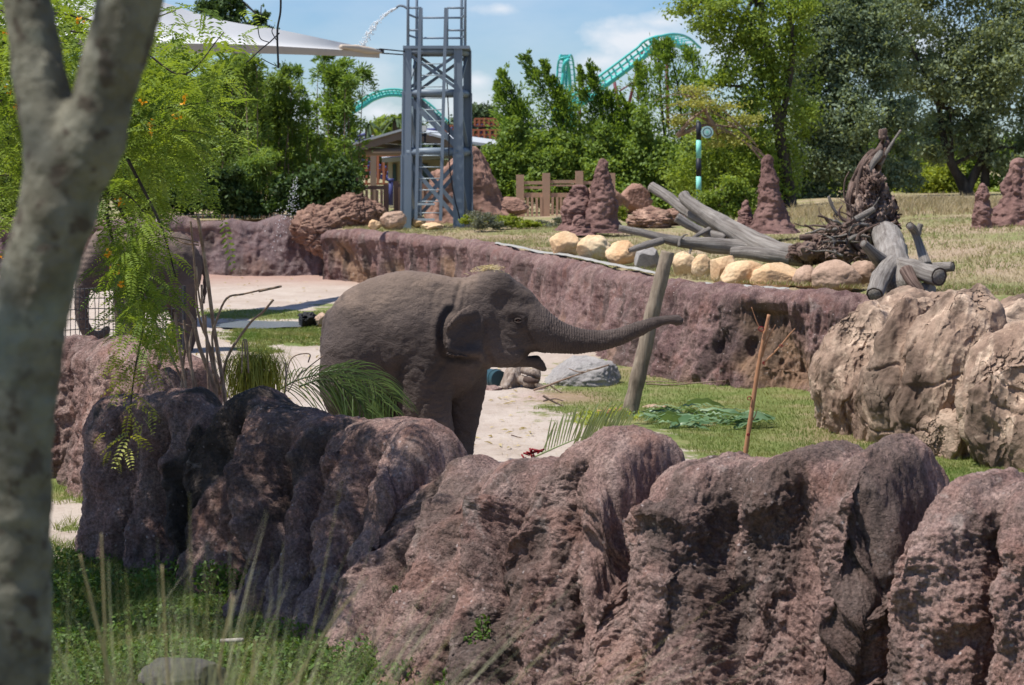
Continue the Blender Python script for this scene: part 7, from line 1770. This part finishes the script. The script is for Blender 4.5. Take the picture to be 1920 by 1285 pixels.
sprout('small weed in front of the foreground wall, left of the larger one at the bottom', [(745, 1265, 40, 22), (765, 1250, 14, 18)], 10.0, 260, .03)
sprout('low bright weeds at the bottom edge beside the wall base', [(640, 1250, 70, 26), (700, 1270, 60, 18), (560, 1225, 40, 30)], 10.2, 900, .03)
sprout('clump of green ground plants against the middle of the dark wall base', [(450, 1110, 60, 44), (400, 1080, 40, 30), (500, 1160, 70, 34)], 11.9, 1500, .035)
sprout('leafy tuft at the left foot of the dark wall end', [(200, 1040, 50, 22), (235, 1060, 30, 26), (150, 1050, 34, 18)], 13.3, 900, .035)
sprout('two small leaf rosettes clinging to the sloping wall face', [(742, 1105, 8, 7), (775, 1142, 8, 7)], 10.55, 50, .02)
sprout('small green weed on the lawn at the foot of the right-hand boulders', [(1750, 895, 14, 18), (1780, 905, 16, 6)], 17.0, 160, .05, 'leaf_yellow')

# weeping yellow-green tuft and big palm frond behind the wall
tf_ = thing('weeping_grass', 'weeping yellow-green grass tuft behind the foreground wall, left of the palm frond', 'grass tuft', P(475, 745, 14.2))
C = P(478, 742, 14.2) + VR.normal(size=(420, 3)) * [.10, .08, .01]
blades(C, VR.uniform(.28, .46, 420), .007, VR.uniform(.2, .5, 420), 'tuft', 'blades', None, None, 'stuff', tf_, 8)
C = P(480, 672, 14.2) + VR.normal(size=(340, 3)) * [.07, .06, .03]; a = VR.uniform(0, 6.28, 340); H = VR.uniform(.14, .34, 340)
t_ = np.linspace(0, 1, 8); dr = np.stack([np.cos(a), np.sin(a) * .6, 0 * a], -1)
pts = C[:, None] + dr[:, None] * (H[:, None] * .75 * t_ ** .8)[..., None] + np.array([0, 0, 1.]) * (H[:, None] * (.35 * t_ - 1.15 * t_ ** 2))[..., None]
sd_ = np.stack([-np.sin(a), np.cos(a), 0 * a], -1)[:, None] * .0035; V = np.stack([pts - sd_, pts + sd_], 2).reshape(-1, 3)
F = ((np.arange(340) * 16)[:, None, None] + np.arange(7)[None, :, None] * 2 + np.array([0, 1, 3, 2])).reshape(-1, 4)
tag(mesh('drooping_blades', V, F, M['tuft'], tf_, False, {'rnd': ('FACE', np.repeat(VR.random(340), 7))}), kind='stuff')
sprout('yellow-green leafy shoots behind the dead canes at the left', [(300, 640, 34, 22), (320, 660, 26, 20), (270, 625, 26, 20), (325, 625, 14, 20)], 14.6, 700, .05, 'leaf_yellow', 'leafy_shoots', 'shoots', 3.5)

def palm(label, ribs, Y, mat, ll, lw, nlf=46, droop=.5, up=0.0, seed=1, name='palm_frond', cat='palm frond', one=None):
    rg_ = np.random.default_rng(seed); t_ = thing(name, label, cat, P(*ribs[0][0], Y))
    for pl in ribs:
        c = spline([P(x, y, Y + (d_[0] if d_ else 0)) for x, y, *d_ in pl], nlf); tn = np.gradient(c, axis=0); tn /= np.linalg.norm(tn, axis=1)[:, None]
        MB().tube(c, np.linspace(.009, .002, nlf), 6).build('rachis', M[mat], t_, True)
        for i in range(3, nlf):
            for s_ in ((-1, 1) if one is None else (one,)):
                L_k = ll * (math.sin(min(1, i / nlf * .8 + .2) * math.pi) ** .6 + .15) * rg_.uniform(.8, 1.15)
                sd = np.cross(tn[i], [0, 0, 1.]); sd /= np.linalg.norm(sd) + 1e-9; uu = np.cross(sd, tn[i])
                d0 = tn[i] * .75 + uu * s_ * .75 + sd * rg_.normal() * .35 + np.array([0, 0, up]) + rg_.normal(size=3) * .08; d0 /= np.linalg.norm(d0)
                tt = np.linspace(0, 1, 7)[:, None]; p = c[i] + d0 * L_k * tt + np.array([0, 0, -1.]) * (droop * L_k * tt ** 2)
                wv = np.cross(d0, [0, -1., .2]); wv /= np.linalg.norm(wv) + 1e-9; w_ = lw * np.sin(np.clip(tt * .92 + .08, 0, 1) * math.pi) ** .5 / 2 + .0004
                V = np.concatenate([p - wv * w_, p + [0, 0, -.002], p + wv * w_]); F = [(j, j + 1, 7 + j + 1, 7 + j) for j in range(6)] + [(7 + j, 7 + j + 1, 14 + j + 1, 14 + j) for j in range(6)]
                mesh('leaflet', V, F, M[mat], t_, False, {'rnd': ('FACE', np.full(12, rg_.random()))})
    return t_
palm('dark green arching palm frond in front of the young elephant\'s hind legs', [[(512, 738), (560, 712), (620, 702), (680, 722), (735, 770)], [(560, 725), (610, 712), (660, 740), (700, 790)], [(600, 700, .15), (650, 694, .15), (700, 712, .15), (742, 752, .15)]], 14.9, 'frond', .31, .0085, 38, .7, seed=3)
palm('cut pale green palm frond lying on the sand behind the foreground wall', [[(1000, 858), (1045, 838), (1090, 820), (1140, 806), (1180, 796)], [(1060, 858), (1110, 838), (1160, 818)]], 16.6, 'frond_cut', .34, .012, 34, .15, up=.45, seed=4, one=1)
palm('end of a green palm leaf poking out right of the tall wall hump', [[(1215, 835), (1240, 850), (1262, 868)]], 10.6, 'frond_cut', .07, .008, 14, .3, seed=9)
sprout('yellow-green shoots standing behind the cut palm frond', [(1110, 785, 40, 14), (1150, 775, 34, 10), (1180, 778, 26, 8)], 18.4, 260, .09, 'leaf_yellow', 'grass_shoots', 'shoots', 7)

# banana leaves on the lawn
bn = thing('leaf_pile', 'pile of cut glossy banana leaves on the lawn right of the leaning post', 'leaf pile', G(1320, 790))
rg_ = np.random.default_rng(12)
for k in range(130):
    big_ = k % 12 == 0; x = rg_.uniform(1195, 1430); y = 772 + 18 * math.sin((x - 1195) / 235 * math.pi) * rg_.uniform(-1, 1) + rg_.uniform(-4, 8) + (x > 1330) * 6
    c = G(x, y, .03 + rg_.uniform(0, .10)); a = rg_.uniform(-.6, .6) + (math.pi if rg_.random() < .4 else 0); L_k = rg_.uniform(.2, .5); w_ = rg_.uniform(.09, .14) if big_ else rg_.uniform(.015, .05)
    tt = np.linspace(-.5, .5, 9); d = np.array([math.cos(a), math.sin(a), rg_.uniform(-.12, .22)]); s_ = np.array([-math.sin(a), math.cos(a), 0]); roll = rg_.uniform(-.9, .9)
    sv_ = s_ * math.cos(roll) + np.array([0, 0, 1.]) * math.sin(roll); V = []
    for t_ in tt:
        p = c + d * L_k * t_ - np.array([0, 0, 1.]) * L_k * .5 * t_ ** 2 + [0, 0, .012 * math.sin(t_ * 20 + k)]; hw = w_ * max(.05, math.cos(t_ * math.pi)) ** .6 / 2
        V += [p + sv_ * hw + [0, 0, .25 * hw], p - [0, 0, .1 * hw], p - sv_ * hw + [0, 0, .25 * hw]]
    V = np.array(V); V[:, 2] = np.maximum(V[:, 2], .012); F = [(i * 3 + j, i * 3 + j + 1, i * 3 + j + 4, i * 3 + j + 3) for i in range(8) for j in (0, 1)]
    mesh('leaf', V, F, M['banana'], bn, True, {'rnd': ('FACE', np.full(16, rg_.random()))})
# hay on the elephant's head
hc = E(918, 500); n = 240; C = hc + VR.normal(size=(n, 3)) * [.065, .05, .010]; C[:, 2] = hc[2] - .02 - ((C[:, 0] - hc[0]) ** 2) * 1.2 + VR.uniform(-.02, .03, n)
A = rvec(n); A[:, 2] *= .25; A /= np.linalg.norm(A, axis=1)[:, None]
tag(leaf_mesh('hay_tuft', leaf_quads(C, VR.uniform(.03, .08, n), .005, A, rvec(n) + [0, 0, 1]), 'hay', None), 'scraps of hay lying on top of the young elephant\'s head', 'hay', None, 'stuff')
# litter on the sand
n = 700; px = VR.uniform(130, 1000, n); py = 520 + 330 * VR.random(n) ** 1.2; d_ = PV(px, py, 1.0) - np.array([0, 0, CAMZ]); C = np.array([0, 0, CAMZ]) + d_ * (-CAMZ / d_[:, 2])[:, None]; C = C[(C[:, 1] < 46) & (C[:, 1] > 15.5)]; C[:, 2] = ground_z(C[:, 0], C[:, 1]) + .012; n = len(C)
A = rvec(n); A[:, 2] *= .1; A /= np.linalg.norm(A, axis=1)[:, None]
tag(leaf_mesh('leaf_litter', leaf_quads(C, VR.uniform(.05, .16, n), .03, A, np.tile([0, 0, 1.], (n, 1)) + rvec(n) * .3), 'hay', None), 'scattered dry leaves and trampled bits on the sandy yard', 'litter', None, 'stuff')
n = 500; px = VR.uniform(930, 1200, n); py = VR.uniform(735, 850, n)
C = np.stack([G(a, b, .045) for a, b in zip(px, py)]); A = rvec(n); A[:, 2] *= .08; A /= np.linalg.norm(A, axis=1)[:, None]
C[:, 2] = ground_z(C[:, 0], C[:, 1]) + .006
tag(leaf_mesh('straw_litter', leaf_quads(C, VR.uniform(.03, .13, n), .008, A, np.tile([0, 0, 1.], (n, 1))), 'grass_dry', None), 'scattered straw and leaf litter on the sand before the young elephant', 'litter', None, 'stuff')
